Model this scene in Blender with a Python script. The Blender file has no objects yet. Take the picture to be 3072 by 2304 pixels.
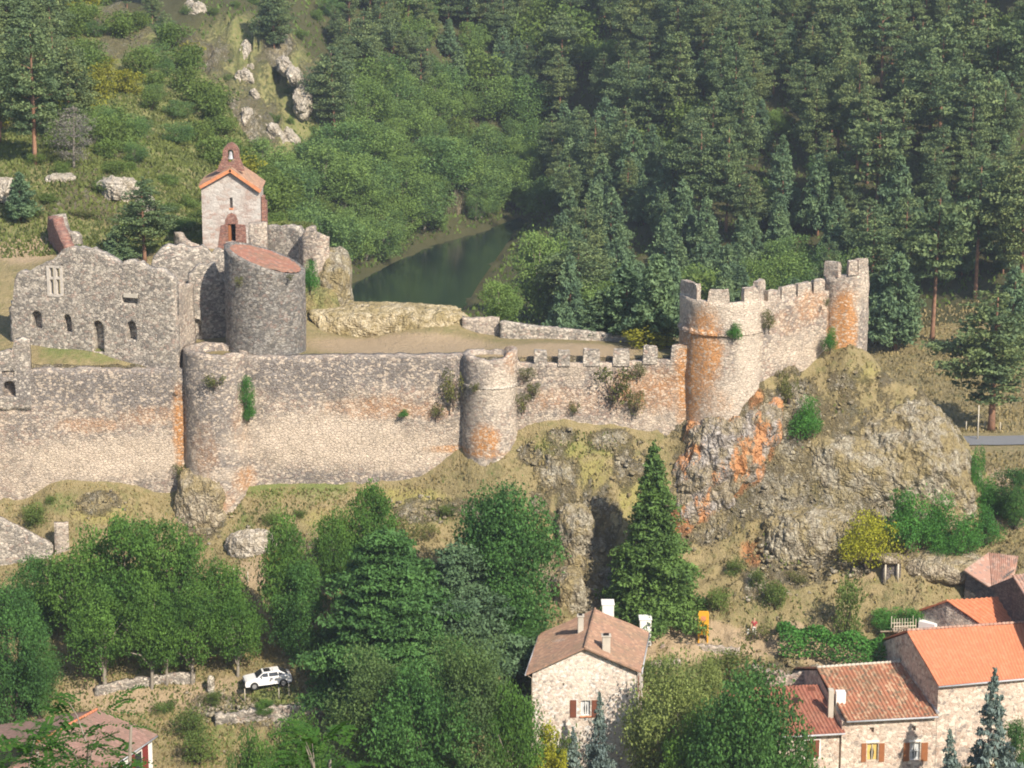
import bpy, bmesh, math, random
import numpy as np
from mathutils import Vector, Matrix

S = bpy.context.scene
COL = S.collection
R = math.radians
random.seed(7)
rng = np.random.default_rng(11)

# ------------------------------------------------------------------ camera
F = 2500.0
PITCH = 12.6
CY, CZ = -245.0, 54.4
cp, sp = math.cos(R(PITCH)), math.sin(R(PITCH))
cam_d = bpy.data.cameras.new('camera')
cam = bpy.data.objects.new('camera', cam_d)
COL.objects.link(cam)
cam.location = (0, CY, CZ)
cam.rotation_euler = (R(90 - PITCH), 0, 0)
cam_d.sensor_width = 36.0
cam_d.lens = F * 36.0 / 1024.0
cam_d.clip_start = 1.0
cam_d.clip_end = 3000.0
S.camera = cam

# ------------------------------------------------------------------ light
SUN_AZ, SUN_EL = 34.0, 39.0      # degrees to the right of the line from the scene back to the camera
sd = Vector((math.sin(R(SUN_AZ)) * math.cos(R(SUN_EL)), -math.cos(R(SUN_AZ)) * math.cos(R(SUN_EL)), math.sin(R(SUN_EL))))
w = bpy.data.worlds.new('World'); S.world = w; w.use_nodes = True
nt = w.node_tree
bg = nt.nodes['Background']
sky = nt.nodes.new('ShaderNodeTexSky'); sky.sky_type = 'NISHITA'; sky.sun_disc = False
sky.sun_elevation = R(SUN_EL)
sky.sun_rotation = math.atan2(sd.x, sd.y)
nt.links.new(sky.outputs[0], bg.inputs[0]); bg.inputs[1].default_value = 0.125
sl = bpy.data.lights.new('sun', 'SUN'); sl.energy = 5.0; sl.angle = R(0.6); sl.color = (1.0, 0.89, 0.74)
so = bpy.data.objects.new('sun', sl); COL.objects.link(so)
so.rotation_euler = sd.to_track_quat('Z', 'Y').to_euler()
S.view_settings.view_transform = 'Standard'
S.view_settings.look = 'None'
S.view_settings.exposure = 0.60
S.view_settings.gamma = 1.0
S.render.engine = 'CYCLES'
S.cycles.max_bounces = 5
S.cycles.diffuse_bounces = 3
S.cycles.transmission_bounces = 3
S.cycles.use_denoising = True
S.cycles.pixel_filter_type = 'BLACKMAN_HARRIS'; S.cycles.filter_width = 1.9

# ------------------------------------------------------------------ pixel helpers (a way of reading positions off the survey photo)
def ray(px, py):
    u = px - 512.0; v = py - 384.0
    return Vector((u, F * cp - v * sp, -(F * sp + v * cp)))
def PY(px, py, Y):
    d = ray(px, py); t = (Y - CY) / d.y
    return Vector((d.x * t, Y, CZ + d.z * t))
def PZ(px, py, z):
    d = ray(px, py); t = (z - CZ) / d.z
    return Vector((d.x * t, CY + d.y * t, z))
def proj(X, Y, Z):
    y = Y - CY; z = Z - CZ
    depth = y * cp - z * sp
    up = y * sp + z * cp
    return 512 + F * X / depth, 384 - F * up / depth

# ------------------------------------------------------------------ numpy noise
def _hash(ix, iy, iz, seed):
    n = (ix * 374761393 + iy * 668265263 + iz * 2147483647 % 1274126177 + seed * 974711) & 0xffffffff
    n = (n ^ (n >> 13)) * 1274126177 & 0xffffffff
    n = (n ^ (n >> 16)) & 0xffffff
    return n / float(0xffffff)
def vnoise(x, y, z=None, seed=0):
    x = np.asarray(x, float); y = np.asarray(y, float)
    z = np.zeros_like(x) if z is None else np.asarray(z, float)
    ix = np.floor(x).astype(np.int64); iy = np.floor(y).astype(np.int64); iz = np.floor(z).astype(np.int64)
    fx, fy, fz = x - ix, y - iy, z - iz
    fx = fx * fx * (3 - 2 * fx); fy = fy * fy * (3 - 2 * fy); fz = fz * fz * (3 - 2 * fz)
    iz = iz * 7919
    r = 0
    for a in (0, 1):
        for b in (0, 1):
            for c in (0, 1):
                wgt = (fx if a else 1 - fx) * (fy if b else 1 - fy) * (fz if c else 1 - fz)
                r = r + wgt * _hash(ix + a, iy + b, iz + c * 7919, seed)
    return r * 2 - 1
def fbm(x, y, z=None, seed=0, oct=4, gain=.5):
    s = 0; a = 1.0; n = 0
    for k in range(oct):
        s = s + a * vnoise(x * 2**k, y * 2**k, None if z is None else z * 2**k, seed + k * 17); n += a; a *= gain
    return s / n
def sstep(x): 
    x = np.clip(x, 0, 1); return x * x * (3 - 2 * x)

# ------------------------------------------------------------------ mesh helpers
def tag(o, label=None, cat=None, group=None, kind=None):
    if label: o['label'] = label
    if cat: o['category'] = cat
    if group: o['group'] = group
    if kind: o['kind'] = kind
    return o
def link(name, me, mat=None, parent=None, smooth=False):
    o = bpy.data.objects.new(name, me); COL.objects.link(o)
    if mat is not None and not me.materials: me.materials.append(mat)
    if parent is not None: o.parent = parent
    if smooth: me.polygons.foreach_set('use_smooth', np.ones(len(me.polygons), bool))
    return o
def empty(name, loc=(0, 0, 0), rz=0, s=1.0):
    o = bpy.data.objects.new(name, None); COL.objects.link(o)
    o.location = loc; o.rotation_euler = (0, 0, rz); o.scale = (s, s, s); o.empty_display_size = .3
    return o
def npmesh(name, V, Q):
    """V (n,3), Q (m,4) or (m,3)"""
    me = bpy.data.meshes.new(name)
    V = np.asarray(V, np.float32); Q = np.asarray(Q, np.int32)
    k = Q.shape[1]
    me.vertices.add(len(V)); me.vertices.foreach_set('co', V.ravel())
    me.loops.add(Q.size); me.loops.foreach_set('vertex_index', Q.ravel())
    me.polygons.add(len(Q))
    me.polygons.foreach_set('loop_start', np.arange(0, Q.size, k, dtype=np.int32))
    me.update(calc_edges=True)
    return me
class MB:
    def __init__(s): s.v = []; s.f = []
    def add(s, vs, fs):
        n = len(s.v); s.v += [tuple(p) for p in vs]; s.f += [tuple(i + n for i in f) for f in fs]; return s
    def box(s, x0, x1, y0, y1, z0, z1):
        return s.add([(x0,y0,z0),(x1,y0,z0),(x1,y1,z0),(x0,y1,z0),(x0,y0,z1),(x1,y0,z1),(x1,y1,z1),(x0,y1,z1)],
                     [(3,2,1,0),(4,5,6,7),(0,1,5,4),(1,2,6,5),(2,3,7,6),(3,0,4,7)])
    def hexa(s, a):   # 4 bottom, 4 top, ccw seen from above
        return s.add(a, [(3,2,1,0),(4,5,6,7),(0,1,5,4),(1,2,6,5),(2,3,7,6),(3,0,4,7)])
    def prism(s, poly, d):   # poly list of Vector ccw seen from -d side outwards; extruded by d
        n = len(poly); d = Vector(d)
        vs = [Vector(p) for p in poly] + [Vector(p) + d for p in poly]
        fs = [tuple(range(n)), tuple(range(2*n-1, n-1, -1))] + [(i, i + n, (i+1) % n + n, (i+1) % n) for i in range(n)]
        return s.add(vs, fs)
    def tube(s, pts, rad, n=8, cap=True):
        pts = [Vector(p) for p in pts]
        if not hasattr(rad, '__len__'): rad = [rad] * len(pts)
        base = len(s.v); 
        for i, p in enumerate(pts):
            t = (pts[min(i+1, len(pts)-1)] - pts[max(i-1, 0)]).normalized()
            a = t.orthogonal().normalized() if i == 0 else (a - t * a.dot(t)).normalized()
            b = t.cross(a)
            for k in range(n):
                an = 2 * math.pi * k / n
                s.v.append(tuple(p + (a * math.cos(an) + b * math.sin(an)) * rad[i]))
        for i in range(len(pts) - 1):
            for k in range(n):
                k2 = (k + 1) % n
                s.f.append((base+i*n+k, base+i*n+k2, base+(i+1)*n+k2, base+(i+1)*n+k))
        if cap:
            s.f.append(tuple(base + k for k in range(n-1, -1, -1)))
            s.f.append(tuple(base + (len(pts)-1)*n + k for k in range(n)))
        return s
    def mesh(s, name):
        me = bpy.data.meshes.new(name); me.from_pydata(s.v, [], s.f); me.update()
        return me
    def build(s, name, mat, parent=None, smooth=False, bevel=0, fix=True):
        me = s.mesh(name)
        if fix or bevel:
            bm = bmesh.new(); bm.from_mesh(me)
            bmesh.ops.recalc_face_normals(bm, faces=bm.faces)
            if bevel: bmesh.ops.bevel(bm, geom=list(bm.edges), offset=bevel, segments=1, affect='EDGES')
            bm.to_mesh(me); bm.free()
        return link(name, me, mat, parent, smooth)
def cutout(o, cutters):
    """boolean-difference the MB cutters from o, baked into the mesh"""
    cm = MB()
    for c in cutters: cm.add(c.v, c.f)
    me = cm.mesh('cut')
    bm = bmesh.new(); bm.from_mesh(me); bmesh.ops.recalc_face_normals(bm, faces=bm.faces); bm.to_mesh(me); bm.free()
    co = bpy.data.objects.new('cut', me); COL.objects.link(co)
    co.matrix_world = o.matrix_world
    md = o.modifiers.new('b', 'BOOLEAN'); md.operation = 'DIFFERENCE'; md.object = co; md.solver = 'EXACT'; md.use_self = True
    dg = bpy.context.evaluated_depsgraph_get(); dg.update()
    new = bpy.data.meshes.new_from_object(o.evaluated_get(dg))
    old = o.data; o.modifiers.clear(); o.data = new; bpy.data.meshes.remove(old)
    bpy.data.objects.remove(co)
def arch_poly(x0, x1, z0, z1, y, n=8):
    """arched outline in the XZ plane at y (round head)"""
    r = (x1 - x0) / 2; cx = (x0 + x1) / 2
    pts = [Vector((x0, y, z0)), Vector((x1, y, z0))]
    for k in range(n + 1):
        a = math.pi * k / n
        pts.append(Vector((cx + r * math.cos(a), y, z1 - r + r * math.sin(a))))
    return pts

# ------------------------------------------------------------------ materials
class NT:
    def __init__(s, name):
        s.m = bpy.data.materials.new(name); s.m.use_nodes = True
        s.t = s.m.node_tree; s.b = s.t.nodes['Principled BSDF']
        s.out = s.t.nodes['Material Output']
        s.b.inputs['Specular IOR Level'].default_value = 0.25
        s.b.inputs['Roughness'].default_value = 0.9
    def n(s, typ, props=None, **ins):
        nd = s.t.nodes.new('ShaderNode' + typ)
        for k, v in (props or {}).items(): setattr(nd, k, v)
        for k, v in ins.items():
            key = int(k[1:]) if k[0] == 'i' and k[1:].isdigit() else k.replace('_', ' ')
            s.set(nd.inputs[key], v)
        return nd
    def set(s, inp, v):
        if isinstance(v, bpy.types.NodeSocket): s.t.links.new(v, inp)
        elif isinstance(v, bpy.types.Node): s.t.links.new(v.outputs[0], inp)
        else:
            if isinstance(v, (tuple, list)) and len(v) == 3 and inp.type == 'RGBA': v = (*v, 1)
            inp.default_value = v
    def pos(s, scale=(1, 1, 1), obj=False):
        if obj: src = s.n('TexCoord').outputs['Object']
        else: src = s.n('NewGeometry').outputs['Position']
        return s.n('VectorMath', {'operation': 'MULTIPLY'}, i0=src, i1=scale).outputs[0]
    def noise(s, vec, scale, detail=4, rough=.55, out='Fac'):
        return s.n('TexNoise', Vector=vec, Scale=scale, Detail=detail, Roughness=rough).outputs[out]
    def ramp(s, fac, stops, interp='LINEAR'):
        nd = s.n('ValToRGB', Fac=fac); cr = nd.color_ramp; cr.interpolation = interp
        while len(cr.elements) < len(stops): cr.elements.new(.5)
        for e, (p, c) in zip(cr.elements, stops):
            e.position = p; e.color = (c, c, c, 1) if not hasattr(c, '__len__') else (*c, 1)
        return nd.outputs[0]
    def mix(s, fac, a, b, mode='MIX'):
        nd = s.t.nodes.new('ShaderNodeMix'); nd.data_type = 'RGBA'; nd.blend_type = mode
        s.set(nd.inputs[0], fac); s.set(nd.inputs[6], a); s.set(nd.inputs[7], b)
        return nd.outputs[2]
    def math(s, op, a, b=0.0, clamp=False):
        return s.n('Math', {'operation': op, 'use_clamp': clamp}, i0=a, i1=b).outputs[0]
    def attr(s, name):
        return s.n('Attribute', {'attribute_name': name})
    def bump(s, h, strength=.5, dist=.1):
        nd = s.n('Bump', Strength=strength, Distance=dist, Height=h); s.set(s.b.inputs['Normal'], nd.outputs[0])
    def col(s, c): s.set(s.b.inputs['Base Color'], c); return s

def M_plain(name, col, rough=.7, var=.15, scale=1.5, spec=.3, metal=0):
    t = NT(name); p = t.pos()
    n = t.noise(p, scale, 5)
    n2 = t.noise(p, scale * 9, 3)
    c = t.mix(t.ramp(n, [(.3, 0), (.7, 1)]), tuple(x * (1 - var) for x in col), tuple(min(1, x * (1 + var)) for x in col))
    c = t.mix(t.math('MULTIPLY', n2, .3), c, tuple(x * (1 - 2*var) for x in col))
    t.col(c); t.b.inputs['Roughness'].default_value = rough
    t.b.inputs['Specular IOR Level'].default_value = spec; t.b.inputs['Metallic'].default_value = metal
    return t.m

def M_stone(name, stones, mortar, scale=2.6, cream=(.52, .40, .29), creamy=.5, dark=(.13, .12, .115), masks=True,
            orange=(.46, .215, .07), zs=1.5, bump=.8, weather=.5, mort=.06, speck=.62):
    """rubble masonry: stones of several colours in lime mortar, with weathering patches and lichen from the 'm' attribute"""
    t = NT(name)
    p = t.pos()
    d = t.noise(p, 1.3, 3, out='Color')
    pd = t.n('VectorMath', {'operation': 'MULTIPLY_ADD'}, i0=d, i1=(.35, .35, .25), i2=p).outputs[0]
    ps = t.n('VectorMath', {'operation': 'MULTIPLY'}, i0=pd, i1=(1, 1, zs)).outputs[0]
    v = t.n('TexVoronoi', {'feature': 'F1'}, Vector=ps, Scale=scale)
    ve = t.n('TexVoronoi', {'feature': 'DISTANCE_TO_EDGE'}, Vector=ps, Scale=scale)
    sep = t.n('SeparateColor', Color=v.outputs['Color'])
    rnd = sep.outputs[0]
    n = len(stones)
    c = t.ramp(rnd, [(i / n, s_) for i, s_ in enumerate(stones)], 'CONSTANT')
    # broad areas where light lime render still covers the stones
    big = t.noise(p, .30, 6, .65)
    cm = t.ramp(t.math('ADD', t.math('MULTIPLY', t.math('SUBTRACT', big, .5), 2.2), t.math('ADD', t.math('MULTIPLY', t.math('SUBTRACT', t.noise(p, 3, 4), .5), 1.3), creamy)), [(.38, 0), (.80, .72)])
    c = t.mix(cm, c, cream)
    mm = t.ramp(ve.outputs['Distance'], [(0, 1), (mort, 0)])
    c = t.mix(t.math('MULTIPLY', mm, .7), c, mortar)
    # fine mottling
    fine = t.noise(p, 7, 5, .65)
    c = t.mix(t.ramp(fine, [(.3, .0), (.75, .55)]), c, tuple(x * .55 for x in cream))
    wt = t.ramp(t.noise(t.pos((1, 1, .45)), .55, 5, .65), [(.42, 0), (.68, weather)])
    c = t.mix(wt, c, dark)
    if masks:
        a = t.attr('m'); sa = t.n('SeparateColor', Color=a.outputs['Color'])
        nn = t.noise(t.pos((1, 1, .7)), 1.1, 6, .65)
        nf = t.noise(p, 5, 4, .6)
        jit = t.math('ADD', t.math('MULTIPLY', t.math('SUBTRACT', nn, .5), 1.8), t.math('MULTIPLY', t.math('SUBTRACT', nf, .5), 1.2))
        def mk(ch, lo, hi, top):
            return t.ramp(t.math('MULTIPLY', sa.outputs[ch], t.math('ADD', jit, 1.0)), [(lo, 0), (hi, top)])
        c = t.mix(mk(1, .28, .8, .8), c, t.mix(rnd, dark, tuple(x * 1.9 for x in dark)))
        c = t.mix(mk(2, .22, .8, .8), c, t.mix(fine, tuple(x * 1.35 for x in cream), tuple(x * .8 for x in cream)))
        c = t.mix(mk(0, .3, 1.15, .9), c, t.mix(t.ramp(nf, [(.35, 0), (.65, 1)]), orange, tuple(min(1, x * 1.3) for x in orange)))
    # pale lichen crusts and dark gaps between the stones
    sp1 = t.noise(t.pos((1, 1, .8)), 4.2, 3, .6)
    sp2 = t.n('SeparateColor', Color=t.n('TexVoronoi', {'feature': 'F1'}, Vector=ps, Scale=scale * 1.15).outputs['Color']).outputs[1]
    c = t.mix(t.math('MULTIPLY', t.ramp(sp2, [(.80, 0), (.83, 1)]), speck), c, tuple(min(.75, x * 1.25) for x in cream))
    c = t.mix(t.math('MULTIPLY', t.ramp(sp1, [(.56, 0), (.64, 1)]), speck), c, tuple(x * .42 for x in cream))
    c = t.mix(t.math('MULTIPLY', t.ramp(sp1, [(.34, 1), (.42, 0)]), speck), c, tuple(min(.8, x * 1.15) for x in cream))
    t.col(c)
    h = t.math('ADD', t.ramp(ve.outputs['Distance'], [(0, 0), (.12, 1)]), t.math('MULTIPLY', fine, .8))
    t.bump(h, bump, .08)
    return t.m

def M_leaf(name, c1, c2, trans=.3, var=.5, rough=.6, nscale=.6):
    t = NT(name)
    oi = t.n('ObjectInfo'); p = t.pos()
    c = t.mix(oi.outputs['Random'], c1, c2)
    nz = t.noise(p, nscale, 3)
    c = t.mix(t.ramp(nz, [(.3, 0), (.7, 1)]), c, tuple((a + b) / 2 * (1 + var * .6) for a, b in zip(c1, c2)))
    nl = t.noise(p, .28, 3)
    c = t.mix(t.ramp(nl, [(.42, 0), (.6, .75)]), c, tuple(x * k for x, k in zip(c1, (.62, .66, .8))))
    n2 = t.n('TexWhiteNoise', Vector=t.n('VectorMath', {'operation': 'SNAP'}, i0=p, i1=(.3, .3, .3)).outputs[0])
    c = t.mix(t.math('MULTIPLY', n2.outputs[0], var), c, tuple(x * .45 for x in c1))
    t.col(c); t.b.inputs['Roughness'].default_value = rough
    t.b.inputs['Specular IOR Level'].default_value = .15
    tr = t.n('BsdfTranslucent', Color=t.mix(.25, c, (.3, .4, .05)))
    ms = t.n('MixShader', Fac=trans)
    t.t.links.new(t.b.outputs[0], ms.inputs[1]); t.t.links.new(tr.outputs[0], ms.inputs[2])
    t.t.links.new(ms.outputs[0], t.out.inputs[0])
    return t.m

def M_tiles(name, base, light, dark, amt=.5, moss=(.16, .15, .09), mossy=.3):
    t = NT(name); p = t.pos()
    v = t.n('TexVoronoi', {'feature': 'F1'}, Vector=p, Scale=3.2)
    r = t.n('SeparateColor', Color=v.outputs['Color']).outputs[0]
    c = t.ramp(r, [(0, base), (.4, light), (.62, base), (.85, dark)], 'CONSTANT')
    c = t.mix(1 - amt, c, base)
    c = t.mix(t.ramp(t.noise(p, .5, 6, .65), [(.42, 0), (.72, mossy)]), c, moss)
    c = t.mix(t.ramp(t.noise(p, 6, 4), [(.4, 0), (.8, .4)]), c, dark)
    t.col(c); t.bump(t.noise(p, 9, 4), .4, .05)
    return t.m

PINK = [(.39,.30,.25),(.26,.235,.22),(.53,.46,.385),(.34,.235,.195),(.46,.405,.345),(.21,.19,.18),(.58,.50,.42),(.39,.335,.295)]
GREY = [(.33,.30,.26),(.20,.185,.17),(.45,.40,.34),(.40,.29,.24),(.28,.26,.23),(.55,.49,.41),(.16,.15,.14),(.36,.31,.27)]
MT = {}
MT['wall'] = M_stone('castle_masonry', PINK, (.34,.28,.22), 2.8, cream=(.545,.455,.36), creamy=.38, weather=.6)
MT['wall_pale'] = M_stone('pale_masonry', PINK, (.5,.41,.32), 3.0, cream=(.54,.465,.38), creamy=.5, weather=.35)
MT['wall_grey'] = M_stone('grey_masonry', GREY, (.36,.32,.26), 2.9, cream=(.58,.52,.44), creamy=.34, weather=.5)
MT['keep'] = M_stone('keep_masonry', [tuple(x*.62 for x in c) for c in GREY], (.2,.19,.175), 2.9, cream=(.30,.285,.26), creamy=.2, weather=.5, dark=(.105,.105,.105))
MT['render'] = M_stone('chapel_render', [(.55,.51,.47),(.48,.44,.41),(.42,.30,.25)], (.5,.46,.43), 1.8, cream=(.50,.475,.44), creamy=.62, weather=.6, bump=.4, dark=(.31,.215,.18), speck=.38)
MT['redstone'] = M_stone('red_basalt', [(.28,.13,.105),(.33,.17,.135),(.25,.13,.11),(.40,.25,.20)], (.38,.30,.26), 3.0, cream=(.35,.18,.13), creamy=.1, weather=.2, zs=2.2)
MT['house'] = M_stone('house_stone', [(.60,.50,.42),(.45,.34,.28),(.70,.60,.50),(.30,.26,.24),(.62,.50,.44),(.72,.63,.54)], (.74,.65,.56), 3.4, cream=(.78,.69,.59), creamy=.5, weather=.1, zs=1.2, mort=.14, masks=False, bump=.4)
MT['house2'] = M_stone('house_stone_b', [(.52,.42,.34),(.42,.29,.22),(.62,.50,.41),(.25,.21,.19),(.56,.41,.33),(.62,.52,.42)], (.64,.54,.45), 2.5, cream=(.66,.56,.47), creamy=.35, weather=.12, zs=1.2, mort=.15, masks=False, bump=.4)
MT['house3'] = M_stone('house_stone_c', [(.36,.33,.30),(.18,.17,.17),(.50,.45,.39),(.28,.25,.23),(.45,.36,.3)], (.50,.46,.40), 3.0, cream=(.5,.45,.38), creamy=.15, weather=.2, zs=1.2, mort=.12, masks=False)
MT['darkwall'] = M_stone('shaded_basalt', [(.15,.13,.12),(.1,.09,.09),(.2,.17,.15)], (.16,.14,.13), 3, cream=(.2,.18,.16), creamy=.1, masks=False)  # dark basalt; shade on the barn walls is put into its colour
MT['roof_orange'] = M_tiles('orange_tiles', (.52,.195,.10), (.58,.25,.14), (.45,.16,.09), .5, mossy=.12)
MT['roof_old'] = M_tiles('old_roman_tiles', (.40,.17,.10), (.52,.34,.22), (.22,.15,.10), .95, mossy=.55)
MT['roof_red'] = M_tiles('dark_red_tiles', (.31,.12,.08), (.37,.17,.115), (.24,.10,.07), .8, mossy=.25)
MT['roof_brown'] = M_tiles('brown_tiles', (.30,.18,.125), (.40,.25,.17), (.22,.15,.115), .9, mossy=.4)
MT['roof_pink'] = M_tiles('weathered_tiles', (.42,.24,.18), (.5,.34,.27), (.28,.2,.17), .9, mossy=.3)
MT['roof_dark'] = M_tiles('dark_brown_tiles', (.23,.14,.115), (.29,.18,.15), (.18,.12,.10), .8, mossy=.3)
MT['slope_tiles'] = M_tiles('keep_tiles', (.28,.13,.09), (.36,.19,.14), (.20,.13,.105), .9, mossy=.45)
MT['orange_edge'] = M_plain('orange_edge_tiles', (.62,.25,.12), .8, .3, 3)
MT['white'] = M_plain('white_paint', (.8,.8,.78), .5, .04)
MT['render_white'] = M_plain('white_render', (.78,.75,.70), .9, .08)
MT['render_pale'] = M_plain('cement', (.5,.46,.39), .9, .12)
MT['window_stone'] = M_plain('window_stone', (.56,.51,.45), .9, .2, 3)
MT['shutter'] = M_plain('brown_shutter_paint', (.17,.06,.035), .6, .15, 3)
MT['shutter_red'] = M_plain('red_shutter_paint', (.20,.035,.03), .6, .12, 3)
MT['shutter_ochre'] = M_plain('ochre_shutter_paint', (.30,.12,.05), .6, .12, 3)
MT['wood'] = M_plain('grey_wood', (.30,.25,.19), .9, .25, 4)
MT['wood_pale'] = M_plain('pale_wood', (.55,.50,.40), .9, .15, 4)
MT['zinc'] = M_plain('zinc', (.42,.43,.45), .5, .15, 2, .4)
MT['black'] = M_plain('black_rubber', (.02,.02,.02), .8, .2)
MT['dark'] = M_plain('dark_inside', (.015,.013,.012), .95, .2)
MT['yellow'] = M_plain('yellow_paint', (.72,.36,.03), .6, .12, 4)
MT['cream'] = M_plain('curtain_cloth', (.65,.48,.16), .8, .12, 3)
MT['sheer'] = M_plain('sheer_curtain', (.55,.57,.58), .8, .12, 3)
MT['bark_pine'] = M_plain('pine_bark', (.27,.15,.095), .95, .4, 1.2)
MT['bark_grey'] = M_plain('grey_bark', (.26,.23,.19), .95, .3, 2)
MT['bark_dark'] = M_plain('dark_bark', (.09,.07,.055), .95, .3, 2)
g = NT('window_glass'); g.col((.03,.035,.04)); g.b.inputs['Roughness'].default_value = .08; g.b.inputs['Specular IOR Level'].default_value = .6
MT['glass'] = g.m
g = NT('car_paint'); g.col(g.mix(g.noise(g.pos(), 2, 2), (.80,.80,.80), (.74,.74,.74))); g.b.inputs['Roughness'].default_value = .25; g.b.inputs['Specular IOR Level'].default_value = .5
MT['car'] = g.m
g = NT('hubcap'); g.col((.5,.5,.52)); g.b.inputs['Metallic'].default_value = .6; g.b.inputs['Roughness'].default_value = .35
MT['hub'] = g.m
# foliage
MT['pine'] = M_leaf('pine_needles', (.125,.200,.090), (.225,.250,.085), .18, .5)
MT['pine_blue'] = M_leaf('young_pine_needles', (.140,.230,.115), (.175,.240,.105), .18, .45)
MT['bank'] = M_leaf('bank_leaves', (.125,.235,.075), (.195,.275,.080), .3, .45)
MT['bank_light'] = M_leaf('light_bank_leaves', (.185,.29,.075), (.21,.31,.085), .3, .4)
MT['hillbush'] = M_leaf('hill_bush_leaves', (.160,.220,.050), (.110,.200,.055), .3, .5)
MT['yellowbush'] = M_leaf('broom_leaves', (.30,.29,.03), (.23,.25,.045), .3, .5)
MT['broad'] = M_leaf('broad_leaves', (.095,.215,.040), (.140,.245,.050), .3, .55)
MT['broad_dark'] = M_leaf('dark_leaves', (.075,.185,.045), (.090,.195,.050), .25, .55)
MT['dull'] = M_leaf('dull_leaves', (.115,.190,.060), (.130,.205,.065), .3, .5)
MT['cedar'] = M_leaf('cedar_needles', (.085,.190,.050), (.095,.20,.055), .18, .5)
MT['cedar_blue'] = M_leaf('blue_cedar_needles', (.115,.195,.095), (.11,.185,.090), .18, .5)
MT['spruce'] = M_leaf('spruce_needles', (.125,.225,.055), (.14,.235,.06), .2, .55)
MT['bluespruce'] = M_leaf('blue_spruce_needles', (.20,.27,.235), (.21,.27,.24), .15, .5)
MT['willow'] = M_leaf('willow_leaves', (.24,.30,.09), (.26,.32,.095), .3, .5)
MT['bright'] = M_leaf('bright_shrub_leaves', (.085,.260,.050), (.11,.28,.055), .35, .5)
MT['acid'] = M_leaf('yellow_shrub_leaves', (.44,.44,.04), (.40,.42,.05), .3, .45)
MT['dead'] = M_leaf('dead_twigs', (.20,.185,.16), (.22,.2,.17), .1, .4)
MT['weed'] = M_leaf('weeds', (.13,.15,.04), (.17,.165,.06), .25, .5)
MT['frond'] = M_leaf('frond_leaves', (.06,.150,.025), (.065,.160,.030), .35, .3)
MT['grass'] = M_leaf('dry_grass_blades', (.34,.27,.13), (.30,.25,.12), .25, .5, nscale=.25)
MT['grass_green'] = M_leaf('green_grass_blades', (.16,.19,.055), (.15,.18,.05), .25, .5, nscale=.25)

# ------------------------------------------------------------------ terrain
def tps(pts, lam=0.02):
    pts = np.asarray(pts, float); n = len(pts)
    xy = pts[:, :2] / 50.0; z = pts[:, 2]
    d = np.linalg.norm(xy[:, None] - xy[None], axis=2)
    K = np.where(d > 0, d * d * np.log(d + 1e-12), 0) + lam * .01 * np.eye(n)
    P = np.hstack([np.ones((n, 1)), xy])
    A = np.block([[K, P], [P.T, np.zeros((3, 3))]])
    sol = np.linalg.solve(A, np.concatenate([z, np.zeros(3)]))
    def f(X, Y):
        X = np.asarray(X, float); Y = np.asarray(Y, float); sh = X.shape
        q = np.stack([X.ravel(), Y.ravel()], 1) / 50.0
        out = np.empty(len(q))
        for i in range(0, len(q), 20000):
            b = q[i:i+20000]
            dd = np.linalg.norm(b[:, None] - xy[None], axis=2)
            out[i:i+20000] = np.where(dd > 0, dd * dd * np.log(dd + 1e-12), 0) @ sol[:n] + sol[n] + b @ sol[n+1:]
        return out.reshape(sh)
    return f
def pts_y(l): return [tuple(PY(*p)) for p in l]
def pts_z(l): return [tuple(PZ(*p)) for p in l]

front = pts_y([(-60,515,-.7),(0,507,-.7),(30,503,-.7),(50,489,-.7),(90,487,-.7),(133,492,-.7),(165,500,-.7),(200,502,-1.5),(245,494,-.7),(300,490,-.7),(350,491,-.7),
 (416,484,-.7),(440,480,-1.5),(475,480,-3),(505,461,-2.5),(524,438,-.7),(548,428,-.7),(590,433,-.7),(631,438,-.7),(667,447,-.7),(700,440,-1.5),(750,404,-1.5),(790,386,1.5),(825,368,3.5),(850,361,2),(870,360,4),
 (30,540,-5),(100,522,-4),(215,535,-3.5),(230,570,-8),(280,522,-4),(270,600,-12),(330,512,-3),(330,545,-7),(400,503,-3),(430,540,-7),(400,620,-15),(460,520,-4.5),(520,480,-3.5),(560,460,-2.5),(600,465,-3),(640,480,-3.5),
 (540,540,-6.5),(580,515,-5),(580,600,-10.5),(620,560,-8),(660,560,-8),(620,640,-16),(560,640,-17),
 (267,694,-24.2),(320,690,-24),(200,692,-22.5),(150,700,-23),(100,700,-22.5),(50,690,-21),(0,660,-18),(150,650,-18),(60,600,-12),(0,570,-8),
 (200,712,-24.6),(240,712,-25.4),(210,740,-27.5),(260,745,-28.5),(300,750,-29.5),(200,772,-32),(160,745,-28),(300,768,-31),(360,765,-31),(450,760,-31),(500,720,-27),(510,690,-22),(520,660,-19.5),
 (660,642,-15.5),(700,634,-14.5),(745,641,-15),(800,652,-17),(660,700,-22),(700,710,-24),(780,690,-21.5),(850,645,-17),(880,640,-16),
 (700,480,-2.5),(730,525,-5),(770,480,-3),(800,440,-1.5),(790,412,0),(830,400,1),(870,400,1.5),(900,378,3.5),(920,392,3),(937,412,3),(951,427,2.5),(962,448,2),(971,475,1),(974,512,-.5),(978,545,-4),
 (840,460,-2),(880,440,0),(900,480,-1.5),(930,470,0),(850,520,-5),(900,530,-4.5),(940,520,-3),(760,560,-8.5),(820,570,-9.5),(870,575,-10),(890,586,-11),(930,590,-11.5),(960,562,-8),(1000,568,-9),(1024,560,-9),(1060,560,-9),(1024,600,-12),(790,610,-13),(840,612,-13.5),(740,600,-12),(900,622,-14.5)])
front += [(X, Y, z) for X in (-70, -45, -20, 5, 30, 60) for Y, z in ((-41, -34.0), (-48, -36))]
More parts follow.
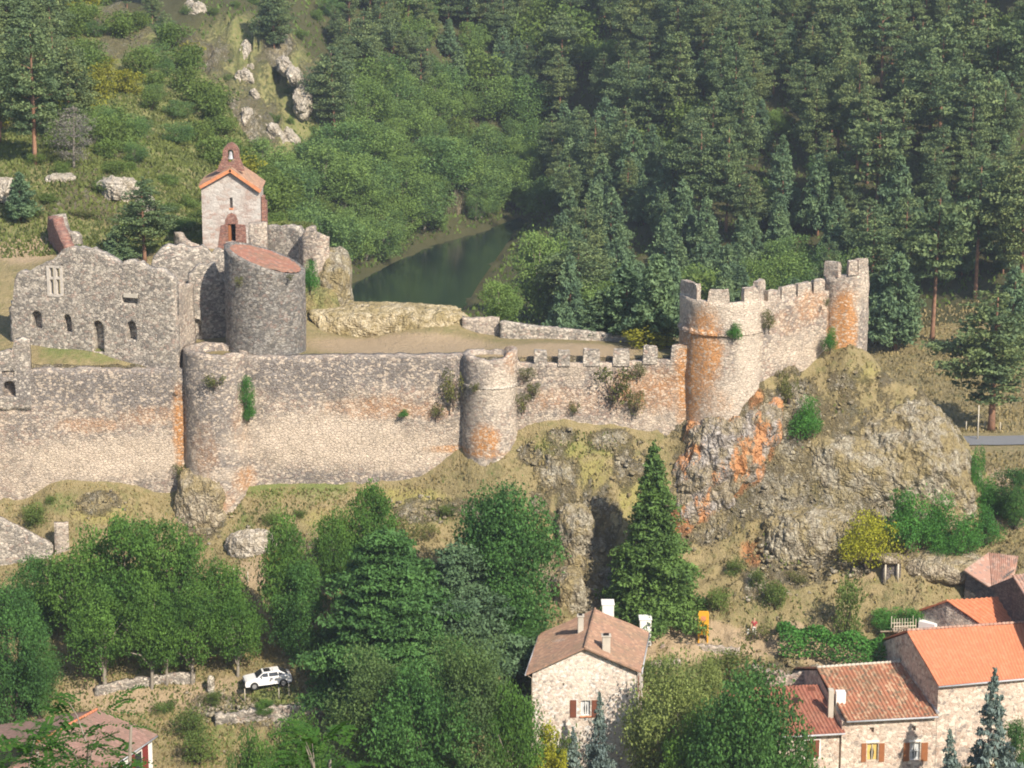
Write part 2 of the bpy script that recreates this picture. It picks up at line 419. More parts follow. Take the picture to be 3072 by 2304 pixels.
front += [(70, 0, -18), (70, -15, -22), (55, 8, -19), (-75, -5, -14), (50, 12, -19.5)]
front += [(X, -14, -22.4) for X in (36, 42, 48)]
plateau = pts_y([(100,367,1),(-40,372,1),(176,362,1.5),(0,362,2),(390,310,18),(330,311,19),(450,314,15),(300,318,19),(464,324,15),(201,249,25),(265,249,25),(300,240,26),(180,247,27),(326,252,24),(340,248,26),(340,290,20),(322,300,17),(353,309,18),(330,325,15),
 (60,262,22),(0,235,32),(0,285,19),(0,315,13),(30,290,18),(45,262,24),(60,235,32),(120,240,34),(160,232,36),(0,190,42),(60,166,50),(110,173,49),(140,192,46),(175,240,34),(190,215,44),(-50,200,40),
 (0,130,78),(60,125,76),(95,105,95),(150,135,90),(200,160,80),(240,186,70),(0,0,150),(60,40,130),(120,50,128),(150,10,140),(230,215,55),(-80,60,110)])
plateau += pts_z([(12,342,2.6),(100,352,2.3),(60,347,2.4),(330,335,2.3),(390,334,2.3),(450,338,2.3),(550,344,2.2),(640,346,2.1),(700,346,2.1),(280,345,2.3)])
plateau += [(-30, 12, 3.2), (-36, 11, 3.2), (-42, 14, 4), (-26, 14, 4.5)]
plateau += [(X, 1, 2.2) for X in (-30, -18, -6, 6, 14, 20)] + [(X, 12, 1.8) for X in (10, 20, 30)] + [(30, 4, 2), (34, 8, 1)]
valley = pts_y([(300,150,200),(352,283,165),(250,90,215),(200,0,240),(300,60,225),(100,0,250),(400,150,235),(400,0,275),(520,150,262),(520,0,305),(700,300,150),(700,150,200),(700,0,255),(600,150,235),(600,0,285),(430,240,206),
 (960,330,115),(1000,250,140),(1000,100,190),(1000,0,220),(1080,100,185),(850,200,170),(850,0,240),(850,100,205),(460,190,225)])
valley += pts_z([(1000,500,-20),(1000,443,-20),(975,420,-20),(900,420,-20),(465,307,-20),(500,270,-20),(521,218,-20),(560,300,-20),(560,330,-20),(620,330,-20),(700,340,-20),(350,310,-20.5),(300,310,-20)])
valley += [(-80, 120, -15), (-40, 140, -20), (-40, 25, -18), (0, 40, -20), (30, 30, -20), (60, 20, -20), (90, 60, -18), (-110, 250, 25), (150, 260, 45), (0, 420, 70), (-100, 420, 80), (120, 420, 90)]
Zf, Zp, Zv = tps(front), tps(plateau), tps(valley)
def interp(X, tab):
    a = np.array(tab, float); return np.interp(X, a[:, 0], a[:, 1])
YW = [(-100,.7),(24,.7),(28,2.5),(32,5.5),(36,6),(45,6),(100,6)]
YE = [(-200,160),(-60,150),(-42,122),(-33,92),(-27,62),(-21,33),(-17,23),(-13,19),(0,18.5),(25,15),(40,9),(200,9)]
river_far = [PZ(-300,330,-20),PZ(150,320,-20),PZ(300,297,-20),PZ(352,284,-20),PZ(395,262,-20),PZ(430,246,-20),PZ(480,232,-20),PZ(519,217.5,-20)]
river_near = [PZ(530,221,-20),PZ(512,236,-20),PZ(492,265,-20),PZ(478,285,-20),PZ(465,308,-20),PZ(430,350,-20),PZ(300,370,-20),PZ(-300,380,-20)]
RIV = np.array([(p.x, p.y) for p in river_far + river_near])
def poly_sd(X, Y, P):
    """signed distance, negative inside"""
    X = np.asarray(X, float); Y = np.asarray(Y, float)
    d = np.full(X.shape, 1e9); ins = np.zeros(X.shape, bool)
    n = len(P)
    for i in range(n):
        ax, ay = P[i]; bx, by = P[(i+1) % n]
        ex, ey = bx - ax, by - ay
        t = np.clip(((X-ax)*ex + (Y-ay)*ey) / (ex*ex+ey*ey), 0, 1)
        d = np.minimum(d, np.hypot(X - ax - t*ex, Y - ay - t*ey))
        c = ((ay > Y) != (by > Y)) & (X < (bx - ax) * (Y - ay) / (by - ay + 1e-12) + ax)
        ins ^= c
    return np.where(ins, -d, d)
FG = [(-500,120),(-330,97),(-290,88),(-262,72),(-245,50),(-200,20),(-150,-14),(-110,-34),(-75,-40),(-48,-36)]
def height(X, Y):
    X = np.asarray(X, float); Y = np.asarray(Y, float)
    X, Y = np.broadcast_arrays(X, Y)
    zf = Zf(X, np.maximum(Y, -48))
    zp = Zp(X, Y); zv = Zv(X, Y)
    ye = interp(X, YE)
    hw = np.interp(X, [-20, -14], [7.0, 2.6])
    zb = zp + (zv - zp) * np.maximum(sstep((Y - ye + hw) / (2 * hw)), sstep((X - 36.5) / 3))
    yw = interp(X, YW); w1 = np.interp(X, [34, 38], [.4, 3.0])
    z = zf + (zb - zf) * sstep((Y - yw + w1) / (2 * w1))
    fg = interp(Y, FG) 
    z = z + (fg - z) * sstep((-40 - Y) / 14)
    # beyond the picture the land levels out instead of following the spline
    far = np.maximum(np.abs(X) - 95, 0)
    z = z + (np.clip(z, -25, 60) - z) * sstep(far / 30)
    z = np.where(Y > 330, z + (60 - z) * sstep((Y - 330) / 150), z)
    sd_ = poly_sd(X, Y, RIV)
    z = np.where((sd_ < 6) & (Y > ye), np.minimum(z, -20 + np.maximum(sd_, -6) * .45), z)
    return z
def rock_amt(X, Y):
    """how rocky the hillside is (0..1)"""
    n = fbm(X * .13, Y * .16, seed=5)
    return n
def terrain_z(X, Y):
    z = height(X, Y)
    yw = interp(X, YW)
    front_ = sstep((yw - .5 - Y) / 2) * sstep((Y + 23) / 6)
    rough = .25 + 1.3 * front_ * sstep((X + 20) / 30)
    hill = sstep((Y - 40) / 30)
    z = z + fbm(X * .35, Y * .35, seed=2, oct=4) * (.35 * rough + .9 * hill * (X < 40))
    z = z + (np.abs(fbm(X * .8, Y * .8, seed=9, oct=3)) - .2) * .9 * rough * front_
    return z
def root(px, py, y0=-44.0, y1=330.0):
    """where the line of sight meets the ground"""
    d = ray(px, py)
    Ys = np.concatenate([np.arange(y0, 30, .25), np.arange(30, y1, 1.0)])
    t = (Ys - CY) / d.y; X = d.x * t; Z = CZ + d.z * t
    H = terrain_z(X, Ys)
    k = np.argmax(H >= Z)
    if not (H >= Z).any(): k = len(Ys) - 1
    return Vector((X[k], Ys[k], H[k]))

def cells(ranges):
    out = []
    for a, b, st in ranges: out.append(np.arange(a, b, st))
    return np.concatenate(out + [np.array([ranges[-1][1]])])
gx = cells([(-500,-120,20),(-120,-80,3),(-80,-56,1.0),(-56,58,.42),(58,90,1.0),(90,140,4),(140,500,20)])
gy = cells([(-500,-300,20),(-300,-60,6),(-60,-38,1.5),(-38,28,.38),(28,60,.8),(60,300,1.6),(300,520,12)])
GX, GY = np.meshgrid(gx, gy)
GZ = terrain_z(GX, GY)
# sideways crumble where the ground is rocky and steep
gzy = np.gradient(GZ, gy, axis=0)
BL = {'rock': [], 'green': [], 'orange': [], 'path': [], 'yellow': [], 'forest': []}
def blob(kind, px, py, rx, ry, st=1.0, Y=None):
    p = root(px, py) if Y is None else PY(px, py, Y)
    k = F / ((p.y - CY) * cp - (p.z - CZ) * sp)
    BL[kind].append((p.x, p.y, p.z, rx / k, ry / k, st))
for b in [(560,478,22,16),(575,545,20,40),(590,515,14,14),(540,505,12,10),(612,585,12,22),(590,600,16,22),(470,514,40,6),(800,405,30,20,1.1),(780,440,30,24,1.2),(825,425,30,20,1.2),(850,385,24,14,.8),(780,500,40,24,1.1),(840,490,30,20,1.1),(800,580,40,10,.9),(560,440,16,6),(625,470,14,20),(600,560,14,26),(545,570,16,26),(710,440,24,20,1.2),(730,470,50,45,1.1),(700,510,30,30,1.1),(770,430,24,20),(800,470,30,24),
          (830,455,30,26),(870,450,40,26),(900,470,40,26),(930,450,24,30),(955,480,18,45),(905,505,50,16),(885,378,16,8),(925,405,14,10),(945,425,12,14),(840,520,26,14,.8),(815,545,30,24),(780,560,30,24),(760,585,20,14),(850,560,18,16),
          (205,515,22,22),(285,545,30,10),(100,505,25,8),(780,675,50,8),(300,720,60,8),(240,712,60,6),(610,442,24,6),(640,475,16,8),(655,520,14,40),(530,455,14,8),(425,512,40,5),(400,560,20,8)]:
    blob('rock', *b)
for b in [(262,486,30,5,.9),(320,490,30,4,.9),(35,515,12,10,.9),(245,525,12,8,.6),(190,505,14,8,.7),(60,505,20,6,.6),(275,512,10,8,.7),(240,705,60,6,1),(275,700,30,7,1.2),(215,735,30,20,.6),(170,670,40,14,.5),
          (600,450,28,12,.5),(560,445,30,12,.5),(430,515,40,12,.5),(520,690,15,25,1.2),(510,720,14,14,1.2),(720,650,30,12,.6),(760,610,30,20,.35),(690,690,40,30,.5),(100,352,50,5,.6),(60,346,20,4,.8),(240,470,20,5,.5)]:
    blob('green', *b)
for b in [(560,450,30,12,.8),(590,475,20,14,.7),(630,500,14,20,.7),(540,530,14,16,.6),(410,500,50,8,.7),(330,520,40,10,.5),(100,515,40,8,.6),(830,500,40,20,.6),(860,380,30,10,.6),(610,445,20,10,.9),(600,470,20,20,.5),(400,505,40,10,.5),(850,480,40,20,.3),(620,520,10,20,.3)]: blob('yellow', *b)
for b in [(682,520,14,12,1.3),(695,508,14,12,1.3),(715,495,14,10,1.3),(735,485,12,10,1.2),(752,472,12,12,1.2),(765,455,10,12,1.1),(700,475,10,12,.8),(752,556,12,9,.9),(745,465,12,14,.8),(755,403,9,8,1),(275,556,16,7,.6)]: blob('orange', *b)
for b in [(690,636,45,4,1.2),(745,642,45,4,1),(800,648,30,3,.8),(840,660,40,4,1),(700,650,40,4,.8),(640,648,20,5,.9),(520,650,14,14,.8),(120,700,60,5,.9),(200,697,40,5,.8),(230,690,30,5,.6),(870,570,30,4,.5),(795,640,14,3,1),
          (400,346,100,7,.9),(560,351,90,4,.8),(1010,480,60,26,.9,),(1010,505,60,22,.9),(255,575,28,16,.6),(330,500,60,8,.4),(30,250,40,22,.7)]: blob('path', *b)
def mask(kind, X, Y, Z, yr=7.0):
    m = np.zeros_like(X)
    for x, y, z, rx, rz, st in BL[kind]:
        d = np.sqrt(((X - x) / rx)**2 + ((Z - z) / max(rz, .9))**2 * .8 + ((Y - y) / yr)**2)
        m = np.maximum(m, st * np.clip(1.5 - d, 0, 1))
    return m
mr = mask('rock', GX, GY, GZ); mo = mask('orange', GX, GY, GZ); mg = mask('green', GX, GY, GZ); mp = mask('path', GX, GY, GZ, 5); myl = mask('yellow', GX, GY, GZ)
slope = np.hypot(gzy, np.gradient(GZ, gx, axis=1))
mr = np.clip(np.maximum(mr * .85, sstep((slope - 1.2) / 1.4) * .7), 0, 1) * (.8 + .5 * fbm(GX * .22, GZ * .22, seed=61))
ye_g = interp(GX, YE)
behind = (GY > ye_g - 3) & (GX < 200)
hillmask = ((GY > 30) & (GX < -15)) & ~behind
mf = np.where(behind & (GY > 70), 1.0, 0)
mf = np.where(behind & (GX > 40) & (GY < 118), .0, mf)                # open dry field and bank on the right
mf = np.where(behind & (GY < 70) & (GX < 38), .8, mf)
crag = sstep(1.4 - np.hypot((GX + 47) / 17, (GY - 213) / 28)) * (GX < -8)  # bare craggy slope across the river
mf = mf * (1 - crag)
mr = np.where(crag > .2, np.maximum(mr, .46 * crag + .55 * fbm(GX * .16, GZ * .16, seed=31)), mr)
mg = np.where(hillmask, .62, mg); mg = np.where(crag > .2, np.maximum(mg, .6), mg)
knoll = sstep(1.3 - np.hypot((GX + 42) / 22, (GY - 44) / 14)) * hillmask
mg = mg * (1 - .25 * knoll); mr = np.where(hillmask, np.maximum(mr, .5 * sstep(fbm(GX * .1, GY * .1, seed=41) * 3)), mr)
# rock faces: push rocky ground about so that it reads as broken stone
k = mr * (GY < 30)
GZ2 = GZ + k * (np.abs(fbm(GX * .55, GY * .7, seed=51, oct=4)) * 1.5 - .35)
GY2 = GY + k * fbm(GX * .7, GZ * .7, seed=52, oct=4) * .9 * (np.abs(GX) < 56)
kc = crag * (mr > .3)
GZ2 = GZ2 + kc * np.abs(fbm(GX * .22, GY * .3, seed=53, oct=4)) * 7
V = np.stack([GX.ravel(), GY2.ravel(), GZ2.ravel()], 1)
nx, ny = len(gx), len(gy)
ii = (np.arange(ny - 1)[:, None] * nx + np.arange(nx - 1)[None]).ravel()
me = npmesh('ground', V, np.stack([ii, ii + 1, ii + nx + 1, ii + nx], 1))
def color_attr(me, name, r, g, b):
    a = me.color_attributes.new(name, 'FLOAT_COLOR', 'POINT')
    arr = np.ones((len(me.vertices), 4), np.float32); arr[:, 0] = r; arr[:, 1] = g; arr[:, 2] = b
    a.data.foreach_set('color', arr.ravel())
color_attr(me, 'm', mr.ravel(), mg.ravel(), mo.ravel())
color_attr(me, 'n', mp.ravel(), np.clip(mf, 0, 1).ravel(), myl.ravel())
def rock_nodes(t, a, b, dark, moss, mosscol=(.19, .165, .06)):
    p = t.pos()
    d = t.noise(p, .9, 4, out='Color')
    pd = t.n('VectorMath', {'operation': 'MULTIPLY_ADD'}, i0=d, i1=(1.6, 1.6, 1.2), i2=p).outputs[0]
    ps = t.n('VectorMath', {'operation': 'MULTIPLY'}, i0=pd, i1=(1.0, 1.0, .62)).outputs[0]
    v1 = t.n('TexVoronoi', {'feature': 'DISTANCE_TO_EDGE'}, Vector=ps, Scale=.75).outputs['Distance']
    v2 = t.n('TexVoronoi', {'feature': 'DISTANCE_TO_EDGE'}, Vector=ps, Scale=2.1).outputs['Distance']
    cell = t.n('SeparateColor', Color=t.n('TexVoronoi', {'feature': 'F1'}, Vector=ps, Scale=2.1).outputs['Color']).outputs[0]
    n1 = t.noise(p, .45, 6, .65); n2 = t.noise(t.pos((1, 1, .6)), 1.7, 6, .72); n3 = t.noise(p, 5.5, 5, .7)
    c = t.mix(t.ramp(n3, [(.40, 0), (.56, 1)]), a, b)
    c = t.mix(t.math('MULTIPLY', cell, .5), c, tuple(x * .6 for x in a))
    c = t.mix(t.ramp(n2, [(.46, 0), (.60, .85)]), c, dark)
    c = t.mix(t.ramp(n1, [(.44, 0), (.56, moss)]), c, t.mix(n3, tuple(x * .8 for x in mosscol), tuple(x * 1.7 for x in mosscol)))
    c = t.mix(t.ramp(v1, [(0, .7), (.035, 0)]), c, tuple(x * .6 for x in dark))
    c = t.mix(t.ramp(v2, [(0, .45), (.05, 0)]), c, tuple(x * .7 for x in dark))
    h = t.math('ADD', t.math('ADD', t.ramp(v1, [(0, 0), (.16, 1)]), t.math('MULTIPLY', t.ramp(v2, [(0, 0), (.2, 1)]), .6)), t.math('ADD', n2, t.math('MULTIPLY', n3, .4)))
    return c, h, n3
t = NT('hillside_ground'); p = t.pos()
A = t.n('SeparateColor', Color=t.attr('m').outputs['Color']); B = t.n('SeparateColor', Color=t.attr('n').outputs['Color'])
n1 = t.noise(p, .35, 6, .6); n2 = t.noise(p, 1.6, 6, .65); n3 = t.noise(p, 6.5, 4, .6)
jit = t.math('ADD', t.math('MULTIPLY', t.math('SUBTRACT', n2, .5), 1.7), t.math('MULTIPLY', t.math('SUBTRACT', n3, .5), 1.0))
def mk(sock, lo, hi, top=1.0, add=0.0):
    return t.ramp(t.math('ADD', t.math('MULTIPLY', sock, t.math('ADD', jit, 1.0)), t.math('MULTIPLY', jit, add)), [(lo, 0), (hi, top)])
c = t.mix(t.ramp(n1, [(.35, 0), (.65, 1)]), (.32, .255, .135), (.245, .205, .10))
c = t.mix(t.ramp(n2, [(.4, 0), (.7, .7)]), c, (.20, .165, .075))
c = t.mix(t.ramp(n3, [(.45, 0), (.75, .5)]), c, (.40, .33, .19))
c = t.mix(t.ramp(t.noise(p, .8, 5, .7), [(.5, 0), (.62, .6)]), c, (.175, .175, .07))
c = t.mix(mk(B.outputs[2], .3, .7, .7), c, (.34, .31, .10))
c = t.mix(mk(A.outputs[1], .3, .75, .85), c, t.mix(n3, (.115, .16, .04), (.20, .235, .075)))
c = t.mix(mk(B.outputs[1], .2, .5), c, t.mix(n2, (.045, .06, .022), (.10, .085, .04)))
c = t.mix(mk(B.outputs[0], .35, .6, .9), c, t.mix(n2, (.46, .35, .23), (.36, .27, .17)))
rc, rh, _n = rock_nodes(t, (.34,.30,.22), (.56,.525,.42), (.20,.165,.115), .7, (.235,.19,.09))
c = t.mix(mk(A.outputs[0], .38, .62, .95), c, rc)
c = t.mix(mk(A.outputs[2], .35, .7, .9), c, t.mix(n3, (.42, .17, .06), (.50, .27, .13)))
t.col(c)
t.bump(t.math('ADD', t.math('ADD', n2, t.math('MULTIPLY', n3, .6)), t.math('MULTIPLY', rh, mk(A.outputs[0], .38, .62, .8))), 1.0, .35)
MT['ground'] = t.m
tag(link('ground', me, MT['ground'], smooth=False), kind='structure')

# rock outcrops use the same palette through their own attribute
def M_rock(name, a, b, dark, orange=0.0, moss=.4, ocol=(.55, .20, .05)):
    t = NT(name); p = t.pos()
    c, h, n3 = rock_nodes(t, a, b, dark, min(.85, moss * 1.2), (.225, .18, .085))
    if orange > 0:
        o = t.noise(t.pos((1.3, 1, .55)), .42, 5, .6)
        s_ = t.math('ADD', t.math('MULTIPLY', t.math('SUBTRACT', n3, .5), .35), o)
        c = t.mix(t.ramp(s_, [(.60 - orange * .2, 0), (.66 - orange * .2, .85)]), c, t.mix(n3, ocol, tuple(min(1, x * 1.5) for x in ocol)))
    t.col(c); t.bump(h, .75, .3)
    return t.m
MT['rock'] = M_rock('lichen_rock', (.32,.28,.205), (.53,.495,.39), (.19,.155,.105), moss=.7)
MT['rock_orange'] = M_rock('orange_lichen_rock', (.34,.30,.27), (.56,.52,.48), (.17,.145,.12), .36, .5, ocol=(.43,.20,.08))
MT['rock_brown'] = M_rock('brown_rock', (.34,.28,.19), (.56,.50,.38), (.20,.16,.11), 0, .6)
MT['dry_mound'] = M_rock('dry_mound_stones', (.48,.40,.24), (.66,.58,.42), (.34,.27,.15), 0, .7)
MT['rock_green'] = M_rock('grassy_rock', (.20,.21,.07), (.30,.29,.12), (.13,.13,.05), 0, .8)
MT['rock_white'] = M_rock('pale_crag', (.54,.48,.40), (.70,.65,.56), (.28,.24,.19), 0, .2)
def outcrop(name, c, r, seed, mat, label, cat='rock', amp=.3, sub=5, blocky=.5, tilt=0, group=None, freq=.9):
    bm = bmesh.new(); bmesh.ops.create_icosphere(bm, subdivisions=sub, radius=1)
    P = np.array([v.co[:] for v in bm.verts])
    q = np.sign(P) * np.abs(P) ** (1 - .35 * blocky)
    rr = np.array(r)
    W = q * rr
    n = fbm(W[:, 0] * freq * .6 + seed, W[:, 1] * freq * .6, W[:, 2] * freq * .6, seed=seed, oct=5)
    n2 = np.abs(fbm(W[:, 0] * freq * 1.6 + seed, W[:, 1] * freq * 1.6, W[:, 2] * freq * .8, seed=seed + 3, oct=4))
    W = W * (1 + amp * n[:, None]) + P * (n2[:, None] - .2) * amp * min(rr) * .9
    ca, sa = math.cos(tilt), math.sin(tilt)
    X = W[:, 0] * ca - W[:, 2] * sa; Zz = W[:, 0] * sa + W[:, 2] * ca
    for v, x, y, z in zip(bm.verts, X, W[:, 1], Zz): v.co = (x, y, z)
    me = bpy.data.meshes.new(name); bm.to_mesh(me); bm.free()
    o = link(name, me, mat); o.location = c
    return tag(o, label, cat, group)
def oc(px, py, Y, rx, rz, ry, seed, mat, label, **k):
    c = PY(px, py, Y); s_ = F / ((Y - CY) * cp - (c.z - CZ) * sp)
    return outcrop(k.pop('name', 'rock_outcrop'), c, (rx / s_, ry, rz / s_), seed, MT[mat], label, **k)
oc(716, 470, .6, 46, 62, 5.0, 3, 'rock_orange', 'big grey rock streaked with orange lichen, below the battlemented tower', amp=.2, sub=6, tilt=-.35, blocky=.8)
oc(752, 440, 1.0, 24, 52, 4.0, 8, 'rock_orange', 'narrow orange and grey rock rib leaning against the foot of the battlemented tower', amp=.22, sub=6, tilt=-.3, blocky=.8)
oc(690, 508, -2.0, 20, 24, 2.6, 5, 'rock_orange', 'low rock covered in bright orange lichen beside the tall spruce', amp=.2, blocky=.7)
oc(202, 505, -.8, 27, 38, 2.6, 21, 'rock_brown', 'dark mossy rock under the rounded bastion on the left', amp=.2, sub=6, blocky=.8)
oc(252, 546, -5.0, 28, 15, 2.0, 23, 'rock_white', 'pale rock ledge with an ochre face among the trees below the left wall', amp=.3, blocky=.8)
oc(908, 480, 4.0, 66, 86, 8.0, 31, 'rock', 'great rounded cliff of lichen grey rock at the right end of the castle hill', amp=.10, sub=6, tilt=.45, blocky=.5, freq=1.3)
oc(858, 468, .6, 64, 34, 4.6, 35, 'rock', 'broad grey rock face behind the bright green shrubs on the right', amp=.14, sub=6, tilt=-.25, blocky=.6)
oc(575, 545, -5.6, 19, 40, 2.2, 37, 'rock', 'upright pale crag between the dark round tree and the tall spruce', amp=.25, sub=6, blocky=.8)
oc(570, 600, -9.6, 18, 32, 2.4, 38, 'rock', 'lower pale crag right above the roof of the gabled house', amp=.25, sub=6, blocky=.8)
oc(548, 480, -2.2, 18, 14, 1.5, 39, 'rock', 'grey stone knob in the dry grass right of the round wall tower', amp=.3)
oc(812, 540, -5.2, 50, 34, 3.4, 43, 'rock', 'broken grey rock slope above the yellow green shrub', amp=.18, sub=6, blocky=.7)
oc(335, 290, 21.5, 17, 42, 4.4, 51, 'rock', 'rock cliff with a grassy top at the river edge right of the ruined corner turret', amp=.2, blocky=.7)
oc(316, 312, 18.5, 26, 30, 3.6, 52, 'rock_green', 'grassy rock slope between the slant-roofed tower and the river', amp=.15)
oc(945, 566, -8.0, 46, 15, 3.4, 56, 'rock_brown', 'dry grassy rock hump left of the weathered barn', amp=.12)
RC = random.Random(4); crags = []
for (xa, ya, xb, yb, n_, Ya, Yb) in [(183,90,300,155,13,206,200),(240,62,266,120,7,222,206),(285,72,312,112,5,214,208),(192,8,200,40,3,238,232)]:
    for q_ in range(n_):
        f_ = (q_ + RC.random() * .6) / n_
        crags.append((xa + (xb - xa) * f_ + RC.uniform(-6, 6), ya + (yb - ya) * f_ + RC.uniform(-8, 8), RC.uniform(4, 10), RC.uniform(7, 16), Ya + (Yb - Ya) * f_ + RC.uniform(-1, 2)))
crags.sort()
NTH = ['first', 'second', 'third', 'fourth', 'fifth', 'sixth', 'seventh', 'eighth', 'ninth', 'tenth', 'eleventh', 'twelfth', 'thirteenth', 'fourteenth']
for i, (px, py, rx, rz, Y) in enumerate(crags):
    lab = f'pale crag on the far slope, {NTH[i]} from the left' if i < 14 else f'pale crag on the far slope, {NTH[len(crags) - 1 - i]} from the right'
    oc(px, py, Y + 1.2, rx, rz, 2.8, 60 + i, 'rock_white', lab, amp=.45, blocky=.8, freq=1.1, group='pale crags on the far slope', sub=5, tilt=RC.uniform(.1, .6))
for i, (px, py, rx, rz, Y) in enumerate([(118,190,20,13,44),(5,190,9,12,40),(145,205,9,9,41),(62,178,14,5,47)]):
    oc(px, py, Y, rx, rz, 2.2, 80 + i, 'rock_white', ['broad pale rock at the right of the grassy knoll behind the ruined hall','pale rock at the left picture edge on the grassy knoll','small pale rock beside the lone pine on the knoll','thin rock band along the crest of the grassy knoll'][i], amp=.45, blocky=.8, group='rocks on the grassy knoll')

# river and road
pr = [Vector((x, y, -20.0)) for x, y in RIV]
cx_ = sum((p for p in pr), Vector()) / len(pr)
mb = MB(); mb.add([(p.x, p.y, -20.0) for p in pr], [tuple(range(len(pr)))])
me = mb.mesh('river'); bm = bmesh.new(); bm.from_mesh(me)
bmesh.ops.scale(bm, vec=(1, 1, 1), verts=bm.verts)
for v in bm.verts:
    pass
bmesh.ops.triangulate(bm, faces=bm.faces); bmesh.ops.recalc_face_normals(bm, faces=bm.faces)
for f in bm.faces:
    if f.normal.z < 0: f.normal_flip()
bm.to_mesh(me); bm.free()
t = NT('river_water'); t.col(t.mix(t.noise(t.pos(), .05, 3), (.012, .022, .018), (.016, .028, .022)))
t.b.inputs['Roughness'].default_value = .12; t.b.inputs['Specular IOR Level'].default_value = .5
t.bump(t.noise(t.pos((1, .5, 1)), 1.1, 3), .12, .05)
tag(link('river', me, t.m), kind='structure')
t = NT('asphalt'); t.col(t.mix(t.noise(t.pos(), 2, 5), (.15,.155,.165), (.20,.205,.215)))
a = PZ(900, 441, -20); b = PZ(1300, 451, -20); ydir = 4.6
N = 60; vs = []; fs = []
for i in range(N + 1):
    x = a.x - 8 + (b.x - a.x + 60) * i / N; y = a.y + (b.y - a.y) * i / N * .2
    for wv in (-2.3, 0, 2.3):
        vs.append((x, y + wv, float(terrain_z(np.array([x]), np.array([y]))[0]) + .16))
for i in range(N):
    for j in (0, 1): fs.append((i*3+j, i*3+j+1, i*3+4+j, i*3+3+j)[::-1])
ROADMESH = MB().add(vs, fs)
o = ROADMESH.build('road', t.m, fix=False); tag(o, kind='structure')

# ------------------------------------------------------------------ castle
WB = {0: [], 1: [], 2: []}
def wblob(ch, px, py, rx, ry, Y=0, st=1.0):
    p = PY(px, py, Y); s_ = F / ((Y - CY) * cp - (p.z - CZ) * sp)
    WB[ch].append((p.x, p.y, p.z, rx / s_, ry / s_, st))
# 0 orange lichen, 1 grey weathering, 2 pale lime
for b in [(90,425,45,10,0,.5),(180,430,7,45,0,1.0),(150,415,40,12,0,.5),(205,450,18,40,-2,.45),(380,408,60,14,0,.55),(430,410,30,12,0,.5),(270,395,30,12,0,.3),(410,395,60,10,0,.35),(485,440,14,16,-2,1.0),(470,454,45,4,-2,.9),(510,360,8,24,-2,.5),
          (560,400,45,16,0,.45),(650,390,50,26,0,.62),(600,400,50,20,0,.4),(690,370,16,40,0,.95),(705,350,16,40,-2,1.15),(690,390,14,50,-2,.9),(714,355,10,20,-2,.8),(810,305,20,18,4,.6),(790,320,30,16,3,.45),(845,328,11,34,4.2,1.5),(850,296,12,8,4,.6),(843,352,12,8,4,1.0),(833,330,5,30,4,.8),
          (215,500,18,14,-2,.8),(700,400,40,20,-1,.5),(240,420,10,40,-1,.4),(245,480,12,14,-1,.7)]: wblob(0, *b)
for b in [(60,385,70,20,0,1.1),(140,388,50,22,0,1.1),(110,405,80,14,0,.6),(200,380,40,30,-2,.8),(210,430,30,40,-2,.8),(225,455,26,40,-2,.6),(300,376,70,22,0,.95),(390,370,90,16,0,.9),(260,430,16,30,0,.7),(350,478,110,9,0,.6),(480,385,16,24,-2,.5),
          (560,380,40,14,0,.45),(725,335,60,6,-2,.7),(690,330,8,40,-1,.5),(863,335,5,36,4,.7),(840,280,20,8,4,.3),(600,372,60,6,0,.4),(230,400,20,20,-1,.6),(40,420,40,20,0,.45),(440,365,30,8,0,.5),(200,365,20,16,-2,.6)]: wblob(1, *b)
for b in [(100,460,90,20,0,.9),(140,455,50,20,0,1),(30,475,40,26,0,.6),(330,440,90,26,0,1),(400,450,60,22,0,.8),(500,390,14,20,-2,1),(490,470,20,10,-2,.5),(560,425,40,10,0,.5),(660,420,40,14,0,.5),(725,310,45,16,-2,.8),(750,360,12,50,-2,1.1),(740,400,25,25,-2,.7),
          (800,350,40,20,3,.6),(575,375,10,14,0,.6),(600,385,12,8,0,.5),(220,475,25,8,-2,.6)]: wblob(2, *b)
def wmask(me):
    n = len(me.vertices); co = np.empty(n * 3); me.vertices.foreach_get('co', co); co = co.reshape(-1, 3)
    ch = []
    for k in range(3):
        m = np.zeros(n)
        for x, y, z, rx, rz, st in WB[k]:
            d = np.sqrt(((co[:, 0] - x) / rx)**2 + ((co[:, 2] - z) / rz)**2)
            m = np.maximum(m, st * np.clip(1.55 - d, 0, 1) * (np.abs(co[:, 1] - y) < 5.5))
        ch.append(np.clip(m, 0, 1))
    if 'm' in me.color_attributes: me.color_attributes.remove(me.color_attributes['m'])
    color_attr(me, 'm', *ch)
def resample(path, st):
    pts = [Vector((p[0], p[1], 0)) for p in path]; out = [pts[0]]; s = [0.0]; L = 0
    for a, b in zip(pts, pts[1:]):
        n = max(1, round((b - a).length / st))
        for i in range(1, n + 1):
            out.append(a.lerp(b, i / n)); 
        L += (b - a).length
    return out
def top_px(tab, Y=None, jag=0.0, seed=1):
    xs = [a for a, _ in tab]; ys = [b for _, b in tab]
    def f(x, y):
        yy = y if Y is None else Y
        py_ = 300.0
        for _ in range(6):
            px_, _u = proj(x, yy, 2 + (355 - py_) * .1)
            py_ = float(np.interp(px_, xs, ys))
        z = PY(px_, py_, yy).z
        j = float(fbm(np.array([x * .9]), np.array([yy * .9]), seed=seed, oct=3)[0]) + (float(_hash(np.array([int(x / .45)]), np.array([seed]), np.array([0]), 3)[0]) - .5) * .8
        return z + j * jag
    return f
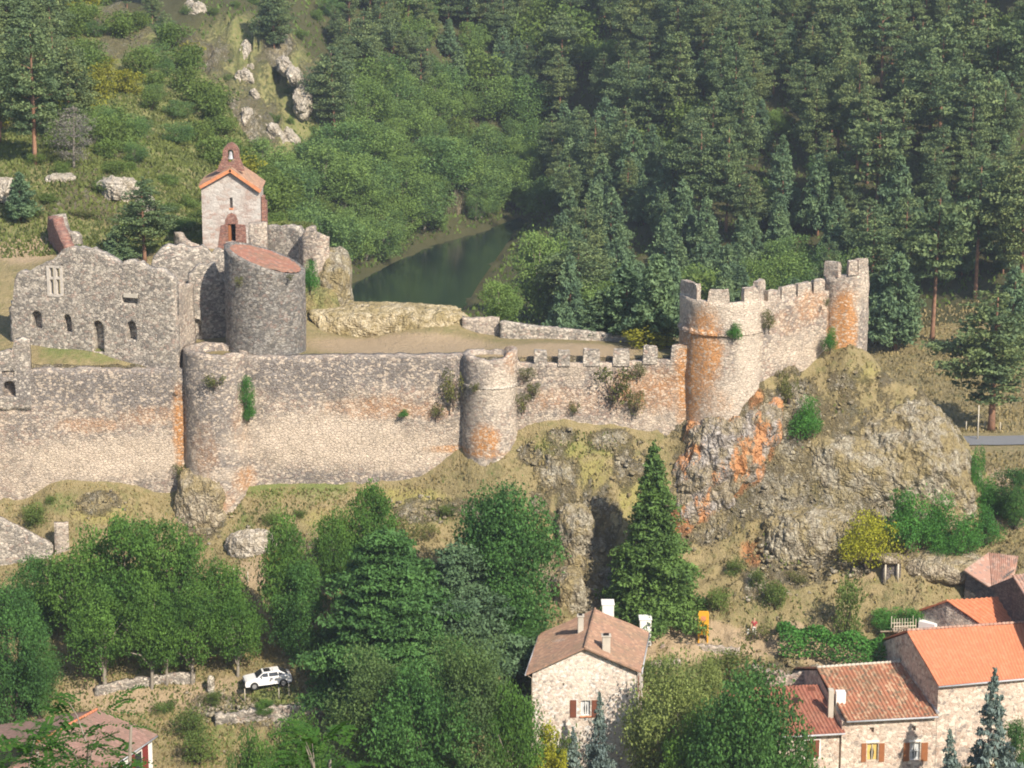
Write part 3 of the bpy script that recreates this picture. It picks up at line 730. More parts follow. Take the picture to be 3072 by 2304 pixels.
def wall(name, path, thick, z0, ztop, mat, st=.4, rough=.09, seed=1, parent=None, zst=.45):
    P = resample(path, st); n = len(P)
    tops = [ztop(p.x, p.y) if callable(ztop) else ztop for p in P]
    rows = max(3, int((max(tops) - z0) / zst))
    N = []
    for i in range(n):
        d = (P[min(i+1, n-1)] - P[max(i-1, 0)]).normalized(); N.append(Vector((d.y, -d.x, 0)))
    V = []; 
    for i in range(n):
        for side in (0, 1):
            for k_ in range(rows + 1):
                z = z0 + (tops[i] - z0) * k_ / rows
                q = P[i] - N[i] * (thick * side)
                V.append((q.x, q.y, z))
    V = np.array(V)
    Nn = np.repeat(np.array([[v.x, v.y] for v in N]), 2 * (rows + 1), axis=0)
    sg = np.tile(np.repeat([1, -1], rows + 1), n)
    dn = fbm(V[:, 0] * 1.3, V[:, 1] * 1.3, V[:, 2] * 1.3, seed=seed, oct=3) * rough * 1.6 + fbm(V[:, 0] * .25, V[:, 1] * .25, V[:, 2] * .3, seed=seed + 9, oct=2) * rough * 2
    V[:, 0] += Nn[:, 0] * dn * sg; V[:, 1] += Nn[:, 1] * dn * sg
    r1 = rows + 1
    def vi(i, s_, k_): return (i * 2 + s_) * r1 + k_
    F_ = []
    for i in range(n - 1):
        for k_ in range(rows):
            F_.append((vi(i,0,k_), vi(i+1,0,k_), vi(i+1,0,k_+1), vi(i,0,k_+1)))
            F_.append((vi(i+1,1,k_), vi(i,1,k_), vi(i,1,k_+1), vi(i+1,1,k_+1)))
        F_.append((vi(i,0,rows), vi(i+1,0,rows), vi(i+1,1,rows), vi(i,1,rows)))
        F_.append((vi(i,1,0), vi(i+1,1,0), vi(i+1,0,0), vi(i,0,0)))
    for k_ in range(rows):
        F_.append((vi(0,1,k_), vi(0,0,k_), vi(0,0,k_+1), vi(0,1,k_+1)))
        F_.append((vi(n-1,0,k_), vi(n-1,1,k_), vi(n-1,1,k_+1), vi(n-1,0,k_+1)))
    me = npmesh(name, V, np.array(F_)); wmask(me)
    return link(name, me, MT[mat], parent)
def drum(name, cx, cy, r, z0, ztop, mat, seg=72, wallt=.7, inner=1.2, rough=.07, seed=1, zst=.45, taper=0.0, parent=None, open_back=0):
    """round tower: outer skin, rim, inner skin and floor; ztop(angle) or number"""
    ang = [2 * math.pi * k_ / seg for k_ in range(seg)]
    tops = [ztop(cx + r * math.cos(a), cy + r * math.sin(a)) if callable(ztop) else ztop for a in ang]
    if open_back: tops = [t_ - open_back * float(sstep(np.array((math.sin(a) - .12) / .15))) for a, t_ in zip(ang, tops)]
    rows = max(3, int((max(tops) - z0) / zst)); V = []; F_ = []
    for k_ in range(rows + 1):
        for a, tp in zip(ang, tops):
            z = z0 + (tp - z0) * k_ / rows
            rr = r * (1 + taper * (1 - k_ / rows))
            x, y = math.cos(a), math.sin(a)
            V.append((cx + rr * x, cy + rr * y, z))
    V = np.array(V)
    dn = fbm(V[:, 0] * 1.4, V[:, 1] * 1.4, V[:, 2] * 1.4, seed=seed, oct=3) * rough * 1.6 + fbm(V[:, 0] * .3, V[:, 1] * .3, V[:, 2] * .35, seed=seed + 5, oct=2) * rough * 1.5
    dx, dy = V[:, 0] - cx, V[:, 1] - cy; L = np.hypot(dx, dy)
    V[:, 0] += dx / L * dn; V[:, 1] += dy / L * dn
    V = V.tolist()
    for k_ in range(rows):
        for j in range(seg):
            j2 = (j + 1) % seg; F_.append((k_*seg+j, k_*seg+j2, (k_+1)*seg+j2, (k_+1)*seg+j))
    b = len(V); ri = r - wallt
    for a, tp in zip(ang, tops): V.append((cx + ri * math.cos(a), cy + ri * math.sin(a), tp))
    fl = (min(tops) if not open_back else max(tops) - 1.9) - (inner if not open_back else 0)
    fl = min(fl, min(tops)) if inner > 0 else fl
    for a, tp in zip(ang, tops): V.append((cx + ri * math.cos(a), cy + ri * math.sin(a), fl if inner > 0 else tp))
    for a, tp in zip(ang, tops): V.append((cx + ri * .5 * math.cos(a), cy + ri * .5 * math.sin(a), fl))
    for a, tp in zip(ang, tops): V.append((cx + .05 * math.cos(a), cy + .05 * math.sin(a), fl))
    lay = [rows * seg, b, b + seg, b + 2*seg, b + 3*seg]
    for l0, l1 in zip(lay, lay[1:]):
        for j in range(seg):
            j2 = (j + 1) % seg; F_.append((l0+j, l0+j2, l1+j2, l1+j))
    me = npmesh(name, V, np.array(F_)); wmask(me)
    return link(name, me, MT[mat], parent)
def block(name, pts4, z0, z1, mat, parent, rough=.06, seed=1, cap=True):
    """a merlon: four corners in plan, subdivided and slightly worn"""
    bm = bmesh.new()
    vs = [bm.verts.new((p[0], p[1], z)) for z in (z0, z1) for p in pts4]
    for f in [(3,2,1,0),(4,5,6,7),(0,1,5,4),(1,2,6,5),(2,3,7,6),(3,0,4,7)]: bm.faces.new([vs[i] for i in f])
    bmesh.ops.recalc_face_normals(bm, faces=bm.faces)
    bmesh.ops.subdivide_edges(bm, edges=bm.edges, cuts=3, use_grid_fill=True)
    co = np.array([v.co[:] for v in bm.verts])
    cx_, cy_ = co[:, 0].mean(), co[:, 1].mean()
    n = fbm(co[:, 0] * 2, co[:, 1] * 2, co[:, 2] * 2, seed=seed, oct=2)
    for v, nn, c_ in zip(bm.verts, n, co):
        v.co.x += (c_[0] - cx_) * .1 * nn; v.co.y += (c_[1] - cy_) * .1 * nn; v.co.z += (rough * 2.5 * nn if c_[2] > (z0 + z1) / 2 else 0)
        if c_[2] >= z1 - 1e-4: v.co.x -= (c_[0] - cx_) * .10; v.co.y -= (c_[1] - cy_) * .10
    me = bpy.data.meshes.new(name); bm.to_mesh(me); bm.free(); wmask(me)
    return link(name, me, MT[mat], parent)
def X_at(px, py, Y): return PY(px, py, Y).x

ZB = -20.0
# left curtain wall
Lw = empty('curtain_wall'); tag(Lw, 'long grey and cream rubble wall at the left edge, below the ruined hall', 'castle wall')
wall('wall_face', [(X_at(-130, 420, 0), 0), (X_at(186, 420, 0), 0)], 1.4, ZB, top_px([(-200,372),(0,370),(100,369),(186,369.5)], jag=.18, seed=3), 'wall', parent=Lw, seed=3)
# gate stub at the far left with a dark opening
lwf = [o for o in Lw.children][0]
st_ = wall('ruined_stub', [(X_at(-60, 380, .3), -.15), (X_at(31, 380, .3), -.15)], 1.2, -3, top_px([(-60,350),(0,352),(12,350),(13,362),(14,340),(31,341),(32,352)], jag=.35, seed=8), 'wall_grey', seed=8, st=.35)
p0, p1 = PY(3, 397, -.15), PY(15, 381, -.15)
cutout(st_, [MB().prism(arch_poly(p0.x, p1.x, p0.z, p1.z, -2, 6), (0, 4, 0)), MB().box(X_at(2,370,0), X_at(14,370,0), -2, -.15+.6, PY(0,377,0).z, PY(0,371,0).z)])
cutout(lwf, [MB().prism(arch_poly(p0.x + .05, p1.x - .05, p0.z + .05, p1.z - .05, -1, 6), (0, 1.9, 0))]); wmask(lwf.data)
wmask(st_.data); tag(st_, 'broken grey gate stub with a dark hole at the left edge of the long wall', 'ruined wall')
# bastion
bx = X_at(214, 400, -1); br = 3.25
Bs = drum('bastion', bx, 1.0, br, ZB, top_px([(170,352),(200,351),(225,354),(240,353),(250,357)], Y=-1, jag=.12, seed=4), 'wall', inner=.6, wallt=.8, seed=4, taper=.06)
tag(Bs, 'broad rounded bastion of grey brown rubble standing on a dark rock', 'bastion')
# middle wall
mw = wall('curtain_wall', [(X_at(238, 420, 0), 0), (X_at(470, 420, 0), 0)], 1.4, ZB, top_px([(230,357),(300,356.5),(380,356),(470,356)], jag=.14, seed=5), 'wall', seed=5)
tag(mw, 'long pinkish rubble wall between the rounded bastion and the slim round tower', 'castle wall')
# slim round wall tower
tx = X_at(490, 400, 0)
T1 = empty('wall_tower'); tag(T1, 'slim round wall tower of pale stone in the middle of the long wall', 'tower')
drum('tower_shaft', tx, .5, 2.78, ZB, top_px([(455,356),(490,357.5),(508,356),(512,352),(520,351)], Y=-1, jag=.14, seed=6), 'wall_pale', inner=.9, wallt=.7, seed=6, parent=T1, taper=.01)
zb_ = PY(490, 388, -2.2).z
ring = MB(); n_ = 48
vs = []; fs = []
for k_ in range(n_):
    a = 2 * math.pi * k_ / n_
    for rr, zz in ((2.70, zb_ - .16), (2.93, zb_ - .10), (2.91, zb_ + .08), (2.70, zb_ + .22)):
        vs.append((tx + rr * math.cos(a), .5 + rr * math.sin(a), zz))
for k_ in range(n_):
    k2 = (k_ + 1) % n_
    for j in range(3): fs.append((k_*4+j, k2*4+j, k2*4+j+1, k_*4+j+1))
ring.add(vs, fs); o = ring.build('string_course', MT['wall_grey'], T1); wmask(o.data)
# battlemented wall between towers
W3 = empty('battlemented_wall'); tag(W3, 'low battlemented wall stained orange between the slim round tower and the big battlemented tower', 'castle wall')
x0, x1 = X_at(508, 400, 0), X_at(705, 400, 0)
ow = wall('wall_face', [(x0, 0), (x1, 0)], 1.3, ZB, top_px([(505,357),(516,358),(520,364),(600,363.5),(640,361.5),(700,358.5)], jag=.08, seed=7), 'wall', seed=7, parent=W3)
pa, pb = PY(666.5, 467, 0), PY(679, 437, 0)
cutout(ow, [MB().prism(arch_poly(pa.x, pb.x, pa.z - 1.5, pb.z, -.6, 8), (0, 1.35, 0))]); wmask(ow.data)
MB().box(pa.x - .2, pb.x + .2, .62, .8, pa.z - 2, pb.z + .3).build('niche_back', MT['render_pale'], W3)
for i, (a, b, tp, bt) in enumerate([(534,547,350.5,366),(558,570,350.5,366),(583,600,349.5,366),(613,629.5,349,366),(643,657.5,346.5,364),(671,690.5,345.5,362)]):
    xa, xb = X_at(a, 360, 0), X_at(b, 360, 0)
    block('merlon', [(xa, -.06), (xb, -.06), (xb, .55), (xa, .55)], PY(a, bt, 0).z, PY(a, tp, 0).z, 'wall_grey', W3, seed=i)
# coping strip behind the merlons
MB().box(x0, X_at(690, 360, 0), .56, 1.25, PY(600, 364, 0).z - .5, PY(600, 363.2, .9).z).build('wall_walk', MT['render_pale'], W3)
# big battlemented tower
qx = X_at(723.5, 340, 0); qr = 4.25; qy = 2.1
T2 = empty('battlemented_tower'); tag(T2, 'big round battlemented tower with orange and white stains above the rocks', 'tower')
zt2 = PY(723, 334, -2.2).z; rg = MB(); vs = []; fs = []
for k_ in range(64):
    a = 2 * math.pi * k_ / 64
    for rr, zz in ((qr - .1, zt2 - .35), (qr + .20, zt2 - .2), (qr + .17, zt2 + .05), (qr - .1, zt2 + .3)):
        w_ = .05 * math.sin(k_ * 2.3); vs.append((qx + (rr + w_) * math.cos(a), qy + (rr + w_) * math.sin(a), zz + w_))
for k_ in range(64):
    for j in range(3): fs.append((k_*4+j, (k_+1)%64*4+j, (k_+1)%64*4+j+1, k_*4+j+1))
o = rg.add(vs, fs).build('string_course', MT['wall'], T2); wmask(o.data)
par = top_px([(660,296),(690,297.5),(723,299.5),(760,298),(790,296)], Y=0, jag=.05, seed=9)
drum('tower_shaft', qx, qy, qr, -18, par, 'wall_pale', inner=1.0, wallt=.6, seed=9, parent=T2, seg=96, open_back=2.2)
def ringblock(T, cx, cy, r, t_, pxa, pxb, ytop, ybot, mat, seed, back=False, Yr=0):
    def ang(px):
        c = (X_at(px, 290, cy - r * .5) - cx) / r
        c = max(-1, min(1, c)); return -math.acos(c) if not back else math.acos(c)
    a0, a1 = ang(pxa), ang(pxb)
    pts = [(cx + (r + .05) * math.cos(a0), cy + (r + .05) * math.sin(a0)), (cx + (r + .05) * math.cos(a1), cy + (r + .05) * math.sin(a1)),
           (cx + (r - t_) * math.cos(a1), cy + (r - t_) * math.sin(a1)), (cx + (r - t_) * math.cos(a0), cy + (r - t_) * math.sin(a0))]
    block('merlon', pts, PY(0, ybot, Yr).z, PY(0, ytop, Yr).z, mat, T, seed=seed)
for i, (a, b, tp) in enumerate([(681,696.5,283),(706.6,727.8,286.5),(742.5,757,285.3),(757.2,766.8,281.5)]):
    ringblock(T2, qx, qy, qr, .6, a, b, tp, 301, 'wall_pale', 20 + i)
# upper curtain wall climbing to the end tower
W4 = empty('upper_curtain_wall'); tag(W4, 'short high battlemented wall between the big round tower and the end tower', 'castle wall')
p_a = (X_at(754, 330, -.55), -.55); p_b = (X_at(829, 330, 5.2), 5.2)
wall('wall_face', [p_a, p_b], 1.2, -14, top_px([(755,302),(770,301),(790,298),(810,294.5),(824,291.8),(835,290)], jag=.06, seed=11), 'wall', seed=11, parent=W4)
for i, (a, b, tp, bt) in enumerate([(768,780,290.5,303),(781.5,796,286.2,300),(797.5,811,283,297),(813.5,824.5,279.8,294)]):
    fa = (a - 754) / 75; fb = (b - 754) / 75
    ya = -.55 + 5.75 * fa; yb = -.55 + 5.75 * fb
    xa, xb = X_at(a, 290, ya), X_at(b, 290, yb); d = Vector((xb - xa, yb - ya, 0)).normalized(); nn = Vector((d.y, -d.x, 0))
    P0 = Vector((xa, ya, 0)) + nn * .06; P1 = Vector((xb, yb, 0)) + nn * .06
    block('merlon', [P0[:2], P1[:2], (P1 - nn * .6)[:2], (P0 - nn * .6)[:2]], PY(a, bt, ya).z, PY(a, tp, (ya + yb) / 2).z, 'wall_pale', W4, seed=40 + i)
# end tower
T3 = empty('end_tower'); tag(T3, 'angular end tower with a bright orange lichen stain at the tip of the castle', 'tower')
tp3 = [(X_at(824, 300, 5.6), 5.6), (X_at(832, 300, 4.9), 4.75), (X_at(848, 300, 4.2), 4.2), (X_at(860, 300, 4.4), 4.45), (X_at(867, 300, 5.4), 5.4), (X_at(868.5, 300, 8), 8.2)]
wall('tower_face', tp3, .9, -10, top_px([(820,276.5),(839,275),(848,273),(870,272)], Y=5, jag=.06, seed=12), 'wall_pale', seed=12, parent=T3, st=.35)
for i, (a, b, ya, yb, tp) in enumerate([(824.5,838.5,5.55,4.5,260.8),(848.5,857.5,4.15,4.35,261.2),(858,867.3,4.4,5.4,260)]):
    xa, xb = X_at(a, 270, ya), X_at(b, 270, yb); d = Vector((xb - xa, yb - ya, 0)).normalized(); nn = Vector((d.y, -d.x, 0))
    P0 = Vector((xa, ya, 0)) + nn * .07; P1 = Vector((xb, yb, 0)) + nn * .07
    block('merlon', [P0[:2], P1[:2], (P1 - nn * .6)[:2], (P0 - nn * .6)[:2]], PY(a, 275.5, ya).z, PY(a, tp, ya).z, 'wall_pale', T3, seed=50 + i)
# courtyard back walls
bw = wall('low_wall', [(X_at(500, 335, 11.5), 12.2), (X_at(640, 345, 9), 9.6)], .7, -1, top_px([(495,321.5),(503,322),(622,335.5),(650,337)], jag=.12, seed=13), 'wall_grey', seed=13)
tag(bw, 'low grey parapet wall along the back of the castle courtyard', 'low wall')
b2 = wall('low_wall', [(X_at(462, 330, 13), 13.4), (X_at(499, 330, 13), 13.0)], .7, -1, top_px([(462,317),(480,318),(499,317.5),(500,322)], jag=.15, seed=14), 'wall_pale', seed=14)
tag(b2, 'short pale block of wall between the grassy mound and the low parapet', 'low wall')
oc(388, 325, 15.6, 84, 21, 3.4, 91, 'dry_mound', 'long mound of stones and dry grass at the back of the courtyard', name='stone_mound', cat='mound', amp=.18, sub=6, blocky=.8)

# slant-roofed keep tower
kx = X_at(265.5, 300, 5); kr = 4.05; ky = 5.0
zl = PY(228, 244.5, ky).z; zr = PY(303, 271, ky).z
def ktop(x, y): 
    f = (x - (kx - kr)) / (2 * kr); return zl + (zr - zl) * f + (y - ky) * .06
K = empty('slant_roofed_tower'); tag(K, 'thick dark grey round tower with a slanting red tiled top in the courtyard', 'tower')
kd = drum('tower_shaft', kx, ky, kr, -2, ktop, 'keep', inner=0, wallt=.45, seed=15, parent=K, seg=96, rough=.06)
vs = []; fs = []; m_ = 24; rr_ = kr - .42
for j in range(m_ + 1):
    for i in range(m_ + 1):
        u = -1 + 2 * i / m_; v = -1 + 2 * j / m_
        # square to disc
        X = u * math.sqrt(1 - v * v / 2) * rr_; Y = v * math.sqrt(1 - u * u / 2) * rr_
        vs.append((kx + X, ky + Y, ktop(kx + X, ky + Y) - .03 + .05 * math.sin(Y * 9)))
for j in range(m_):
    for i in range(m_): fs.append((j*(m_+1)+i, j*(m_+1)+i+1, (j+1)*(m_+1)+i+1, (j+1)*(m_+1)+i))
MB().add(vs, fs).build('tiled_roof', MT['slope_tiles'], K, fix=False)

# ruined hall
h0 = PZ(11, 342, 2.6); h1 = PZ(176, 361.5, 2.0); h2 = PZ(196, 350, 2.1)
hall_top = top_px([(8,308),(11.5,305),(12,285),(18,272),(30,270.5),(41,264),(58,257.5),(63,250.5),(72,246.5),(93,249),(100,254),(112,258),(118,263),(126,260),(141,262.5),(150,270),(156,268),(166,272),(176,280),(184,281),(190,278),(196,284)], jag=.3, seed=17)
Hn = (Vector((h1.x - h0.x, h1.y - h0.y, 0))).normalized(); Hp = Vector((Hn.y, -Hn.x, 0))
H = empty('ruined_hall'); tag(H, 'roofless ruined hall with arched windows and a mullioned window at the left', 'ruined building')
def hall_pt(px, py):     # point on the hall front seen at px, py
    d = ray(px, py); o_ = Vector((0, CY, CZ)); t_ = (Vector((h0.x, h0.y, 0)) - Vector((0, CY, 0))).dot(Hp) / (d.x * Hp.x + d.y * Hp.y)
    return o_ + d * t_
hw_ = wall('hall_front', [(h0.x, h0.y), (h1.x, h1.y)], .95, -1.5, hall_top, 'wall_grey', seed=17, parent=H, rough=.06, st=.38)
cuts = []
def hall_cut(xa, xb, ya, yb, arch=True, deep=None, thru=1.4):
    a = hall_pt(xa, yb); b = hall_pt(xb, ya)
    s0 = (Vector((a.x - h0.x, a.y - h0.y, 0))).dot(Hn); s1 = (Vector((b.x - h0.x, b.y - h0.y, 0))).dot(Hn)
    base = arch_poly(s0, s1, a.z, b.z, 0, 8) if arch else [Vector((s0,0,a.z)), Vector((s1,0,a.z)), Vector((s1,0,b.z)), Vector((s0,0,b.z))]
    poly = [Vector((h0.x, h0.y, 0)) + Hn * q.x + Hp * .4 + Vector((0, 0, q.z)) for q in base]
    return MB().prism(poly, -Hp * thru)
for q in [(32,41.5,311.4,328),(64,71.3,314.7,332),(93.5,103,321,351.5),(127,136,321.5,339.5)]: cuts.append(hall_cut(*q, thru=1.25))
cuts.append(hall_cut(48.5, 61.5, 267, 295, arch=False, thru=1.6))
cuts.append(hall_cut(122.5, 137, 297, 303, arch=False, thru=1.0))
cutout(hw_, cuts); wmask(hw_.data)
# mullioned cross window in pale stone
def hall_box(name, xa, xb, ya, yb, f0, f1, mat, parent):
    a = hall_pt(xa, yb); b = hall_pt(xb, ya); A0 = Vector((a.x, a.y, 0)); B0 = Vector((b.x, b.y, 0))
    c4 = [A0 + Hp * f1, B0 + Hp * f1, B0 + Hp * f0, A0 + Hp * f0]
    return MB().hexa([(q.x, q.y, z) for z in (a.z, b.z) for q in c4]).build(name, MT[mat], parent)
wf = hall_box('window_frame', 47.6, 49.2, 266, 296, -.6, .05, 'window_stone', H)
for q in [(60.8,62.4,266,296),(54.3,55.9,267.6,294.6),(49.3,54.2,277.3,279.2),(56,60.7,277.3,279.2),(49.3,60.7,266,267.5),(49.3,60.7,294.7,296.3)]:
    hall_box('frame_bar', *q, -.5, .04, 'window_stone', wf)
hall_box('broken_lintel', 124, 137.5, 294.2, 297, -.4, .12, 'render_pale', H)
rw = wall('return_wall', [(h1.x + .05, h1.y + .15), (h2.x, h2.y)], .9, -1.5, top_px([(170,280),(180,282),(190,284),(196,286)], jag=.2, seed=19), 'wall_pale', seed=19, parent=H)
wall('hall_end_wall', [(h0.x - .1, h0.y + 8), (h0.x + .02, h0.y + .5)], .9, -1.5, top_px([(0,300),(20,300)], jag=.4, seed=20), 'wall_grey', seed=20, parent=H)
# the wall standing in the keep's shadow, with a low arched door
y2 = h2.y + 3.0
sw = wall('cross_wall', [(X_at(190, 320, y2), y2), (X_at(232, 320, y2 + 1), y2 + 1)], .9, -1, top_px([(188,276),(196,266),(203,264),(206,270),(212,262),(217,264),(221,280),(228,284),(232,283)], jag=.35, seed=21), 'wall_grey', seed=21)
a, b = PY(193.5, 337, y2), PY(200.5, 319.5, y2)
cutout(sw, [MB().prism(arch_poly(a.x, b.x, a.z, b.z, y2 - .5, 8), (0, 1.2, 0))]); wmask(sw.data)
tag(sw, 'broken cross wall with a low arch in the shade between hall and keep', 'ruined wall')
rb = wall('ruined_wall', [(X_at(150, 280, 11), 11), (X_at(232, 280, 12), 12)], 1.0, -1, top_px([(148,275),(152,262),(157,252),(163,246.5),(175,247),(182,243),(190,249),(204,247.5),(210,250),(232,249)], jag=.5, seed=22), 'wall_grey', seed=22)
tag(rb, 'crumbled grey wall across the rock below the chapel', 'ruined wall')
# curved wall left of the chapel
cw = wall('curved_wall', [(X_at(203,240,24), 23.4), (X_at(190,240,23), 22.6), (X_at(181,236,24), 24), (X_at(178.5,232,26), 27), (X_at(184,228,29), 30), (X_at(203,226,31), 31)], .6, 3, top_px([(178,233),(181,231),(184,237),(190,242),(203,247)], jag=.15, seed=23), 'wall_pale', seed=23)
tag(cw, 'little curved parapet wall left of the chapel', 'low wall')
# fragment standing on the dry slope
fw = wall('wall_fragment', [(X_at(47, 225, 30), 30), (X_at(56, 235, 26.5), 26.5), (X_at(64, 245, 24), 24)], 1.2, 3, top_px([(44,216),(47,216.5),(51,218),(54,231),(60,240),(66,252)], jag=.35, seed=24), 'redstone', seed=24)
tag(fw, 'tall jagged reddish wall fragment on the dry slope behind the hall', 'ruined wall')
fw2 = wall('wall_fragment', [(X_at(50, 222, 31), 31.5), (X_at(74, 240, 29), 29)], 1.2, 3, top_px([(46,216.5),(57,216),(60,228),(68,233),(76,243)], jag=.35, seed=25), 'wall_grey', seed=25)
tag(fw2, 'grey wall stump joined behind the reddish fragment', 'ruined wall')
fw3 = wall('wall_fragment', [(X_at(8, 225, 36), 36), (X_at(20, 225, 36), 36)], 1.0, 6, top_px([(8,216),(12,214),(18,217),(20,222)], jag=.3, seed=26), 'wall_grey', seed=26)
tag(fw3, 'small ruined stump at the left edge below the grassy knoll', 'ruined wall')

# chapel
CYc = 25.0
Ch = empty('chapel'); tag(Ch, 'small whitewashed stone chapel with orange verge tiles and a red bellcote', 'chapel')
cl, crr = X_at(202, 215, CYc), X_at(260.5, 215, CYc)
zb_ = PY(230, 250, CYc).z - 1.5; zel = PY(201, 185, CYc).z; zer = PY(262, 189, CYc).z; zap = PY(230.5, 168.5, CYc).z; apx = X_at(230.5, 168, CYc)
body = MB(); poly = [Vector((cl, CYc, zb_)), Vector((crr, CYc, zb_)), Vector((crr, CYc, zer)), Vector((apx, CYc, zap)), Vector((cl, CYc, zel))]
nave = MB().prism(poly, (-.25, 6, 0)).build('nave', MT['render'], Ch)
a, b = PY(228.3, 241.5, CYc), PY(235.5, 224, CYc); a2, b2_ = PY(229.8, 208, CYc), PY(232.6, 197.5, CYc)
cutout(nave, [MB().box(a.x, b.x, CYc - 1, CYc + .9, a.z, b.z), MB().box(a2.x, b2_.x, CYc - 1, CYc + .6, a2.z, b2_.z)]); wmask(nave.data)
MB().box(a.x + .01, a.x + .30, CYc + .12, CYc + .84, a.z, b.z).build('door_leaf', MT['shutter_ochre'], Ch)
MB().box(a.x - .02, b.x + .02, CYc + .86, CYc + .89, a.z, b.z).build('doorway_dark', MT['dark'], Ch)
fr = MB(); fr.box(a.x - .28, a.x - .0, CYc - .05, CYc + .2, a.z, b.z + .3); fr.box(b.x, b.x + .28, CYc - .05, CYc + .2, a.z, b.z + .3); fr.box(a.x, b.x, CYc - .05, CYc + .2, b.z, b.z + .3)
MB_ = fr.build('door_surround', MT['redstone'], Ch)
# red stone tympanum patch and quoins
MB().prism([Vector((a.x - 1.2, CYc - .03, a.z - 1)), Vector((a.x - .29, CYc - .03, a.z - 1)), Vector((a.x - .29, CYc - .03, b.z)), Vector((a.x - .8, CYc - .03, b.z - .2))], (0, .05, 0)).build('door_jamb_stones', MT['redstone'], Ch)
MB().prism([Vector((b.x + .29, CYc - .03, a.z - 1)), Vector((b.x + 1.2, CYc - .03, a.z - 1)), Vector((b.x + 1.1, CYc - .03, b.z - .1)), Vector((b.x + .29, CYc - .03, b.z))], (0, .05, 0)).build('door_jamb_stones', MT['redstone'], Ch)
xx = (a.x + b.x) / 2
MB().prism([Vector((xx - .75, CYc - .03, b.z + .31)), Vector((xx + .75, CYc - .03, b.z + .31)), Vector((xx + .45, CYc - .03, b.z + 1.0)), Vector((xx, CYc - .03, b.z + 1.25)), Vector((xx - .45, CYc - .03, b.z + 1.0))], (0, .05, 0)).build('tympanum', MT['redstone'], Ch)
MB().box(a2.x - .05, b2_.x + .05, CYc - .06, CYc + .1, a2.z - .2, a2.z).build('window_sill', MT['orange_edge'], Ch)
# roof: two slopes with thick orange verge
def slope(p_e0, p_e1, p_r1, p_r0, name, mat, parent, pitch=.35, amp=.045, thick=.12, waves=True, sag=.08):
    """tiled slope: eave e0-e1, ridge r0-r1, corrugated along the eave"""
    e0, e1, r1, r0 = map(Vector, (p_e0, p_e1, p_r1, p_r0))
    L = (e1 - e0).length; nu = max(6, int(L / pitch) * 6) if waves else 12; nv = max(6, int((r0 - e0).length / .35))
    nrm = (e1 - e0).cross(r0 - e0).normalized()
    if nrm.z < 0: nrm = -nrm
    V = []
    for j in range(nv + 1):
        v = j / nv
        for i in range(nu + 1):
            u = i / nu
            q = e0.lerp(e1, u).lerp(r0.lerp(r1, u), v)
            h = 0
            if waves:
                ph = (u * L / pitch) % 1.0
                h = amp * (math.sin(2 * math.pi * ph))
                h += .022 * ((v * nv) % 1.0) + .02 * math.sin(u * 37 + v * 21) * .5
            h -= sag * math.sin(math.pi * u) * math.sin(math.pi * v)
            h += .045 * math.sin(u * L * .9 + v * 3.1) * math.sin(v * 5.3 + u * L * .37) if waves else 0
            V.append(q + nrm * (h + thick))
    b0 = len(V)
    for j in range(nv + 1):
        for i in (0, nu): V.append(e0.lerp(e1, i / nu).lerp(r0.lerp(r1, i / nu), j / nv))
    Fc = []
    for j in range(nv):
        for i in range(nu): Fc.append((j*(nu+1)+i, j*(nu+1)+i+1, (j+1)*(nu+1)+i+1, (j+1)*(nu+1)+i))
        Fc.append((b0+2*j, j*(nu+1), (j+1)*(nu+1), b0+2*j+2)); Fc.append((j*(nu+1)+nu, b0+2*j+1, b0+2*j+3, (j+1)*(nu+1)+nu))
    Fc.append(tuple([b0, b0+1] + [i for i in range(nu, -1, -1)]))
    Fc.append(tuple([b0 + 2*nv + 1, b0 + 2*nv] + [nv*(nu+1)+i for i in range(nu + 1)]))
    Fc.append((b0 + 2*nv, b0 + 2*nv+1, b0+1, b0))
    return MB().add(V, Fc).build(name, MT[mat], parent, fix=False)
ov = .22
dl = Vector((cl - apx, 0, zel - zap)); dl.normalize(); dr = Vector((crr - apx, 0, zer - zap)); dr.normalize()
EL = Vector((cl, CYc - .32, zel)) + dl * ov; ER = Vector((crr, CYc - .32, zer)) + dr * ov; AP = Vector((apx, CYc - .32, zap)); bk = Vector((-.25, 6.6, 0))
rf = slope(EL, EL + bk, AP + bk, AP, 'roof_slope', 'roof_brown', Ch)
rf2 = slope(ER + bk, ER, AP, AP + bk, 'roof_slope', 'roof_brown', Ch)
for e_, par_ in ((EL, rf), (ER, rf2)):
    d_ = (e_ - AP).normalized(); up = Vector((0, -1, 0)).cross(d_); up = up if up.z > 0 else -up
    MB().prism([AP - up * .30, AP + up * .02, e_ + up * .02, e_ - up * .30], (0, -.14, 0)).build('verge_tiles', MT['orange_edge'], par_)
MB().box(crr + .02, crr + .55, CYc + 1.2, CYc + 2.4, zb_, PY(262, 203, CYc).z).build('buttress', MT['redstone'], Ch)
MB().box(crr + .02, crr + .35, CYc + 1.25, CYc + 2.35, PY(262, 203, CYc).z, PY(262, 198, CYc).z).build('buttress_cap', MT['redstone'], Ch)
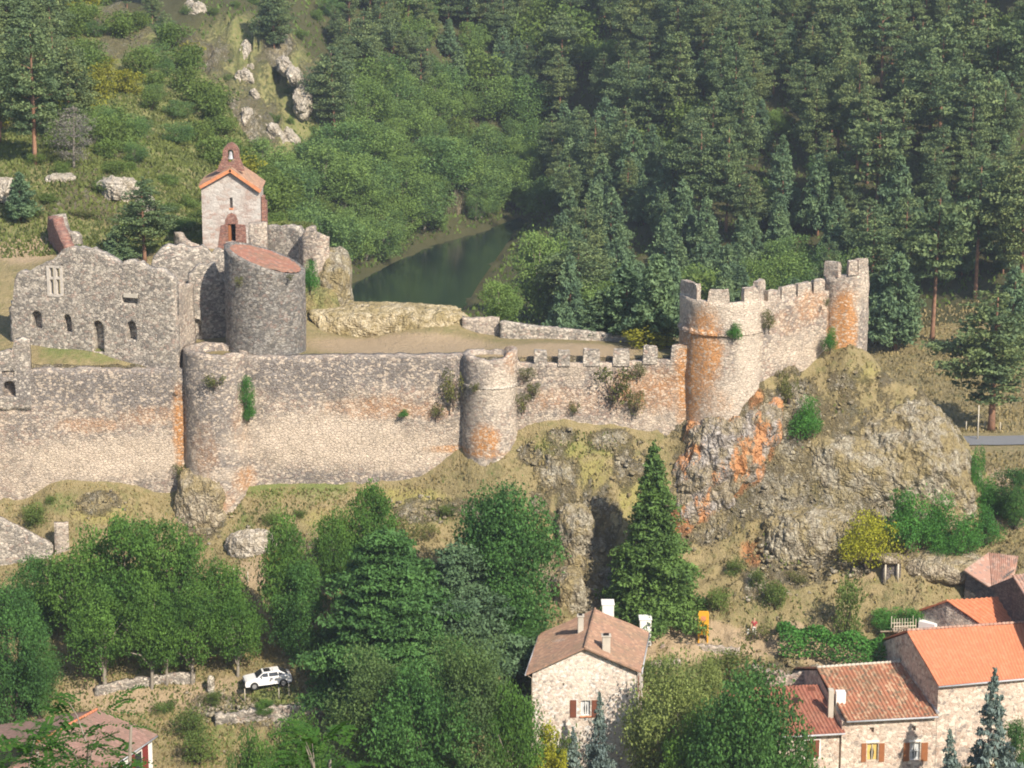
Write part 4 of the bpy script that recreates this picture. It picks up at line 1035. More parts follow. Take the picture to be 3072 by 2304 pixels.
# bellcote
by = CYc + .5
def bp(px, py): return PY(px, py, by)
out = [bp(214.5,172),(bp(246.5,171)),bp(244,165),bp(240.5,158),bp(240,149.5),bp(237,145),bp(233.5,142.5),bp(230.5,141.8),bp(227,143),bp(224,146),bp(221.5,150),bp(221.2,158),bp(217,165)]
out = [Vector((apx + (q.x - apx) * .86, q.y, q.z if q.z < zap + 1 else zap + 1 + (q.z - zap - 1) * .94)) for q in out]
bc = MB().prism(out, (0, .75, 0)).build('bellcote', MT['redstone'], Ch)
a, b = bp(227.9, 162.5), bp(233.4, 149.5)
cutout(bc, [MB().prism(arch_poly(a.x, b.x, a.z, b.z, by - .5, 8), (0, 2, 0))]); wmask(bc.data)
bl = MB(); xx = (a.x + b.x) / 2; prof = [(0, .95), (.13, .9), (.2, .7), (.24, .4), (.33, .1), (.36, 0)]
vs = []; fs = []; n_ = 16
for r_, z_ in prof:
    for k_ in range(n_): vs.append((xx + r_ * math.cos(2*math.pi*k_/n_), by + .38 + r_ * math.sin(2*math.pi*k_/n_), a.z + .35 + z_))
for j in range(len(prof) - 1):
    for k_ in range(n_): fs.append((j*n_+k_, j*n_+(k_+1)%n_, (j+1)*n_+(k_+1)%n_, (j+1)*n_+k_))
bell = bl.add(vs, fs).build('bell', MT['zinc'], bc); tag(bell, cat=None)
bl2 = MB().box(a.x + .02, b.x - .02, by + .3, by + .45, a.z + 1.28, a.z + 1.4).build('bell_yoke', MT['wood_pale'], bc)
# ruined walls right of the chapel
r1_ = wall('ruined_wall', [(X_at(248.5, 240, 20), 20), (X_at(267, 240, 20), 20)], 1.1, 4, top_px([(248,223),(255,222.5),(266,223.5),(268,226)], jag=.15, seed=27), 'wall_pale', seed=27)
tag(r1_, 'square pale block of ruined wall in front of the right side of the chapel', 'ruined wall')
r2_ = wall('ruined_wall', [(X_at(266, 240, 23), 23), (X_at(303, 250, 20.5), 20.5)], 1.0, 3, top_px([(266,225.5),(276,227),(290,226.5),(297,229),(300,236),(303,239)], jag=.3, seed=28), 'wall_grey', seed=28)
tag(r2_, 'grey ruined wall running right from the chapel behind the keep tower', 'ruined wall')
r3_ = wall('ruined_turret', [(X_at(298, 255, 20), 20.3), (X_at(303, 255, 19), 18.6), (X_at(317, 255, 18.4), 18.2), (X_at(328.5, 255, 18.4), 18.6), (X_at(329, 255, 21), 21.5)], 1.1, 1.5, top_px([(297,240),(300,236),(304,231),(306,225.5),(315,225.8),(316,232),(322,234),(326,236),(329,236)], jag=.25, seed=29), 'wall', seed=29)
a, b = PY(309, 270, 18.4), PY(313, 260, 18.4)
cutout(r3_, [MB().box(a.x, b.x, 17.5, 18.9, a.z, b.z)]); wmask(r3_.data)
tag(r3_, 'broken pinkish corner turret at the cliff edge above the river', 'ruined tower')

# ------------------------------------------------------------------ houses
ZG = -38.0
def corners_box(name, fl, fr, br_, bl_, zb, mat, parent, gab=None):
    """walls of a (not quite square) house: corners are Vectors at eave height; gab = list of extra gable apex points [(between corner i and i+1, Vector)]"""
    ring = [fl, fr, br_, bl_]; top = []; 
    for i, c_ in enumerate(ring):
        top.append(c_)
        for gi, gv in (gab or []):
            if gi == i: top.append(gv)
    n = len(top); V = [(p.x, p.y, zb) for p in top] + [tuple(p) for p in top]
    F_ = [(i, (i+1) % n, (i+1) % n + n, i + n) for i in range(n)] + [tuple(range(n-1, -1, -1)), tuple(range(n, 2*n))]
    return MB().add(V, F_).build(name, MT[mat], parent)
def out4(c, d):  # push roof corners outwards horizontally (overhang)
    return c + d
def facade(fl, fr):
    u = Vector((fr.x - fl.x, fr.y - fl.y, 0)).normalized(); n = Vector((u.y, -u.x, 0)); return u, n
def fpt(fl, u, n, px, py):
    o_ = Vector((0, CY, CZ)); d = ray(px, py); t_ = (Vector((fl.x, fl.y, 0)) - Vector((0, CY, 0))).dot(n) / (d.x * n.x + d.y * n.y)
    return o_ + d * t_
def fbox(name, fl, u, n, xa, xb, ya, yb, f0, f1, mat, parent, bevel=0):
    a = fpt(fl, u, n, xa, yb); b = fpt(fl, u, n, xb, ya); A0 = Vector((a.x, a.y, 0)); B0 = Vector((b.x, b.y, 0))
    c4 = [A0 + n * f1, B0 + n * f1, B0 + n * f0, A0 + n * f0]
    return MB().hexa([(q.x, q.y, z) for z in (a.z, b.z) for q in c4]).build(name, MT[mat], parent, bevel=bevel)
def fcut(o, fl, u, n, xa, xb, ya, yb, deep=.3):
    a = fpt(fl, u, n, xa, yb); b = fpt(fl, u, n, xb, ya); A0 = Vector((a.x, a.y, 0)); B0 = Vector((b.x, b.y, 0))
    c4 = [A0 + n * .5, B0 + n * .5, B0 - n * deep, A0 - n * deep]
    return MB().hexa([(q.x, q.y, z) for z in (a.z, b.z) for q in c4])
def window(par, fl, u, n, xa, xb, ya, yb, frame='white', curtain=None, mull=1, cross=0):
    w_ = fbox('window', fl, u, n, xa, xb, ya, yb, -.28, -.24, 'glass', par)
    m = MB(); a = fpt(fl, u, n, xa, yb); b = fpt(fl, u, n, xb, ya)
    L = (Vector((b.x, b.y, 0)) - Vector((a.x, a.y, 0))).length; A0 = Vector((a.x, a.y, 0)); t_ = .06
    def bar(s0, s1, z0, z1):
        c4 = [A0 + u*s0 - n*.14, A0 + u*s1 - n*.14, A0 + u*s1 - n*.235, A0 + u*s0 - n*.235]
        m.hexa([(q.x, q.y, z) for z in (z0, z1) for q in c4])
    bar(0, t_, a.z, b.z); bar(L - t_, L, a.z, b.z); bar(t_, L - t_, a.z, a.z + t_); bar(t_, L - t_, b.z - t_, b.z)
    for i in range(mull): s_ = L * (i + 1) / (mull + 1); bar(s_ - t_*.6, s_ + t_*.6, a.z + t_, b.z - t_)
    m.build('window_frame', MT[frame], w_)
    if cross:
        m2 = MB()
        for i in range(cross):
            z_ = a.z + (b.z - a.z) * (i + 1) / (cross + 1)
            c4 = [A0 + u*t_ - n*.16, A0 + u*(L - t_) - n*.16, A0 + u*(L - t_) - n*.22, A0 + u*t_ - n*.22]
            m2.hexa([(q.x, q.y, z) for z in (z_ - .02, z_ + .02) for q in c4])
        m2.build('glazing_bar', MT[frame], w_) if cross == 1 else None
    if curtain:
        for sgn in (0, 1):
            mc = MB(); k_ = 8
            vs = []; fs = []
            for i in range(k_ + 1):
                f_ = i / k_
                for z_, wd in ((b.z - .08, .46), (a.z + (b.z - a.z) * .45, .25), (a.z + .08, .34)):
                    s_ = f_ * wd * L; s_ = s_ + .05 if sgn == 0 else L - .05 - s_
                    q = A0 + u * s_ - n * (.235 - .02 * (i % 2)); vs.append((q.x, q.y, z_))
            for i in range(k_):
                for j in (0, 1): fs.append((i*3+j, i*3+j+1, i*3+3+j+1, i*3+3+j))
            mc.add(vs, fs).build('curtain', MT[curtain], w_, fix=False)
    return w_
def chimney(par, px0, px1, py0, py1, Y, mat, d=.7, cap=True):
    a = PY(px0, py1, Y); b = PY(px1, py0, Y)
    c = MB().box(a.x, b.x, Y, Y + d, a.z - 1.2, b.z).build('chimney', MT[mat], par, bevel=.03)
    if cap:
        MB().box(a.x - .07, b.x + .07, Y - .07, Y + d + .07, b.z + .003, b.z + .09).build('chimney_cap', MT['render_pale'], c)
        MB().box(a.x + .12, b.x - .12, Y + .12, Y + d - .12, b.z + .093, b.z + .2).build('flue', MT['dark'], c)
    return c
def gutter(par, a, b, mat='zinc', r=.07, off=Vector((0, 0, 0))):
    return MB().tube([a + off, b + off], r, 8).build('gutter', MT[mat], par, smooth=True)
def ridge_tiles(par, a, b, mat, r=.12):
    L = (b - a).length; n_ = max(2, int(L / .4)); m = MB(); d = (b - a) / n_
    for i in range(n_):
        m.tube([a + d * i + Vector((0,0,.02)), a + d * (i + .97) + Vector((0,0,.05))], [r, r * 1.12], 8)
    return m.build('ridge_tiles', MT[mat], par, smooth=True)

# gabled house in the middle
G = empty('gabled_house'); tag(G, 'tall cream stone house with brown roof, its gable facing us among the trees', 'house')
Yh = -32.0
eL = PY(532.5, 672, Yh); eR = PY(636.5, 669, Yh + .5); apx_ = PY(585, 647.5, Yh + .25)
shiftb = Vector((1.2, 10.5, 0))
ez = (eL.z + eR.z) / 2
eL.z = eR.z = ez
bL = eL + shiftb; bR = eR + shiftb; apb = apx_ + shiftb
walls = corners_box('walls', eL, eR, bR, bL, ZG, 'house', G, [(0, apx_), (2, apb)])
u, n = facade(eL, eR)
cutout(walls, [fcut(walls, eL, u, n, 581, 590.3, 700.5, 715.7), fcut(walls, eL, u, n, 562.6, 564.3, 683, 686.2), fcut(walls, eL, u, n, 626, 628, 694.8, 697.5), fcut(walls, eL, u, n, 585, 586.6, 659.5, 661), fcut(walls, eL, u, n, 570, 571.3, 656.5, 658)])
window(G, eL, u, n, 580.8, 590.5, 700.3, 715.9, 'white', 'sheer', 1, 2)
fbox('sill', eL, u, n, 579.6, 591.5, 715.9, 717.1, -.05, .12, 'orange_edge', G)
fbox('shutter', eL, u, n, 570, 576.2, 700, 717.3, .01, .06, 'shutter', G)
fbox('shutter', eL, u, n, 591.8, 597.6, 700, 717.3, .01, .06, 'shutter', G)
fbox('shutter_hinge', eL, u, n, 576.4, 577, 700, 717, .01, .05, 'white', G)
fbox('corner_stones', eL, u, n, 532.7, 544.5, 672.5, 760, .004, .03, 'render_white', G) if False else None
oh = .45
dL = (eL - apx_); dL.z = dL.z; dLn = dL.normalized(); dRn = (eR - apx_).normalized()
fr_ = Vector((-.05, -.45, 0)); bkv = Vector((.05, .4, 0))
A0 = eL + dLn * .55 + fr_; A1 = eL + dLn * .55 + shiftb + bkv; B0 = eR + dRn * .45 + fr_; B1 = eR + dRn * .45 + shiftb + bkv
rl = slope(A0, A1, apb + bkv, apx_ + fr_, 'roof_slope', 'roof_brown', G, pitch=.3, amp=.03)
rr_2 = slope(B1, B0, apx_ + fr_, apb + bkv, 'roof_slope', 'roof_brown', G, pitch=.3, amp=.03)
ridge_tiles(G, apx_ + fr_ + Vector((0,0,.15)), apb + bkv + Vector((0,0,.15)), 'roof_brown', .1)
gutter(rl, A0 + Vector((-.1,0,.02)), A1 + Vector((-.1,0,.02))); gutter(rr_2, B0 + Vector((.1,0,.02)), B1 + Vector((.1,0,.02)))
MB().tube([B0 + Vector((.05,.5,0)), eR + Vector((.08,.3,-.5)), Vector((eR.x + .08, eR.y + .3, ZG))], .05, 6).build('drainpipe', MT['wood'], G)
MB().tube([A0 + Vector((-.05,.3,0)), eL + Vector((-.06,-.06,-.6)), Vector((eL.x - .06, eL.y - .06, ZG))], .05, 6).build('drainpipe', MT['wood'], G)
chimney(G, 577.8, 583.6, 617, 633, -26.5, 'render_pale', .6)
chimney(G, 602.2, 610.4, 637, 654, -30.6, 'render_pale', .7)
# right side wall details
un = Vector((eR.y - bR.y, bR.x - eR.x, 0)).normalized(); 
for k_, (s0, s1, z0, z1) in enumerate([(2.4, 3.3, -3.2, -1.6), (5.0, 5.9, -6.3, -4.0)]):
    dd = (bR - eR).normalized(); q0 = eR + dd * s0; q1 = eR + dd * s1; nn = Vector((dd.y, -dd.x, 0))
    MB().hexa([(q.x, q.y, eR.z + z) for z in (z0, z1) for q in (q0 + nn*.05, q1 + nn*.05, q1 + nn*.01, q0 + nn*.01)]).build('shutter', MT['shutter'], G)

# the two white things behind the house
def cabinet(name, px0, px1, py0, py1, Y, d, label, cat):
    a = PY(px0, py1, Y); b = PY(px1, py0, Y); e = empty(name, ((a.x + b.x) / 2, Y, a.z)); tag(e, label, cat)
    w_ = (b.x - a.x) / 2; h_ = b.z - a.z
    MB().box(-w_, w_, 0, d, -.6, h_ - .08).build('body', MT['render_white'], e, bevel=.04)
    MB().box(-w_ - .06, w_ + .06, -.06, d + .06, h_ - .077, h_ + .02).build('top_slab', MT['white'], e, bevel=.02)
    MB().box(-w_ * .7, w_ * .55, -.03, -.002, .1, h_ - .35).build('door', MT['white'], e)
    return e
cabinet('white_shed', 602, 614, 604.5, 622, -17.5, 1.6, 'white box-shaped shed half hidden by the left foot of the spruce', 'shed')
cabinet('white_shed', 639.5, 651.5, 619.5, 640, -18.6, 1.4, 'white upright shed just right of the gabled house roof, under the spruce', 'shed')

# row of houses at the lower right: low house, tiled house, big orange-roofed house
Bf0 = PY(846.5, 721.4, -31.5); Bf1 = PY(938, 717, -30.2); bz = (Bf0.z + Bf1.z) / 2; Bf0.z = Bf1.z = bz
rz_ = bz + 2.5
Br0 = PZ(816.8, 669, rz_); Br1 = PZ(908.7, 662.7, rz_)
HB = empty('tiled_house'); tag(HB, 'stone house with a weathered striped Roman tile roof and yellow curtains at the lower right', 'house')
bk0 = Br0 + (Br0 - Bf0); bk0.z = bz; bk1 = Br1 + (Br1 - Bf1); bk1.z = bz
wl = Bf0 + Vector((-.35, .35, -.1)); wr = Bf1 + Vector((.0, .35, -.1))
wB = corners_box('walls', wl, wr, bk1 - Vector((0,.3,.1)), bk0 - Vector((0,.3,.1)), ZG, 'house2', HB, [(1, Br1 - Vector((0,0,.12))), (3, Br0 - Vector((0,0,.12)))])
slope(Bf0, Bf1, Br1, Br0, 'roof_slope', 'roof_old', HB, pitch=.37, amp=.075)
slope(bk1, bk0, Br0, Br1, 'roof_slope', 'roof_old', HB, pitch=.37, amp=.07)
ridge_tiles(HB, Br0 + Vector((0,0,.14)), Br1 + Vector((0,0,.14)), 'render_pale', .13)
gutter(HB, Bf0 + Vector((0,-.1,0)), Bf1 + Vector((0,-.1,0)), r=.09)
u, n = facade(wl, wr)
ws = [(866.7, 878.3, 743.2, 761.3), (909.8, 920.3, 742.5, 760.5)]
cutout(wB, [fcut(wB, wl, u, n, *q) for q in ws] + [fcut(wB, wl, u, n, 869.5, 874.2, 727.5, 732.8, .35), fcut(wB, wl, u, n, 911.8, 916, 726, 731, .35)])
window(HB, wl, u, n, *ws[0], 'wood_pale', 'cream', 1, 0); window(HB, wl, u, n, *ws[1], 'white', 'sheer', 1, 1)
for q in [(861, 866.4), (878.6, 884.6), (903, 909.4), (920.8, 928)]: fbox('shutter', wl, u, n, q[0], q[1], 743.2 - (q[0] - 860) * .015, 762 - (q[0] - 860) * .015, .01, .06, 'shutter_ochre', HB)
for q in ws: fbox('lintel', wl, u, n, q[0] - 1, q[1] + 1, q[2] - 3.2, q[2] - .2, .0, .03, 'render_white', HB)
for q in [(869.5,874.2,727.5,732.8),(911.8,916,726,731)]: fbox('vent_surround', wl, u, n, q[0] - 1.5, q[1] + 1.5, q[2] - 1.6, q[2] - .1, .0, .04, 'render_pale', HB)
ck = chimney(HB, 828, 834.2, 690.5, 720, -29.6, 'render_pale', .7, cap=False)
ck2 = chimney(HB, 835.8, 846, 692.5, 713, -29.2, 'white', .8, cap=False)
MB().box(PY(827,0,-29.6).x, PY(835,0,-29.6).x, -29.7, -28.8, PY(830,690.5,-29.6).z + .003, PY(830,690.5,-29.6).z + .1).build('chimney_cap', MT['shutter'], ck)
MB().tube([Bf1 + Vector((.03,.2,.3)), Br1 + Vector((.03,0,.3))], [.18, .16], 6).build('lead_flashing', MT['zinc'], HB)
# low house left
Af0 = PY(745, 739, -32.6); Af1 = PY(845, 733.5, -31.5); az = Af1.z; Af0 = PZ(745, 739, az)
Ar0 = PZ(715, 690.5, az + 2.3); Ar1 = PZ(821, 686, az + 2.3)
HA = empty('low_house'); tag(HA, 'low house with a dark red tiled roof left of the striped tile roof', 'house')
ab0 = Ar0 + (Ar0 - Af0); ab0.z = az; ab1 = Ar1 + (Ar1 - Af1); ab1.z = az
wl = Af0 + Vector((.1, .35, -.1)); wr = Af1 + Vector((-.45, .35, -.1))
wA = corners_box('walls', wl, wr, ab1 - Vector((0,.3,.1)), ab0 - Vector((0,.3,.1)), ZG, 'house2', HA, [(1, Ar1 - Vector((0,0,.12))), (3, Ar0 - Vector((0,0,.12)))])
slope(Af0, Af1, Ar1, Ar0, 'roof_slope', 'roof_red', HA, pitch=.34, amp=.06)
slope(ab1, ab0, Ar0, Ar1, 'roof_slope', 'roof_red', HA, pitch=.34, amp=.06)
gutter(HA, Af0 + Vector((0,-.1,0)), Af1 + Vector((0,-.1,0)), r=.09)
u, n = facade(wl, wr)
fbox('shutter', wl, u, n, 805.5, 819.3, 739.8, 758, .01, .07, 'shutter', HA)
fbox('shutter_frame', wl, u, n, 803.8, 821, 738.2, 759.5, .0, .008, 'render_white', HA)
# big orange roof
Cf0 = PY(938.4, 686.8, -30.2); Cf1 = PY(1060, 675.5, -27.5); cz = Cf0.z; Cf1 = PZ(1060, 675.5, cz)
Cr0 = PZ(906.6, 632, cz + 3.1); Cr1 = PZ(1045, 622.3, cz + 3.1)
HC = empty('orange_roofed_house'); tag(HC, 'large house with a broad plain orange tile roof at the right edge', 'house')
cb0 = Cr0 + (Cr0 - Cf0) * 1.3; cb0.z = cz - 1.0; cb1 = Cr1 + (Cr1 - Cf1) * 1.3; cb1.z = cz - 1.0
wl = Cf0 + Vector((.05, .3, -.1)); wr = Cf1 + Vector((0, .3, -.1))
wC = corners_box('walls', wl, wr, cb1 - Vector((0,.3,.1)), cb0 + Vector((.1,-.3,-.1)), ZG, 'house2', HC, [(1, Cr1 - Vector((0,0,.12))), (3, Cr0 + Vector((.08,0,-.12)))])
slope(Cf0, Cf1, Cr1, Cr0, 'roof_slope', 'roof_orange', HC, pitch=.3, amp=.025)
slope(cb1, cb0, Cr0, Cr1, 'roof_slope', 'roof_orange', HC, pitch=.3, amp=.025)
ridge_tiles(HC, Cr0 + Vector((0,0,.14)), Cr1 + Vector((0,0,.14)), 'roof_pink', .13)
gutter(HC, Cf0 + Vector((0,-.1,0)), Cf1 + Vector((0,-.1,0)), r=.09)
# stone gabled outbuilding behind
De = PZ(980, 624.5, -19.3); dz = De.z
Dl = PZ(919, 611, dz); Da = PZ(947, 601.5, dz + 1.75); Dq = PZ(1008, 597.5, dz + 1.75); back = Dq - Da; back.z = 0
HD = empty('stone_outbuilding'); tag(HD, 'stone gabled outbuilding with a striped orange roof behind the big orange roof', 'outbuilding')
corners_box('walls', Dl + Vector((.15,.2,-.05)), De + Vector((-.15,.2,-.05)), De + back, Dl + back, ZG + 5, 'house3', HD, [(0, Da + Vector((0,.2,-.1))), (2, Da + back - Vector((0,0,.1)))])
slope(De, De + back, Da + back, Da, 'roof_slope', 'roof_orange', HD, pitch=.5, amp=.06)
slope(Dl + back, Dl, Da, Da + back, 'roof_slope', 'roof_orange', HD, pitch=.5, amp=.06)
uD, nD = facade(Dl, De)
fbox('canopy', Dl + Vector((.15,.2,-.05)), uD, nD, 923, 939.5, 622.5, 626.5, .0, .9, 'white', HD)
fbox('corner_post', Dl + Vector((.15,.2,-.05)), uD, nD, 918.6, 920.6, 618, 634, .0, .12, 'white', HD)
# weathered barn
HE = empty('weathered_barn'); tag(HE, 'dark walled barn with a ragged weathered pink tile roof at the right edge', 'barn')
ez_ = -17.6
E0 = PZ(991.5, 590, ez_); E1 = PZ(1014, 576, ez_ + .2); E2 = PZ(1018, 557, ez_ + 1.9); E3 = PZ(989, 553.5, ez_ + 1.9); E4 = PZ(964, 571.5, ez_ + 1.2)
slope(E0, E1, E2, E3, 'roof_slope', 'roof_pink', HE, pitch=.35, amp=.06, sag=.15)
MB().prism([E0 + Vector((0,0,.02)), E3 + Vector((0,0,.02)), E4 + Vector((0,0,.02))], (0, 0, .14)).build('roof_slope', MT['roof_pink'], HE)
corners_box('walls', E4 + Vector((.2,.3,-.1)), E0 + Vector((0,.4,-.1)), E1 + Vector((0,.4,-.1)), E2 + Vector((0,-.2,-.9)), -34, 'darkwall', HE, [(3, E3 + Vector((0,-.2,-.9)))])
MB().tube([E0 + Vector((-.6,.1,-.2)), E0 + Vector((-.6,.1,-3.5))], .06, 6).build('drainpipe', MT['zinc'], HE)
# barn at the edge
HF = empty('edge_barn'); tag(HF, 'dark grey gable of a barn cut off by the right picture edge', 'barn')
fz = -17.0
F0 = PZ(1012, 576, fz + 2.2); F1 = PZ(1052, 640, fz - 1.0); F2 = PZ(1090, 636, fz - 1.0); F3 = PZ(1050, 572, fz + 2.2)
slope(F1, F2, F3, F0, 'roof_slope', 'roof_pink', HF, pitch=.35, amp=.06)
bk_ = F0 + Vector((-2.5, 4.5, -3)); 
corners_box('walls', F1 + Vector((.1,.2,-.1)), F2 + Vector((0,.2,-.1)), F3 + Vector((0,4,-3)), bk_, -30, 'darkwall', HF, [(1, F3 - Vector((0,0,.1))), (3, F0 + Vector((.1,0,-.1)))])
# house at the lower left
HG = empty('hip_roofed_house'); tag(HG, 'white walled house with a brown hipped roof and red shutters at the lower left corner', 'house')
gz = -24.6
g1 = PZ(157, 736, gz + .0); g0 = PZ(112, 767, gz); gl = PZ(-20, 790, gz)
ra = PZ(97, 711, gz + 2.6); rb_ = PZ(35, 745, gz + 2.6); gb = PZ(90, 716, gz); gbl = PZ(-60, 735, gz)
slope(g0, g1, ra, rb_, 'roof_slope', 'roof_dark', HG, pitch=.33, amp=.03)
slope(g1, gb + Vector((0,1,0)), ra + Vector((.05,.05,0)), ra, 'roof_slope', 'roof_dark', HG, pitch=.33, amp=.03)
slope(gl, g0, rb_, rb_ + Vector((-.05,.05,0)), 'roof_slope', 'roof_dark', HG, pitch=.33, amp=.03)
slope(gb + Vector((0,1,0)), gbl, rb_, ra, 'roof_slope', 'roof_dark', HG, pitch=.33, amp=.03)
ridge_tiles(HG, rb_ + Vector((0,0,.14)), ra + Vector((0,0,.14)), 'roof_orange', .12)
cxm = (g0 + g1 + gb + gl) / 4
def inw(p, k_=.5): 
    d_ = (cxm - p); d_.z = 0; return p + d_.normalized() * k_ + Vector((0, 0, -.03))
wG = corners_box('walls', inw(gl), inw(g0), inw(g1), inw(gb), ZG - 4, 'render_white', HG)
a_, b_ = inw(g0), inw(g1); u, n = facade(a_, b_)
L_ = (b_ - a_).length
def lbox(name, s0, s1, z0, z1, mat, par, f0=.01, f1=.06):
    c4 = [Vector((a_.x, a_.y, 0)) + u*s0 + n*f1, Vector((a_.x, a_.y, 0)) + u*s1 + n*f1, Vector((a_.x, a_.y, 0)) + u*s1 + n*f0, Vector((a_.x, a_.y, 0)) + u*s0 + n*f0]
    return MB().hexa([(q.x, q.y, z) for z in (gz + z0, gz + z1) for q in c4]).build(name, MT[mat], par)
lbox('window', L_ * .58, L_ * .74, -2.6, -.6, 'glass', HG, .005, .02); lbox('shutter', L_ * .44, L_ * .575, -2.8, -.3, 'shutter_red', HG); lbox('shutter', L_ * .76, L_ * .89, -2.8, -.3, 'shutter_red', HG); lbox('shutter', L_ * .22, L_ * .30, -2.8, -.6, 'shutter_red', HG)
gutter(HG, g0 + Vector((.06,-.06,0)), g1 + Vector((.06,-.06,0)))
chimney(HG, 62, 73, 738, 752, -35.5, 'render_white', .7)
# roof corner and wall at the left edge (old ruin with sloping top)
lw = wall('ruined_gable', [(X_at(-20, 540, -6), -7.5), (X_at(53, 545, -7), -7.5)], .8, -26, top_px([(-40,512),(0,518),(15,525),(35,536),(50,543),(54,548)], jag=.1, seed=33), 'wall_grey', seed=33)
tag(lw, 'ruined grey gable wall with a sloping top at the left edge below the castle', 'ruined wall')
lw2 = wall('wall_pier', [(X_at(55, 545, -7), -7.2), (X_at(69, 545, -7), -7.0)], .8, -26, top_px([(50,523),(75,524)], jag=.1, seed=34), 'wall_pale', seed=34)
tag(lw2, 'small square pale pier of wall beside the sloping ruined gable', 'ruined wall')
# dry stone retaining walls
def drywall(pxs, h, label, seed, mat='wall_grey', thick=.5, jag=.25, cat='stone wall'):
    P = [root(*q) for q in pxs]
    path = [(p.x, p.y) for p in P]
    def zt(x, y):
        xs = [p.x for p in P]; zs = [p.z for p in P]
        o_ = np.argsort(xs); z = float(np.interp(x, np.array(xs)[o_], np.array(zs)[o_]))
        return z + h + (float(_hash(np.array([int(x / .4) + 500]), np.array([seed]), np.array([0]), 3)[0]) - .5) * jag
    o = wall('dry_stone_wall', path, thick, min(p.z for p in P) - 1.2, zt, mat, seed=seed, rough=.14, st=.3, zst=.3)
    return tag(o, label, cat)
drywall([(95,697),(130,690),(160,686),(195,684)], .9, 'low dry stone wall along the track behind the tree trunks at the left', 61)
drywall([(215,727),(250,722),(290,719),(325,716)], 1.0, 'crumbling dry stone wall below the parked white car', 62, jag=.5)
drywall([(752,684),(790,690),(815,690)], 1.5, 'tumbledown stone wall below the path behind the low house', 63, jag=.5, mat='wall_pale')
drywall([(520,700),(532,705)], .7, 'short bit of garden wall in the shade left of the gabled house', 64)
drywall([(650,672),(680,668)], .8, 'rough garden wall just right of the gabled house', 65, mat='wall_pale')
drywall([(660,652),(700,650),(740,655)], .45, 'low kerb of stones along the path right of the gabled house', 66, mat='wall_pale', jag=.3)

